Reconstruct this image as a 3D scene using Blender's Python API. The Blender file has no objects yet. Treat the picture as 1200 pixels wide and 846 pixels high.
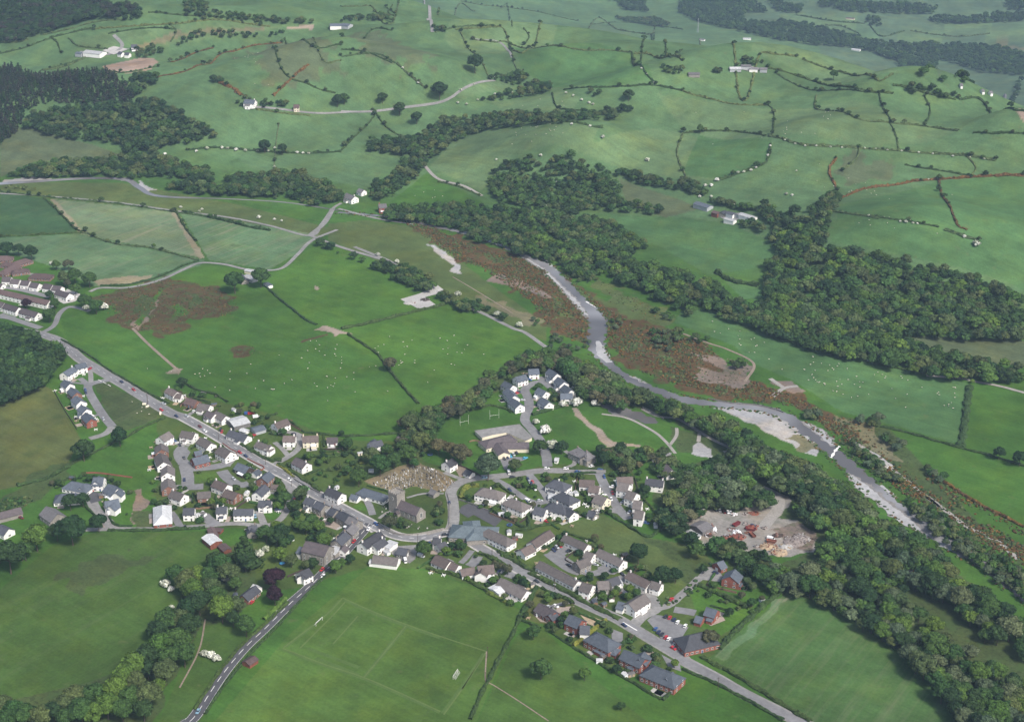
import bpy, bmesh, math, random
import numpy as np
from mathutils import Matrix, Vector, geometry

SC = bpy.context.scene
COL = SC.collection
rng = np.random.default_rng(7)
random.seed(11)

# ------------------------------------------------------------------ survey: camera and the lie of the land
CAM_H, PITCH, FPX = 516.0, math.radians(23.5), 1800.0
CP, SP = math.cos(PITCH), math.sin(PITCH)

def sstep(a, b, x):
    t = np.clip((x - a) / (b - a), 0, 1)
    return t * t * (3 - 2 * t)

BUMPS = [(-245, 2010, 46, 130, 85), (-330, 1900, 16, 120, 90), (160, 1880, 28, 110, 60), (345, 1690, 32, 95, 65), (60, 1730, 26, 85, 55),
         (400, 1450, 22, 150, 80), (-560, 2000, 24, 170, 90), (480, 1800, 34, 95, 55), (-90, 1960, 24, 80, 60),
         (20, 1800, 8, 60, 60), (-480, 2250, 30, 180, 80), (250, 1800, 12, 70, 45), (620, 1640, 30, 110, 70), (250, 1950, 24, 120, 60), (540, 1640, 16, 60, 45), (90, 2050, 24, 110, 50), (-60, 2180, 22, 160, 50), (-420, 1850, 10, 60, 70)]

def terrain(x, y):
    """height of the ground: a flat valley floor, a hillside that starts nearer on the east, a crest, low country beyond"""
    x = np.asarray(x, float); y = np.asarray(y, float)
    y0 = np.where(x < 0, 1650 - 0.30 * np.maximum(x, -700), np.maximum(1650 - 0.85 * x, 1290))
    u = y - y0
    k = 60.0
    ramp = k * np.logaddexp(0, np.clip(u / k, -50, 50)) - k * np.log1p(np.exp(np.clip(-y0 / k, -50, 50)))
    ramp = np.where(u / k > 50, u, ramp)
    yc = np.where(x > 0, 2190 - 0.5 * x - 0.0003 * x * x, 2190 - 1.2 * x)
    yc = np.maximum(yc, 1500)
    z = 0.135 * ramp
    zmax = 175.0
    z = zmax * np.tanh(z / zmax)
    g = sstep(0, 260, u)
    for bx, by, h, sx, sy in BUMPS:
        z = z + 1.3 * h * np.exp(-((x - bx) / sx) ** 2 - ((y - by) / sy) ** 2) * (0.25 + 0.75 * sstep(-60, 120, u))
    z = z + g * (5.4 * np.sin(x / 61 + y / 93) + 3.5 * np.sin(x / 118 - y / 57 + 1.3) + 1.6 * np.sin(x / 37 + 2.1) * np.sin(y / 29))
    v = y - yc
    fall = sstep(-20, 430, v)
    far = -60 - 0.16 * np.clip(v, 0, 1100) + 22 * np.sin(x / 310 + y / 420) + 16 * np.sin(x / 170 - y / 260) + 0.012 * np.maximum(v - 1100, 0)
    z = z * (1 - fall) + far * fall
    return np.where(z > 0.03, z, np.where(fall > 0, z, 0.0))

def ray(px, py):
    dx = (np.asarray(px, float) - 600) / FPX; dy = (423 - np.asarray(py, float)) / FPX
    return dx, CP + dy * SP, -SP + dy * CP

STEPS = np.concatenate([np.arange(0, 1500, 9.0), np.arange(1500, 4500, 30.0)])
def unproj(px, py, h=0.0):
    """the place on the land (h metres above it) that lies along a sight line from the survey point"""
    px = np.atleast_1d(np.asarray(px, float)); py = np.atleast_1d(np.asarray(py, float))
    rx, ry, rz = ray(px, py)
    t0 = np.maximum(480.0, (CAM_H - 262.0 - h) / np.maximum(-rz, 1e-3))
    lo = np.empty(px.shape); hi = np.empty(px.shape)
    for a in range(0, len(px), 400):
        q = slice(a, a + 400)
        ts = t0[q, None] + STEPS[None, :]
        below = CAM_H + ts * rz[q, None] - terrain(ts * rx[q, None], ts * ry[q, None]) - h < 0
        k = np.where(below.any(1), below.argmax(1), len(STEPS) - 1); k = np.maximum(k, 1)
        i = np.arange(len(k)); lo[q] = ts[i, k - 1]; hi[q] = ts[i, k]
    for _ in range(12):
        m = (lo + hi) / 2
        up = CAM_H + m * rz - terrain(m * rx, m * ry) - h > 0
        lo = np.where(up, m, lo); hi = np.where(up, hi, m)
    return np.stack([hi * rx, hi * ry], 1)

def W(pts, h=0.0):
    a = np.asarray(pts, float)
    return unproj(a[:, 0], a[:, 1], h)

def gz(x, y): return float(terrain(x, y))

def proj(x, y, z):
    d = y * CP - (z - CAM_H) * SP
    return 600 + FPX * x / d, 423 - FPX * (y * SP + (z - CAM_H) * CP) / d

# zoomed survey sheets: (origin x, origin y, scale)
SHEET = {'A': (0, 420, 6), 'B': (160, 430, 6), 'C': (20, 520, 6), 'D': (160, 520, 6), 'E': (320, 480, 6), 'F': (320, 560, 6), 'G': (500, 420, 6),
         'H': (500, 520, 6), 'I': (640, 520, 6), 'J': (480, 600, 6), 'K': (620, 600, 6), 'L': (600, 680, 6), 'M': (740, 620, 6), 'N': (780, 520, 6),
         'O': (180, 600, 6), 'P': (0, 580, 6), 'Q': (0, 260, 7.4875), 'f': (0, 0, 1), 'T1': (0, 0, 3), 'T2': (400, 0, 3), 'T3': (800, 0, 3),
         'S1': (0, 282, 3.99), 'S2': (300, 282, 3.99), 'S3': (600, 282, 3.99), 'S4': (900, 282, 3.99), 'U1': (0, 634, 3.99), 'U2': (220, 634, 3.99),
         'U3': (500, 634, 3.99), 'U4': (800, 634, 3.99), 'V1': (900, 580, 3.99), 'V2': (900, 450, 3.99), 'V3': (660, 430, 3.99)}

def S(sheet, *c):
    ox, oy, k = SHEET[sheet]
    return [(ox + c[i] / k, oy + c[i + 1] / k) for i in range(0, len(c), 2)]

def inpoly(x, y, poly):
    p = np.asarray(poly); n = len(p); r = np.zeros(np.shape(x), bool); j = n - 1
    for i in range(n):
        xi, yi = p[i]; xj, yj = p[j]
        if yi != yj:
            c = ((yi > y) != (yj > y)) & (x < (xj - xi) * (y - yi) / (yj - yi) + xi)
            r ^= c
        j = i
    return r

# ------------------------------------------------------------------ objects
def new(name, me, parent=None, loc=None, mats=None):
    o = bpy.data.objects.new(name, me); COL.objects.link(o)
    if parent: o.parent = parent
    if loc is not None: o.location = loc
    return o

def tag(o, label=None, cat=None, group=None, kind=None):
    if label: o['label'] = label
    if cat: o['category'] = cat
    if group: o['group'] = group
    if kind: o['kind'] = kind
    return o

def empty(name, loc=(0, 0, 0), rz=0.0):
    o = bpy.data.objects.new(name, None); COL.objects.link(o)
    o.location = loc; o.rotation_euler = (0, 0, rz); o.empty_display_size = .5
    return o

def mesh(name, V, F, mats, mi=None, smooth=False, attrs=None):
    """V (n,3); F list of tuples or (m,k) array"""
    me = bpy.data.meshes.new(name)
    V = np.asarray(V, np.float32)
    if isinstance(F, np.ndarray):
        m, k = F.shape
        me.vertices.add(len(V)); me.vertices.foreach_set('co', V.ravel())
        me.loops.add(m * k); me.loops.foreach_set('vertex_index', F.astype(np.int32).ravel())
        me.polygons.add(m)
        me.polygons.foreach_set('loop_start', np.arange(0, m * k, k, dtype=np.int32))
        me.polygons.foreach_set('loop_total', np.full(m, k, np.int32))
        me.update(calc_edges=True)
    else:
        me.from_pydata(V.tolist(), [], F); me.update()
    for m_ in (mats if isinstance(mats, (list, tuple)) else [mats]): me.materials.append(m_)
    if mi is not None: me.polygons.foreach_set('material_index', np.asarray(mi, np.int32))
    me.polygons.foreach_set('use_smooth', np.full(len(me.polygons), bool(smooth)))
    for an, (dom, typ, val) in (attrs or {}).items():
        a = me.attributes.new(an, typ, dom)
        a.data.foreach_set('color' if typ == 'FLOAT_COLOR' else 'value', np.asarray(val, np.float32).ravel())
    return me

class MB:
    """collects boxes, prisms, quads into one mesh"""
    def __init__(s): s.v = []; s.f = []; s.m = []
    def add(s, vs, fs, m=0):
        b = len(s.v); s.v += [tuple(v) for v in vs]; s.f += [tuple(b + i for i in f) for f in fs]; s.m += [m] * len(fs)
    def box(s, x0, x1, y0, y1, z0, z1, m=0):
        s.add([(x0, y0, z0), (x1, y0, z0), (x1, y1, z0), (x0, y1, z0), (x0, y0, z1), (x1, y0, z1), (x1, y1, z1), (x0, y1, z1)],
              [(3, 2, 1, 0), (4, 5, 6, 7), (0, 1, 5, 4), (1, 2, 6, 5), (2, 3, 7, 6), (3, 0, 4, 7)], m)
    def tube(s, a, b, r0, r1=None, n=6, m=0):
        a = Vector(a); b = Vector(b); r1 = r0 if r1 is None else r1
        d = (b - a).normalized(); u = d.orthogonal().normalized(); w = d.cross(u)
        vs = []
        for p, r in ((a, r0), (b, r1)):
            for i in range(n):
                t = 2 * math.pi * i / n
                vs.append(p + u * (r * math.cos(t)) + w * (r * math.sin(t)))
        fs = [(i, (i + 1) % n, n + (i + 1) % n, n + i) for i in range(n)]
        fs += [tuple(range(n - 1, -1, -1)), tuple(range(n, 2 * n))]
        s.add(vs, fs, m)
    def loft(s, rings, m=0, cap=True):
        n = len(rings[0]); vs = [p for r in rings for p in r]; fs = []
        for k in range(len(rings) - 1):
            for i in range(n):
                fs.append((k * n + i, k * n + (i + 1) % n, (k + 1) * n + (i + 1) % n, (k + 1) * n + i))
        if cap:
            fs.append(tuple(range(n - 1, -1, -1))); fs.append(tuple(range((len(rings) - 1) * n, len(rings) * n)))
        s.add(vs, fs, m)
    def me(s, name, mats, smooth=False):
        return mesh(name, s.v, s.f, mats, s.m, smooth)
    def build(s, name, mats, parent=None, smooth=False):
        return new(name, s.me(name, mats, smooth), parent)

def children_of(o, table): return table.get(o.name, [])

def copy_tree(o, kids):
    """a thing and its parts; kids: name -> child objects (kept by hand, so no search of the whole scene)"""
    c = o.copy(); COL.objects.link(c)
    kids[c.name] = []
    for ch in kids.get(o.name, []):
        d = copy_tree(ch, kids); d.parent = c; kids[c.name].append(d)
    return c

# ------------------------------------------------------------------ materials
MAT = {}
def nmat(name):
    m = bpy.data.materials.new(name); m.use_nodes = True
    nt = m.node_tree; b = nt.nodes['Principled BSDF']
    MAT[name] = m
    return m, nt, b

def mixc(nt, a, b, fac, mode='MIX'):
    n = nt.nodes.new('ShaderNodeMix'); n.data_type = 'RGBA'; n.blend_type = mode
    for sock, v in ((n.inputs[6], a), (n.inputs[7], b), (n.inputs[0], fac)):
        if hasattr(v, 'links') or hasattr(v, 'is_linked'): nt.links.new(v, sock)
        elif isinstance(v, (int, float)): sock.default_value = v
        else: sock.default_value = (*v, 1) if len(v) == 3 else v
    return n.outputs[2]

def noise(nt, scale, detail=2.0, rough=.5, coord=None, kind='Fac'):
    n = nt.nodes.new('ShaderNodeTexNoise'); n.inputs['Scale'].default_value = scale; n.inputs['Detail'].default_value = detail
    n.inputs['Roughness'].default_value = rough
    if coord is not None: nt.links.new(coord, n.inputs['Vector'])
    return n.outputs[kind]

def ramp(nt, fac, stops):
    n = nt.nodes.new('ShaderNodeMapRange'); n.clamp = True
    n.inputs[1].default_value, n.inputs[2].default_value, n.inputs[3].default_value, n.inputs[4].default_value = stops
    nt.links.new(fac, n.inputs[0])
    return n.outputs[0]

def wpos(nt):
    g = nt.nodes.new('ShaderNodeNewGeometry'); return g.outputs['Position']

def objc(nt):
    g = nt.nodes.new('ShaderNodeTexCoord'); return g.outputs['Object']

def math_n(nt, op, a, b=None):
    n = nt.nodes.new('ShaderNodeMath'); n.operation = op
    for i, v in enumerate((a, b)):
        if v is None: continue
        if isinstance(v, (int, float)): n.inputs[i].default_value = v
        else: nt.links.new(v, n.inputs[i])
    return n.outputs[0]

def simple(name, col, rough=.8, var=.18, scale=1.2, spec=.2, metal=0.0, world=True, var2=.1):
    """a surface of one colour with weathering at two scales"""
    m, nt, b = nmat(name)
    p = wpos(nt)
    f = ramp(nt, noise(nt, scale, 3, .6, p), (.3, .7, 1 - var, 1 + var))
    f2 = ramp(nt, noise(nt, scale * .13, 2, .5, p), (.3, .7, 1 - var2, 1 + var2))
    v = math_n(nt, 'MULTIPLY', f, f2)
    n = nt.nodes.new('ShaderNodeVectorMath'); n.operation = 'SCALE'
    n.inputs[0].default_value = col; nt.links.new(v, n.inputs[3])
    nt.links.new(n.outputs[0], b.inputs['Base Color'])
    b.inputs['Roughness'].default_value = rough
    b.inputs['Specular IOR Level'].default_value = spec; b.inputs['Metallic'].default_value = metal
    return m

def roofmat(name, col, rough=.75, spec=.25, vary=.22):
    """tiles: courses up the slope, odd tiles lighter or darker, lichen blotches; a tint of its own per house"""
    m, nt, b = nmat(name)
    o = objc(nt); p = wpos(nt)
    br = nt.nodes.new('ShaderNodeTexBrick')
    mp = nt.nodes.new('ShaderNodeMapping'); nt.links.new(o, mp.inputs[0]); mp.inputs['Scale'].default_value = (1.0, 1.6, 1.0)
    nt.links.new(mp.outputs[0], br.inputs['Vector'])
    br.inputs['Scale'].default_value = 1.1
    br.inputs['Color1'].default_value = (1.12, 1.12, 1.12, 1); br.inputs['Color2'].default_value = (.88, .88, .88, 1); br.inputs['Mortar'].default_value = (.7, .7, .7, 1)
    br.inputs['Mortar Size'].default_value = .05
    oi = nt.nodes.new('ShaderNodeObjectInfo')
    t = ramp(nt, oi.outputs['Random'], (0, 1, 1 - vary, 1 + vary))
    f = ramp(nt, noise(nt, .55, 3, .65, p), (.3, .7, .8, 1.2))
    v = math_n(nt, 'MULTIPLY', t, f)
    n = nt.nodes.new('ShaderNodeVectorMath'); n.operation = 'SCALE'; n.inputs[0].default_value = col
    nt.links.new(v, n.inputs[3])
    c = mixc(nt, n.outputs[0], br.outputs['Color'], 1.0, 'MULTIPLY')
    nt.links.new(c, b.inputs['Base Color'])
    b.inputs['Roughness'].default_value = rough; b.inputs['Specular IOR Level'].default_value = spec
    return m

def leafmat(name, col, dcol, vary=.35, huev=.8):
    """foliage: attribute tint per spray, object tint per tree, slight translucency"""
    m, nt, b = nmat(name)
    at = nt.nodes.new('ShaderNodeAttribute'); at.attribute_name = 'tint'
    oi = nt.nodes.new('ShaderNodeObjectInfo')
    hu = nt.nodes.new('ShaderNodeAttribute'); hu.attribute_name = 'hue'
    rnd = math_n(nt, 'FRACT', math_n(nt, 'ADD', oi.outputs['Random'], hu.outputs['Fac']))
    p = wpos(nt)
    c0 = mixc(nt, col, dcol, ramp(nt, noise(nt, .09, 2, .5, p), (.35, .65, 0, 1)))
    # per-tree hue: towards yellow-brown or blue-green
    c1 = mixc(nt, c0, tuple(x * y for x, y in zip(col, (1.22, 1.08, .9))), ramp(nt, rnd, (.55, 1, 0, huev)))
    c2 = mixc(nt, c1, tuple(x * y for x, y in zip(col, (.60, .76, .8))), ramp(nt, rnd, (0, .4, huev, 0)))
    t = math_n(nt, 'MULTIPLY', at.outputs['Fac'], ramp(nt, noise(nt, .8, 2, .6, p), (.3, .7, 1 - vary, 1 + vary)))
    n = nt.nodes.new('ShaderNodeVectorMath'); n.operation = 'SCALE'
    nt.links.new(c2, n.inputs[0]); nt.links.new(t, n.inputs[3])
    nt.links.new(n.outputs[0], b.inputs['Base Color'])
    b.inputs['Roughness'].default_value = .75; b.inputs['Specular IOR Level'].default_value = .12
    return m
# ------------------------------------------------------------------ the palette
ground_cols = {  # true surface colours (linear)
 'lush': (0.046, 0.108, 0.02), 'lush2': (0.054, 0.12, 0.02), 'meadow': (0.072, 0.104, 0.034), 'near': (0.049, 0.094, 0.021), 'pitch': (0.061, 0.115, 0.024),
 'dull': (0.074, 0.092, 0.03), 'crop': (0.052, 0.106, 0.032), 'palecrop': (0.115, 0.17, 0.09), 'midcrop': (0.082, 0.148, 0.07), 'crop2': (0.038, 0.084, 0.034),
 'hill': (0.076, 0.138, 0.06), 'hill2': (0.094, 0.152, 0.068), 'hill3': (0.06, 0.126, 0.046), 'hilldull': (0.082, 0.108, 0.056), 'tan': (.145, .140, .082),
 'bog': (0.074, 0.052, 0.028), 'gorse': (0.084, 0.052, 0.027), 'scrub': (.075, .085, .042), 'bare': (.165, .135, .118), 'plough': (.26, .195, .155),
 'gravel': (.30, .30, .305), 'yard': (0.245, 0.232, 0.215), 'dirt': (.24, .20, .165), 'garden': (0.058, 0.092, 0.025), 'woodfloor': (.030, .038, .018),
 'rough': (0.054, 0.08, 0.03), 'churchyard': (0.052, 0.084, 0.026), 'cemetery': (.17, .145, .095), 'asphalt': (.12, .12, .125), 'far': (0.072, 0.118, 0.066),
 'paving': (.27, .23, .19), 'straw': (.21, .195, .135)}

simple('asphalt', (.175, .175, .18), .85, .16, .35, var2=.16)
simple('asphalt_dark', (.075, .075, .082), .85, .12, .5)
simple('lane', (.21, .206, .2), .85, .2, .4, var2=.16)
simple('gravel_track', (.27, .255, .235), .9, .2, .8)
simple('dirt_track', (.21, .17, .135), .9, .25, .7)
simple('wet_shingle', (.19, .18, .17), .8, .25, .5)
simple('gravel', (.33, .33, .335), .9, .16, .35, var2=.14)
simple('paving', (.30, .25, .215), .85, .15, .8)
simple('white_paint', (.72, .72, .70), .6, .08, 1)
simple('render_white', (.80, .79, .77), .7, .05, .6, var2=.05)
simple('render_cream', (.70, .64, .50), .75, .08, .6)
simple('brick', (.235, .085, .062), .85, .2, 2.2)
simple('brick_brown', (.22, .115, .085), .85, .2, 2.2)
simple('stone', (.235, .22, .20), .9, .28, 1.3)
simple('stone_dark', (.155, .15, .15), .9, .28, 1.3)
simple('timber_dark', (.06, .045, .038), .8, .25, 2)
simple('timber', (.20, .13, .085), .8, .25, 2)
simple('rust', (.185, .068, .045), .8, .3, 1.0)
simple('white_sheet', (.74, .76, .78), .45, .08, .5, .4)
simple('cream_sheet', (.62, .58, .50), .6, .08, .5, .3)
simple('grey_sheet', (.36, .38, .40), .45, .1, .5, .4)
simple('concrete', (.36, .35, .335), .9, .18, .7)
simple('slate_hip', (.13, .14, .16), .6, .15, .7)
simple('bare_wood', (.075, .058, .045), .9, .25, 1.5)
simple('grave_stone', (.44, .43, .42), .8, .3, .25)
simple('grave_dark', (.07, .07, .075), .4, .3, .25, .5)
simple('wool', (.55, .52, .44), .95, .12, 3)
simple('fleece_dark', (.08, .07, .06), .9, .2, 3)
simple('tyre', (.02, .02, .02), .8, .1, 3)
simple('chrome', (.5, .5, .5), .3, .05, 1, .5, 1.0)
simple('timber_pale', (.36, .28, .19), .8, .2, .8)
simple('rubble', (.22, .19, .175), .95, .35, .9)
simple('glass', (.035, .042, .05), .12, .1, 1, .6)
simple('frame_white', (.74, .74, .72), .5, .05, 1)
simple('terracotta', (.33, .135, .08), .8, .15, 2)
for nm, c in {'red': (.42, .025, .03), 'white': (.78, .78, .78), 'blue': (.035, .085, .24), 'silver': (.42, .44, .46), 'dark': (.022, .024, .032), 'green': (.22, .42, .20),
              'navy': (.018, .028, .08), 'paleblue': (.20, .33, .42), 'maroon': (.13, .018, .02), 'orange': (.60, .19, .03), 'cyan': (.08, .38, .60)}.items():
    simple('paint_' + nm, c, .3, .04, 1, .5)
for nm, c in {'slate': (.072, .077, .092), 'slateblue': (.095, .112, .138), 'brown': (.135, .108, .10), 'purple': (.100, .085, .090), 'grey': (.15, .145, .143),
              'greybrown': (.14, .125, .12), 'redbrown': (.115, .080, .077), 'teal': (.15, .19, .215), 'dark': (.06, .062, .072), 'stonegrey': (.15, .145, .15),
              'silver': (.48, .49, .50)}.items():
    roofmat('roof_' + nm, c)
leafmat('leaf', (.045, .092, .024), (.032, .068, .020))
leafmat('leaf_olive', (.070, .098, .036), (.054, .080, .030))
leafmat('leaf_dark', (.026, .055, .019), (.020, .043, .017))
leafmat('leaf_bright', (.072, .128, .024), (.058, .108, .021))
leafmat('leaf_copper', (.030, .013, .020), (.020, .010, .016), .3, .2)
leafmat('leaf_willow', (.080, .108, .058), (.064, .092, .048))
leafmat('leaf_conifer', (.024, .034, .022), (.036, .029, .030))
leafmat('leaf_blossom', (.60, .60, .56), (.30, .33, .24), .5, 0.0)
leafmat('leaf_hedge', (.036, .064, .019), (.028, .050, .017))
leafmat('leaf_yellow', (.115, .13, .026), (.07, .10, .024))
leafmat('leaf_gorse', (.074, .044, .020), (.130, .076, .018), .5)
leafmat('leaf_brown', (.080, .080, .042), (.062, .070, .036))

# ground: the painted field colours broken by tussock, mottle and drill lines
m, nt, b = nmat('ground')
at = nt.nodes.new('ShaderNodeAttribute'); at.attribute_name = 'land'
cr = nt.nodes.new('ShaderNodeAttribute'); cr.attribute_name = 'crop'
rg = nt.nodes.new('ShaderNodeAttribute'); rg.attribute_name = 'rank'
p = wpos(nt)
f1 = ramp(nt, noise(nt, .011, 3, .55, p), (.3, .7, .76, 1.24))
f2 = ramp(nt, noise(nt, .06, 4, .6, p), (.3, .7, .82, 1.18))
f3 = ramp(nt, noise(nt, .55, 3, .7, p), (.25, .75, .80, 1.20))
v = math_n(nt, 'MULTIPLY', math_n(nt, 'MULTIPLY', f1, f2), f3)
n = nt.nodes.new('ShaderNodeVectorMath'); n.operation = 'SCALE'
nt.links.new(at.outputs['Color'], n.inputs[0]); nt.links.new(v, n.inputs[3])
yel = mixc(nt, n.outputs[0], (1.22, 1.06, .86), ramp(nt, noise(nt, .028, 3, .6, p), (.45, .72, 0, 1)), 'MULTIPLY')
# rank tussocks where the land is rough
tus = ramp(nt, noise(nt, .33, 4, .7, p), (.5, .62, 0, 1))
tus = math_n(nt, 'MULTIPLY', tus, rg.outputs['Fac'])
yel = mixc(nt, yel, (.026, .034, .014), math_n(nt, 'MULTIPLY', tus, .75))
# thin straw-coloured patches drawn out along the drilling
mp = nt.nodes.new('ShaderNodeMapping'); nt.links.new(p, mp.inputs[0]); mp.vector_type = 'TEXTURE'; mp.inputs['Rotation'].default_value = (0, 0, math.radians(56)); mp.inputs['Scale'].default_value = (90, 8, 20)
st = ramp(nt, noise(nt, 1.0, 4, .62, mp.outputs[0]), (.52, .70, 0, .62))
mp2 = nt.nodes.new('ShaderNodeMapping'); nt.links.new(p, mp2.inputs[0]); mp2.vector_type = 'TEXTURE'; mp2.inputs['Rotation'].default_value = (0, 0, math.radians(56)); mp2.inputs['Scale'].default_value = (250, 2.4, 10)
st2 = ramp(nt, noise(nt, 1.0, 2, .5, mp2.outputs[0]), (.5, .75, 0, .35))
stf = math_n(nt, 'MULTIPLY', math_n(nt, 'ADD', st, st2), cr.outputs['Fac'])
mp3 = nt.nodes.new('ShaderNodeMapping'); nt.links.new(p, mp3.inputs[0]); mp3.vector_type = 'TEXTURE'; mp3.inputs['Rotation'].default_value = (0, 0, math.radians(-38)); mp3.inputs['Scale'].default_value = (180, 3.2, 20)
tl = ramp(nt, noise(nt, 1.0, 2, .6, mp3.outputs[0]), (.35, .65, .93, 1.07))
n3 = nt.nodes.new('ShaderNodeVectorMath'); n3.operation = 'SCALE'; nt.links.new(yel, n3.inputs[0]); nt.links.new(tl, n3.inputs[3])
g2 = math_n(nt, 'MULTIPLY', ramp(nt, noise(nt, .13, 4, .65, p), (.50, .60, 0, .8)), ramp(nt, rg.outputs['Fac'], (.55, .85, 0, 1)))
# worn, paler spots and damp darker ones
wn = ramp(nt, noise(nt, .085, 5, .68, p), (.60, .74, 0, .5))
yel = mixc(nt, n3.outputs[0], (.105, .115, .050), wn)
dm = ramp(nt, noise(nt, .041, 4, .6, p), (.28, .42, .45, 0))
yel = mixc(nt, yel, (.030, .062, .018), dm)
yel = mixc(nt, yel, (.052, .086, .028), g2)
c = mixc(nt, yel, ground_cols['straw'], stf)
nt.links.new(c, b.inputs['Base Color'])
b.inputs['Roughness'].default_value = .95; b.inputs['Specular IOR Level'].default_value = .05
bp = nt.nodes.new('ShaderNodeBump'); bp.inputs['Strength'].default_value = .5; bp.inputs['Distance'].default_value = .6
nt.links.new(noise(nt, .5, 3, .7, p), bp.inputs['Height']); nt.links.new(bp.outputs[0], b.inputs['Normal'])

# water: shallow over stones in places, peaty and dark in others, broken by riffles
m, nt, b = nmat('water')
p = wpos(nt)
w1 = ramp(nt, noise(nt, .014, 2, .5, p), (.38, .62, 0, 1))
c1 = mixc(nt, (.10, .096, .097), (.235, .236, .245), w1)
w2 = ramp(nt, noise(nt, .5, 4, .7, p), (.64, .76, 0, .45))
c2 = mixc(nt, c1, (.42, .42, .43), math_n(nt, 'MULTIPLY', w2, w1))
nt.links.new(c2, b.inputs['Base Color'])
b.inputs['Roughness'].default_value = .10; b.inputs['IOR'].default_value = 1.33
bp = nt.nodes.new('ShaderNodeBump'); bp.inputs['Strength'].default_value = .3; bp.inputs['Distance'].default_value = .3
nt.links.new(noise(nt, .7, 3, .6, p), bp.inputs['Height']); nt.links.new(bp.outputs[0], b.inputs['Normal'])
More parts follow.
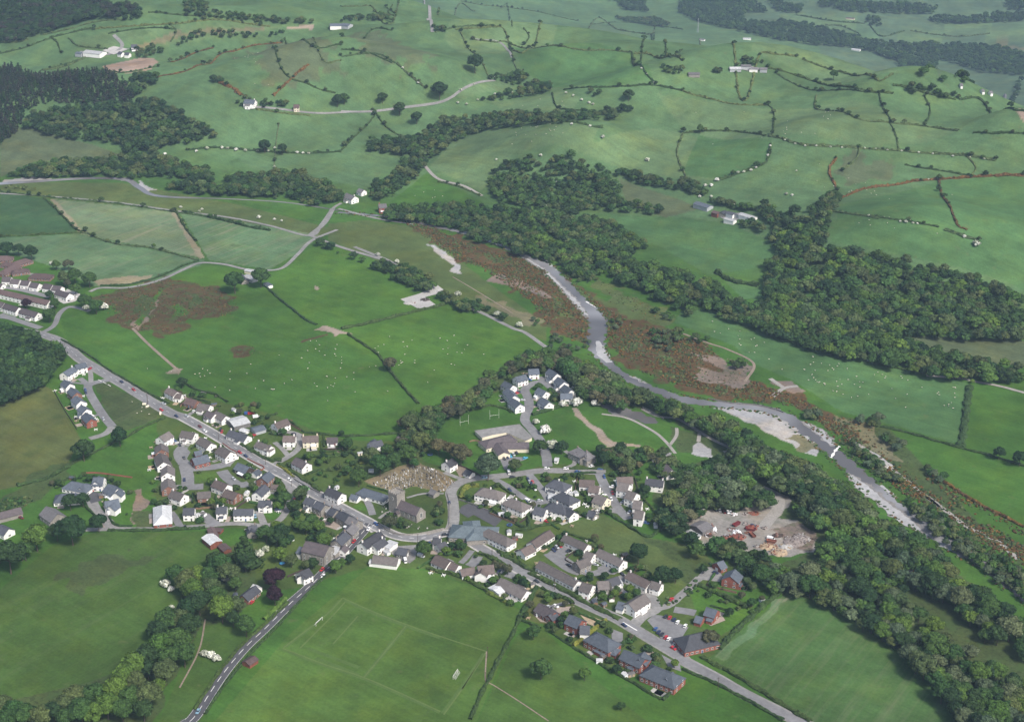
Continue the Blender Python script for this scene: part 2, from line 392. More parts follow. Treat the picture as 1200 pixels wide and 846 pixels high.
# ------------------------------------------------------------------ land use: (colour, ragged edge in metres, crop, rank, outline on the survey)
LAND = [
 # --- valley floor west
 ('lush2', 0, 0, 0, [(60, 372), (110, 335), (240, 310), (320, 320), (375, 285), (430, 300), (520, 350), (585, 372), (640, 402), (600, 432), (560, 450), (505, 485), (455, 515), (330, 505), (200, 455), (80, 402)]),
 ('lush', 0, 0, .1, [(70, 372), (115, 342), (300, 335), (380, 385), (455, 430), (490, 470), (455, 510), (330, 500), (250, 470), (205, 455), (80, 402)]),
 ('lush2', 0, 0, 0, [(318, 320), (372, 286), (430, 300), (512, 350), (480, 356), (405, 386), (370, 383)]),
 ('lush2', 0, 0, 0, [(410, 387), (515, 358), (580, 372), (634, 402), (600, 428), (560, 440), (515, 470), (488, 470), (455, 430)]),
 ('crop2', 0, .15, 0, [(0, 226), (55, 233), (90, 272), (0, 279)]),
 ('palecrop', 0, 1, 0, [(58, 233), (130, 240), (207, 248), (240, 303), (95, 275)]),
 ('midcrop', 0, .8, 0, [(210, 248), (300, 258), (385, 270), (350, 296), (316, 316), (245, 305)]),
 ('midcrop', 0, .55, 0, [(0, 279), (90, 274), (240, 305), (235, 311), (180, 330), (112, 336), (60, 312), (0, 293)]),
 ('meadow', 0, .1, .1, [(0, 214), (140, 214), (280, 240), (390, 268), (378, 276), (200, 247), (0, 226)]),
 ('straw', 2, .6, 0, [(110, 328), (178, 322), (176, 331), (114, 335)]),
 ('straw', 1, .6, 0, [(200, 249), (207, 248), (240, 303), (232, 303)]), ('straw', 1, .6, 0, [(58, 233), (64, 233), (98, 272), (92, 273)]),
 ('bog', 9, 0, .9, [(112, 345), (190, 327), (190, 318), (200, 322), (235, 332), (265, 344), (280, 355), (275, 370), (250, 374), (228, 369), (222, 378), (205, 392), (190, 396), (165, 388), (150, 385), (132, 374), (125, 360)]),
 ('bog', 4, 0, .9, [(270, 410), (285, 404), (302, 406), (296, 416), (280, 420), (272, 419)]),
 ('bog', 3, 0, .5, [(176, 390), (186, 393), (189, 397), (180, 397)]),
 ('bare', 3, 0, .2, [(155, 380), (180, 350), (186, 352), (162, 386)]),
 ('lush', 1, 0, 0, [(158, 378), (188, 338), (191, 340), (163, 382)]),
 ('dirt', 3, 0, 0, S('S1', 775, 615, 830, 595, 862, 600, 850, 615, 830, 630, 790, 625)),
 ('dirt', 3, 0, 0, S('S2', 250, 415, 300, 395, 330, 398, 440, 435, 435, 445, 380, 432, 365, 448, 340, 425)),
 ('dirt', 2, 0, 0, S('S2', 268, 205, 290, 210, 303, 222, 298, 232, 275, 220)),
 ('bog', 1, 0, 0, S('S2', 205, 470, 330, 435, 335, 440, 210, 477)),
 # --- river meadows and gorse
 ('rough', 3, 0, .9, [(650, 425), (700, 432), (750, 462), (830, 490), (890, 520), (985, 575), (1100, 650), (1205, 735), (1205, 870), (1135, 870), (1030, 748), (920, 698), (880, 670), (945, 650), (900, 600), (800, 612), (765, 590), (790, 545), (850, 535), (790, 492), (700, 465)]),
 ('rough', 3, 0, .8, [(515, 485), (585, 430), (640, 412), (690, 430), (735, 478), (690, 470), (625, 430), (575, 465), (530, 492), (490, 545), (468, 520)]),
 ('rough', 3, 0, .9, [(185, 700), (215, 665), (265, 640), (310, 640), (300, 690), (270, 735), (235, 740), (190, 820), (170, 870), (-20, 870), (-20, 825), (100, 798), (165, 765)]),
 ('meadow', 0, 0, .1, [(385, 262), (430, 258), (500, 268), (520, 290), (570, 330), (640, 380), (640, 400), (575, 372), (510, 345), (430, 300), (385, 282)]),
 ('tan', 5, 0, .2, [(560, 345), (590, 355), (640, 375), (625, 380), (575, 360)]),
 ('gorse', 8, 0, .8, [(470, 258), (500, 266), (560, 285), (612, 300), (640, 310), (660, 345), (685, 365), (692, 402), (670, 398), (640, 378), (622, 352), (560, 312), (540, 306), (510, 285)]),
 ('gravel', 2, 0, 0, S('S2', 790, 15, 830, 25, 930, 85, 970, 155, 960, 160, 910, 145, 925, 115, 850, 60)),
 ('bare', 2, 0, 0, S('S3', 0, 165, 130, 230, 200, 280, 150, 270, 0, 215)), ('bare', 2, 0, 0, S('S2', 1080, 190, 1130, 150, 1197, 185, 1197, 215)),
 ('meadow', 3, 0, .3, [(640, 318), (655, 330), (690, 345), (740, 362), (760, 377), (740, 388), (700, 372), (672, 345)]),
 ('meadow', 8, .35, .35, S('S3', 360, 170, 560, 250, 700, 310, 780, 370, 740, 420, 640, 390, 480, 290)),
 ('gorse', 7, 0, .8, S('S3', 215, 80, 300, 200, 440, 300, 560, 370, 700, 400, 800, 430, 900, 470, 960, 530, 1000, 600, 1130, 640, 1197, 690, 1190, 765, 1000, 745, 860, 700, 700, 660, 550, 600, 450, 480, 430, 380, 370, 270, 270, 200)),
 ('rough', 3, 0, .5, S('S3', 660, 610, 760, 620, 780, 650, 680, 640)), ('rough', 3, 0, .4, S('S3', 650, 540, 740, 550, 750, 575, 660, 570)),
 ('bare', 7, 0, .6, S('S3', 825, 605, 980, 600, 1030, 560, 1130, 570, 1080, 690, 870, 655)),
 ('bare', 3, 0, .3, S('S3', 810, 520, 900, 540, 1000, 560, 1000, 600, 900, 570)),
 ('gorse', 4, 0, .6, [(900, 455), (940, 462), (985, 490), (1010, 505), (1000, 520), (975, 505), (940, 480), (890, 466)]),
 ('bare', 2, 0, .1, [(903, 448), (930, 446), (945, 460), (930, 462)]),
 ('rough', 3, 0, .8, [(985, 485), (1040, 500), (1110, 560), (1200, 622), (1200, 665), (1140, 625), (1075, 585), (1030, 545), (985, 520)]),
 ('tan', 4, 0, .5, [(975, 485), (1020, 497), (1060, 540), (1030, 535), (1000, 515)]),
 ('lush', 2, 0, .25, [(1100, 560), (1130, 570), (1200, 618), (1200, 640), (1150, 618)]),
 ('rough', 6, 0, .5, [(150, 352), (165, 345), (180, 350), (170, 372), (158, 370)]), ('lush', 5, 0, .4, [(200, 360), (215, 356), (222, 366), (205, 372)]), ('rough', 6, 0, .6, [(225, 345), (240, 348), (238, 358), (226, 356)]),
 ('rough', 6, 0, .6, [(560, 296), (590, 300), (600, 312), (570, 308)]), ('meadow', 5, 0, .6, [(640, 350), (655, 352), (668, 372), (655, 372)]), ('rough', 5, 0, .6, [(720, 395), (745, 400), (750, 412), (728, 410)]), ('meadow', 5, 0, .6, [(770, 415), (790, 420), (785, 432), (768, 428)]), ('rough', 5, 0, .7, [(690, 362), (700, 360), (716, 376), (705, 382)]),
 # --- south east of the river
 ('hill3', 0, 0, .05, [(800, 362), (830, 362), (900, 388), (1000, 412), (1080, 430), (1136, 450), (1128, 522), (1060, 502), (985, 482), (930, 446), (880, 425), (860, 405), (790, 378)]),
 ('lush', 0, 0, .05, [(1140, 450), (1210, 458), (1210, 548), (1129, 522)]),
 ('lush', 0, 0, .05, [(1040, 500), (1127, 524), (1210, 550), (1210, 620), (1140, 578), (1085, 548)]),
 ('hilldull', 0, 0, .3, [(1060, 393), (1110, 395), (1210, 400), (1210, 430), (1150, 425), (1080, 405)]),
 ('hill3', 0, 0, .15, [(695, 250), (800, 255), (855, 262), (912, 290), (895, 312), (830, 322), (775, 290), (740, 275)]),
 ('hill3', 0, 0, .1, [(845, 325), (900, 335), (905, 352), (870, 350)]),
 # --- north hillside
 ('hilldull', 0, 0, .3, [(0, 150), (40, 150), (110, 170), (142, 182), (100, 188), (40, 190), (0, 208)]),
 ('hill', 0, 0, .15, [(250, 160), (400, 190), (470, 180), (430, 222), (390, 212), (300, 200)]),
 ('hill2', 0, 0, 0, [(503, 196), (530, 165), (580, 150), (640, 147), (702, 150), (695, 165), (640, 172), (600, 182), (575, 215), (562, 224)]),
 ('lush', 0, 0, 0, [(450, 242), (500, 202), (565, 236), (560, 245), (500, 240)]),
 ('hill2', 0, 0, 0, [(575, 118), (650, 108), (680, 115), (670, 130), (600, 135)]), ('hill2', 0, 0, 0, [(535, 105), (600, 95), (605, 105), (540, 118)]),
 ('hilldull', 0, 0, .2, [(725, 208), (800, 235), (820, 245), (780, 255), (735, 240)]),
 ('hill2', 0, 0, 0, [(640, 168), (700, 168), (760, 150), (800, 155), (900, 165), (890, 195), (830, 212), (740, 200)]),
 ('hill3', 0, 0, .1, [(820, 155), (905, 165), (895, 195), (840, 210), (800, 205)]),
 ('hill', 0, 0, .25, [(840, 212), (905, 196), (980, 205), (985, 220), (950, 245), (870, 235)]),
 ('hilldull', 9, 0, .1, [(990, 185), (1040, 190), (1040, 205), (1000, 215), (985, 200)]),
 ('hill3', 0, 0, .1, [(985, 240), (1100, 212), (1210, 204), (1210, 345), (1170, 325), (1100, 308), (1040, 292), (975, 285)]),
 ('hill3', 0, 0, .1, [(968, 258), (1040, 262), (1110, 280), (1180, 300), (1180, 330), (1060, 300), (975, 285)]),
 ('plough', 0, 0, 0, [(120, 78), (165, 68), (180, 69), (186, 73), (178, 82), (150, 86), (125, 85)]),
 ('hill2', 0, 0, 0, [(105, 42), (200, 30), (240, 28), (200, 40), (120, 55)]), ('hill2', 0, 0, .1, [(85, 46), (130, 40), (135, 55), (100, 58)]),
 ('hill2', 0, 0, 0, [(200, 35), (300, 25), (330, 33), (250, 45), (190, 55)]),
 ('tan', 3, 0, .1, [(155, 55), (200, 40), (310, 30), (312, 34), (210, 43), (165, 58)]), ('dirt', 3, 0, 0, [(338, 32), (365, 30), (368, 35), (340, 36)]),
 ('hilldull', 20, 0, .2, [(290, 65), (330, 50), (380, 60), (390, 85), (350, 100), (310, 95)]),
 ('hilldull', 15, 0, .2, [(400, 40), (460, 42), (500, 70), (470, 80), (430, 60)]),
 ('hill2', 0, 0, 0, [(520, 45), (700, 25), (740, 40), (640, 60), (540, 62)]), ('tan', 8, 0, .2, [(630, 8), (690, 8), (720, 14), (640, 14)]),
 ('hill3', 0, 0, .1, [(600, 55), (740, 62), (765, 95), (700, 105), (640, 100), (610, 80)]),
 ('hill2', 0, 0, 0, [(880, 60), (960, 62), (1050, 85), (1000, 95), (930, 80)]),
 ('hill2', 0, 0, 0, [(770, 110), (880, 125), (1000, 118), (1130, 150), (1000, 172), (900, 160), (800, 150)]),
 ('plough', 0, 0, 0, [(1188, 128), (1205, 128), (1205, 146), (1196, 140)]),
 ('far', 0, 0, 0, [(850, -8), (1210, -8), (1210, 118), (1100, 95), (960, 55), (850, 30)]),
 ('tan', 4, 0, 0, [(1070, 0), (1095, 2), (1130, 12), (1110, 13)]), ('tan', 4, 0, 0, [(1130, 45), (1160, 50), (1210, 57), (1210, 60), (1140, 52)]),
 ('hill2', 0, 0, 0, [(870, 18), (930, 15), (1010, 30), (1020, 40), (950, 38)]), ('hill2', 0, 0, 0, [(1020, 32), (1080, 35), (1130, 55), (1060, 50)]),
 ('midcrop', 0, 0, 0, [(990, 40), (1030, 42), (1030, 48), (1000, 48)]), ('hill2', 0, 0, 0, [(1100, 25), (1210, 25), (1210, 45), (1120, 38)]),
 # --- south of the village
 ('near', 0, .12, .12, [(-30, 700), (0, 690), (60, 640), (110, 624), (245, 623), (262, 660), (215, 690), (200, 725), (170, 775), (100, 800), (-30, 830)]),
 ('rough', 12, 0, .5, [(60, 680), (100, 655), (150, 648), (190, 660), (140, 680), (80, 700)]),
 ('dull', 0, .1, .1, [(-30, 480), (0, 475), (50, 452), (60, 455), (95, 515), (70, 560), (-30, 580)]),
 ('lush', 3, 0, .25, [(95, 545), (150, 500), (205, 490), (180, 520), (165, 580), (110, 560)]),
 ('rough', 4, .2, .5, [(105, 448), (125, 448), (205, 486), (150, 502), (130, 500)]),
 ('rough', 5, 0, .8, [(0, 585), (50, 550), (95, 540), (80, 560), (40, 590), (0, 605)]),
 ('bare', 3, .4, .4, [(156, 575), (164, 574), (170, 590), (160, 612), (155, 612)]), ('rough', 4, .3, .6, [(155, 600), (180, 600), (180, 616), (158, 616)]),
 ('pitch', 0, .05, 0, [(230, 870), (340, 742), (430, 666), (500, 668), (560, 690), (612, 716), (600, 745), (548, 870)]),
 ('near', 0, 0, .1, [(605, 745), (628, 728), (700, 782), (790, 812), (930, 870), (548, 870)]),
 ('lush', 0, 0, .15, [(650, 690), (690, 690), (780, 800), (880, 846), (760, 846), (690, 790), (640, 740)]),
 ('near', 0, .05, .1, [(175, 870), (235, 735), (262, 728), (310, 748), (270, 790), (220, 870)]),
 ('crop', 0, .32, 0, [(828, 772), (922, 694), (990, 715), (1050, 755), (1105, 815), (1130, 870), (990, 870)]),
 ('midcrop', 3, 1, 0, [(831, 771), (914, 700), (930, 697), (846, 776)]),
 ('meadow', 0, 0, .25, [(650, 617), (705, 602), (760, 630), (820, 640), (840, 665), (800, 690), (760, 672), (730, 655)]),
 ('rough', 4, 0, .8, [(750, 625), (815, 640), (840, 668), (800, 690), (790, 660)]),
 ('lush', 0, 0, .1, [(508, 497), (545, 480), (585, 476), (607, 484), (612, 497), (560, 503), (566, 520), (552, 535), (545, 545), (515, 525)]),
 ('lush', 2, 0, .3, [(548, 532), (560, 520), (565, 550), (552, 550)]),
 ('lush', 0, 0, .15, [(632, 490), (655, 478), (690, 474), (780, 520), (770, 530), (745, 522), (700, 524), (655, 515)]),
 ('dirt', 1.5, 0, .1, [(667, 478), (672, 477), (718, 518), (750, 522), (745, 525), (712, 524)]),
 ('lush', 2, 0, .3, [(712, 524), (748, 524), (745, 545), (718, 548)]),
 ('rough', 4, 0, .7, [(785, 500), (815, 510), (860, 530), (850, 540), (810, 525), (790, 530)]),
 ('yard', 3, 0, .25, [(804, 612), (835, 597), (855, 600), (900, 575), (922, 580), (925, 592), (905, 605), (930, 610), (957, 630), (950, 648), (890, 655), (868, 650), (828, 640)]),
 ('bare', 4, 0, .7, [(905, 620), (930, 612), (957, 630), (945, 648), (915, 640)]),
 ('gravel', 2, 0, .1, S('V3', 585, 400, 630, 345, 705, 380, 685, 425, 640, 415)),
 ('lush', 1, 0, .1, [(1075, 682), (1085, 678), (1130, 697), (1205, 730), (1205, 760), (1140, 725)]),
 # --- river shingle
 ('gravel', 2.5, 0, .05, S('V3', 690, 188, 770, 192, 900, 200, 1000, 225, 1095, 285, 1170, 350, 1190, 425, 1085, 378, 1000, 335, 900, 270, 780, 225)),
 ('tan', 6, 0, .4, S('V3', 1020, 330, 1090, 320, 1160, 350, 1180, 410, 1085, 375)),
 ('gravel', 1.5, 0, 0, S('V3', 310, 45, 350, 50, 440, 100, 530, 125, 470, 125, 400, 110, 330, 80)),
 ('gravel', 1, 0, 0, S('V2', 170, 187, 260, 235, 330, 290, 310, 300, 260, 255)),
 ('gravel', 1, 0, 0, S('V2', 425, 455, 500, 500, 600, 575, 740, 685, 715, 685, 590, 610, 450, 495)),
 ('gravel', 1, 0, 0, S('V2', 525, 478, 600, 525, 595, 532, 530, 490)),
 ('gravel', 1.2, 0, 0, S('S3', 405, 475, 425, 480, 460, 560, 440, 570, 400, 535)),
 ('gravel', 1.2, 0, 0, S('S3', 60, 80, 100, 85, 190, 160, 270, 245, 330, 330, 360, 400, 340, 350, 280, 290, 180, 180)),
 ('gravel', 1, 0, 0, S('S3', 130, 80, 160, 92, 220, 135, 210, 140)),
 ('gravel', 2, 0, 0, S('T1', 0, 635, 100, 625, 190, 625, 180, 633, 60, 640, 0, 650)), ('gravel', 2, 0, 0, S('T1', 400, 625, 450, 628, 460, 640, 420, 636)), ('gravel', 2, 0, 0, S('T1', 485, 635, 510, 650, 550, 668, 500, 672, 490, 655)),
 # --- village
 ('garden', 2, 0, .15, [(182, 520), (190, 455), (240, 465), (300, 480), (400, 515), (480, 520), (500, 540), (560, 560), (650, 545), (740, 545), (760, 600), (740, 615), (710, 602), (650, 617), (760, 680), (800, 690), (880, 650), (900, 690), (828, 772), (800, 760), (790, 805), (690, 770), (628, 712), (560, 690), (500, 668), (435, 662), (350, 690), (300, 690), (290, 640), (300, 620), (180, 616)]),
 ('churchyard', 1, 0, .45, S('E', 700, 720, 790, 600, 850, 560, 1000, 560, 1200, 600, 1200, 800, 1120, 860, 900, 850, 780, 800)),
 ('cemetery', 1, 0, .35, S('E', 640, 500, 830, 420, 1000, 360, 1090, 400, 1200, 440, 1300, 520, 1200, 580, 1000, 540, 800, 580)),
 ('pitch', 0, 0, .1, S('H', 520, 265, 690, 240, 800, 385, 770, 400)),
 ('dull', 1, .1, .1, S('L', 70, 270, 190, 60, 440, 150, 420, 190, 300, 330)),
 ('garden', 1, 0, .1, S('L', 250, 355, 340, 270, 540, 400, 430, 460)), ('garden', 1, .1, .1, S('L', 440, 470, 560, 370, 600, 560)),
 ('lush2', 1, 0, .1, S('M', 400, 420, 500, 400, 830, 560, 790, 640, 600, 760, 480, 680)), ('lush', 1, 0, .2, S('M', 560, 390, 780, 300, 1040, 400, 800, 540)),
 ('pitch', 1, 0, .05, S('D', 400, 240, 420, 210, 560, 195, 610, 215, 620, 270, 480, 270, 420, 275)),
 ('lush', 1, 0, .1, S('D', 880, 330, 1060, 330, 1040, 480, 960, 540, 890, 500)),
 ('lush2', 1, 0, .1, S('E', 560, 680, 620, 655, 665, 690, 650, 720, 580, 700)),
 ('paving', 2, 0, .3, S('F', 320, 260, 440, 280, 480, 330, 440, 370, 340, 330)),
]

COLS = {k: np.array(v) for k, v in ground_cols.items()}

def wob(x, y, a):
    return (a * (np.sin(x / 9.1 + y / 5.3) * .5 + np.sin(x / 3.7 - y / 4.9 + 1) * .35 + np.sin(x / 21 + y / 33) * .6),
            a * (np.sin(y / 8.3 - x / 6.1 + 2) * .5 + np.sin(x / 4.3 + y / 3.1) * .35 + np.sin(x / 29 - y / 17) * .6))

def build_ground():
    ys = [330.0]
    while ys[-1] < 625: ys.append(ys[-1] + 12)
    d = math.atan2(CAM_H, ys[-1])
    while True:
        d -= .00058
        yv = CAM_H / math.tan(d)
        if yv > 3600: break
        ys.append(yv)
    while ys[-1] < 16000: ys.append(ys[-1] * 1.03)
    ys = np.array(ys)
    t = np.concatenate([np.linspace(-2.6, -1.06, 40), np.linspace(-1.05, 1.05, 900), np.linspace(1.06, 2.6, 40)])
    Y = np.repeat(ys[:, None], len(t), 1); X = t[None, :] * (0.31 * Y + 75)
    Z = terrain(X, Y)
    x = X.ravel(); y = Y.ravel()
    col = np.empty((x.size, 3)); crop = np.zeros(x.size); rank = np.full(x.size, .12)
    y0 = np.where(x < 0, 1650 - 0.30 * np.maximum(x, -700), np.maximum(1650 - 0.85 * x, 1290))
    h = sstep(-150, 80, y - y0)[:, None]
    col[:] = COLS['lush'] * (1 - h) + COLS['hill'] * h
    for cname, rag, cr, rk, poly in LAND:
        wp = W(poly)
        lo = wp.min(0) - rag * 2 - 2; hi = wp.max(0) + rag * 2 + 2
        s = np.nonzero((x > lo[0]) & (x < hi[0]) & (y > lo[1]) & (y < hi[1]))[0]
        if not len(s): continue
        qx, qy = x[s], y[s]
        if rag: dx, dy = wob(qx, qy, rag); qx = qx + dx; qy = qy + dy
        s = s[inpoly(qx, qy, wp)]
        col[s] = COLS[cname]; crop[s] = cr; rank[s] = rk
    nr, nc = X.shape
    i = np.arange(nr - 1)[:, None] * nc + np.arange(nc - 1)[None, :]
    F = np.stack([i, i + 1, i + nc + 1, i + nc], 2).reshape(-1, 4)
    V = np.stack([x, y, Z.ravel()], 1)
    me = mesh('ground', V, F, MAT['ground'], smooth=True,
              attrs={'land': ('POINT', 'FLOAT_COLOR', np.concatenate([col, np.ones((x.size, 1))], 1)), 'crop': ('POINT', 'FLOAT', crop), 'rank': ('POINT', 'FLOAT', rank)})
    o = new('ground', me); tag(o, kind='structure')

build_ground()

# ------------------------------------------------------------------ ribbons: roads, lanes, paths, water
def spline(w, step):
    w = np.asarray(w, float)
    if len(w) > 2:
        P = np.vstack([2 * w[0] - w[1], w, 2 * w[-1] - w[-2]]); out = []
        for i in range(1, len(P) - 2):
            t = np.linspace(0, 1, 12, endpoint=False)[:, None]
            a, b_, c_, d_ = P[i - 1], P[i], P[i + 1], P[i + 2]
            out.append(.5 * ((2 * b_) + (c_ - a) * t + (2 * a - 5 * b_ + 4 * c_ - d_) * t * t + (3 * b_ - a - 3 * c_ + d_) * t ** 3))
        w = np.vstack(out + [w[-1:]])
    L = np.concatenate([[0], np.cumsum(np.linalg.norm(np.diff(w, axis=0), axis=1))])
    n = max(2, int(L[-1] / step) + 1)
    q = np.linspace(0, L[-1], n)
    return np.stack([np.interp(q, L, w[:, k]) for k in range(w.shape[1])], 1)

def normals2(c):
    t = np.gradient(c[:, :2], axis=0); t /= np.linalg.norm(t, axis=1)[:, None] + 1e-9
    return np.stack([-t[:, 1], t[:, 0]], 1)

def ribbon(name, pts, width, mat, z=.10, off=0.0, step=4.0, world=False, ragged=0.0, kind='structure'):
    w = np.asarray(pts, float) if world else W(pts)
    wid = np.asarray(width, float)
    if wid.ndim: w = np.column_stack([w, wid])
    c = spline(w, step)
    nn = normals2(c)
    half = (c[:, 2] if wid.ndim else np.full(len(c), float(width))) / 2
    if ragged:
        half = half * (1 + ragged * np.sin(np.arange(len(c)) * .9 + len(c)) * .5 + ragged * rng.uniform(-.5, .5, len(c)))
    V = []; k = 5
    for q in np.linspace(-1, 1, k):
        xy = c[:, :2] + nn * (half * q + off)[:, None]
        V.append(np.column_stack([xy, terrain(xy[:, 0], xy[:, 1]) + z - (0.0)]))
    V = np.stack(V, 1).reshape(-1, 3); n = len(c)
    i = np.arange(n - 1)[:, None] * k + np.arange(k - 1)[None, :]
    F = np.stack([i, i + k, i + k + 1, i + 1], 2).reshape(-1, 4)[:, ::-1]
    me = mesh(name, V, F, MAT[mat], smooth=True)
    # faces look up
    if me.polygons[0].normal.z < 0: me.flip_normals()
    return tag(new(name, me), kind=kind)

def dashes(pts, width, dash, gap, z, name='road_marking', off=0.0, solid=False):
    c = spline(W(pts), .75); nn = normals2(c)
    L = np.concatenate([[0], np.cumsum(np.linalg.norm(np.diff(c, axis=0), axis=1))])
    V = []; F = []; s = 0.0
    while s + dash < L[-1]:
        q = np.linspace(s, s + dash, max(2, int(dash / 2) + 1))
        cx = np.interp(q, L, c[:, 0]); cy = np.interp(q, L, c[:, 1]); nx = np.interp(q, L, nn[:, 0]); ny = np.interp(q, L, nn[:, 1])
        b = len(V)
        for j in range(len(q)):
            for sg in (-1, 1):
                X_, Y_ = cx[j] + nx[j] * (off + sg * width / 2), cy[j] + ny[j] * (off + sg * width / 2)
                V.append((X_, Y_, gz(X_, Y_) + z))
        for j in range(len(q) - 1):
            F.append((b + 2 * j, b + 2 * j + 2, b + 2 * j + 3, b + 2 * j + 1))
        s += dash + gap
    me = mesh(name, V, F, MAT['white_paint'])
    if me.polygons[0].normal.z < 0: me.flip_normals()
    return tag(new(name, me), kind='structure')

def patch(name, pts, mat, z=.07):
    """a paved area: outline on the survey, laid on the land"""
    w = W(pts); tri = geometry.tessellate_polygon([[Vector((p[0], p[1], 0)) for p in w]])
    V = np.column_stack([w, terrain(w[:, 0], w[:, 1]) + z])
    me = mesh(name, V, [tuple(t) for t in tri], MAT[mat])
    bm = bmesh.new(); bm.from_mesh(me)
    for f in bm.faces:
        if f.normal.z < 0: f.normal_flip()
    bm.to_mesh(me); bm.free()
    return tag(new(name, me), kind='structure')

f = lambda *c: S('f', *c)
MAIN = f(-8, 386, 20, 387, 45, 391, 70, 400) + S('A', 560, 0, 640, 50, 760, 120, 880, 190, 1040, 290, 1200, 385) + S('B', 330, 355, 480, 437, 620, 520, 760, 607, 920, 700) + S('E', 140, 490, 260, 570, 420, 660, 560, 735, 680, 800, 740, 850)
SOUTH = S('F', 680, 320, 640, 370, 560, 460, 470, 560, 380, 640, 270, 750, 180, 830) + S('U2', 470, 300, 370, 400, 265, 500, 180, 600, 110, 700, 40, 810, 0, 850) + S('U1', 870, 846) + f(205, 866, 178, 920, 150, 1000)
EAST = S('F', 700, 330, 780, 370, 880, 410, 1000, 425, 1090, 415) + S('J', 270, 148, 380, 175, 480, 240, 600, 310, 720, 380, 880, 465, 1060, 560) + S('K', 340, 620, 480, 685, 620, 750) + S('L', 850, 335, 1000, 425, 1200, 545) + S('U4', 0, 555, 150, 635, 280, 710, 420, 780, 560, 850) + f(985, 866, 1110, 935, 1220, 1000)
ribbon('verge', MAIN, 11.0, 'lane', .06)
ribbon('road', MAIN, 7.6, 'asphalt', .10)
ribbon('road', SOUTH, 7.4, 'asphalt_dark', .11)
ribbon('verge', EAST, 9.5, 'lane', .06)
ribbon('road', EAST, 6.6, 'asphalt', .12)
dashes(SOUTH, .30, 5.5, 4.0, .16); dashes(SOUTH, .15, 60, .3, .16, off=3.4); dashes(SOUTH, .15, 60, .3, .16, off=-3.4)
dashes(MAIN, .2, 4.0, 6.0, .16); dashes(EAST[:7], .3, 3.0, 5.0, .17)
dashes(S('L', 780, 295, 850, 340, 930, 382), 1.2, 60, 1, .17) if False else dashes(S('L', 780, 293, 850, 335, 930, 380), .8, 12.0, .3, .17)
dashes(S('A', 690, 150, 760, 185, 800, 212), .5, 5, 2, .17)
ribbon('road', S('H', 150, 640, 185, 560, 190, 480, 180, 390, 170, 340, 220, 280, 330, 245, 480, 230, 620, 215, 800, 190, 960, 190, 1200, 200), 8.0, 'lane', .13)
ribbon('road', S('I', 60, 190, 240, 190, 420, 192), 6.0, 'lane', .135)
ribbon('road', S('H', 480, 250, 570, 300, 700, 390, 790, 415, 850, 400, 830, 350, 760, 260, 720, 215), 5.5, 'asphalt', .14)
ribbon('road', S('I', 370, 200, 400, 270, 450, 360, 510, 460, 580, 530), 7.0, 'asphalt', .14)
ribbon('road', S('I', 530, 480, 440, 465), 6.0, 'asphalt', .145)
ribbon('road', S('G', 850, 760, 840, 680, 800, 580, 740, 500, 690, 430, 720, 340, 710, 270, 690, 220, 740, 180, 820, 165, 870, 200, 920, 235), 7.5, 'asphalt', .14)
ribbon('road', S('G', 800, 170, 830, 130), 7, 'asphalt', .145)
ribbon('driveway', S('G', 970, 650, 1030, 690, 1040, 740, 980, 770), 3.6, 'lane', .15)
ribbon('road', S('A', 770, 150, 640, 180, 620, 220, 680, 330, 740, 420, 790, 480), 7.0, 'asphalt', .145)
ribbon('driveway', S('A', 620, 200, 600, 170, 560, 140), 5, 'asphalt', .15); ribbon('driveway', S('A', 790, 480, 740, 530, 630, 565), 6.0, 'lane', .15)
ribbon('driveway', S('A', 640, 170, 635, 100, 610, 85), 4, 'lane', .155)
ribbon('road', S('B', 700, 600, 660, 650, 610, 690, 480, 710, 390, 710, 320, 660, 300, 600, 330, 560), 8.5, 'asphalt', .15)
ribbon('road', S('D', 340, 150, 360, 230, 370, 300, 470, 300), 9, 'asphalt', .155)
ribbon('road', S('D', 600, 190, 640, 240, 720, 290, 790, 280), 8.5, 'asphalt', .155)
patch('driveway', S('D', 290, 60, 350, 30, 380, 60, 340, 130, 290, 150), 'asphalt', .165)
patch('driveway', S('D', 600, 120, 620, 80, 700, 90, 660, 160, 610, 160), 'asphalt', .165)
ribbon('lane', f(40, 622) + S('C', 620, 600, 720, 598, 900, 600, 1200, 580) + S('D', 300, 590, 500, 575, 700, 560, 900, 575, 1000, 540, 1060, 460, 1090, 360, 1070, 290, 1040, 250), 5.0, 'lane', .15)
ribbon('lane', S('D', 1040, 350, 1100, 300, 1140, 290), 8, 'lane', .155)
ribbon('driveway', S('C', 680, 595, 630, 540, 560, 470, 520, 390, 500, 350), 7.5, 'lane', .155)
patch('driveway', S('C', 480, 350, 520, 330, 600, 350, 590, 400, 520, 420), 'asphalt_dark', .165)
patch('driveway', S('C', 620, 490, 720, 470, 720, 490, 640, 510), 'asphalt_dark', .165)
ribbon('driveway', S('C', 1150, 585, 1110, 520, 1080, 480), 5, 'asphalt', .16); ribbon('driveway', S('D', 560, 570, 500, 530, 470, 500), 8, 'asphalt', .16)
ribbon('driveway', S('D', 900, 575, 870, 500, 850, 470), 5, 'lane', .16)
ribbon('lane', S('E', 10, 385, 110, 330, 180, 270, 190, 200, 165, 170, 60, 150), 5.0, 'lane', .15)
ribbon('driveway', S('E', 110, 330, 60, 270, 10, 230), 4, 'lane', .155)
ribbon('driveway', S('E', 640, 600, 680, 680, 700, 740), 5.0, 'asphalt', .15)
ribbon('path', S('E', 745, 765, 800, 725, 870, 700, 850, 650, 830, 640), 2.5, 'lane', .15); ribbon('path', S('E', 940, 620, 1060, 590, 1200, 590), 2.2, 'lane', .15)
patch('car_park', S('F', 860, 480, 1020, 470, 1000, 570, 960, 600, 900, 580, 830, 530), 'lane', .15)
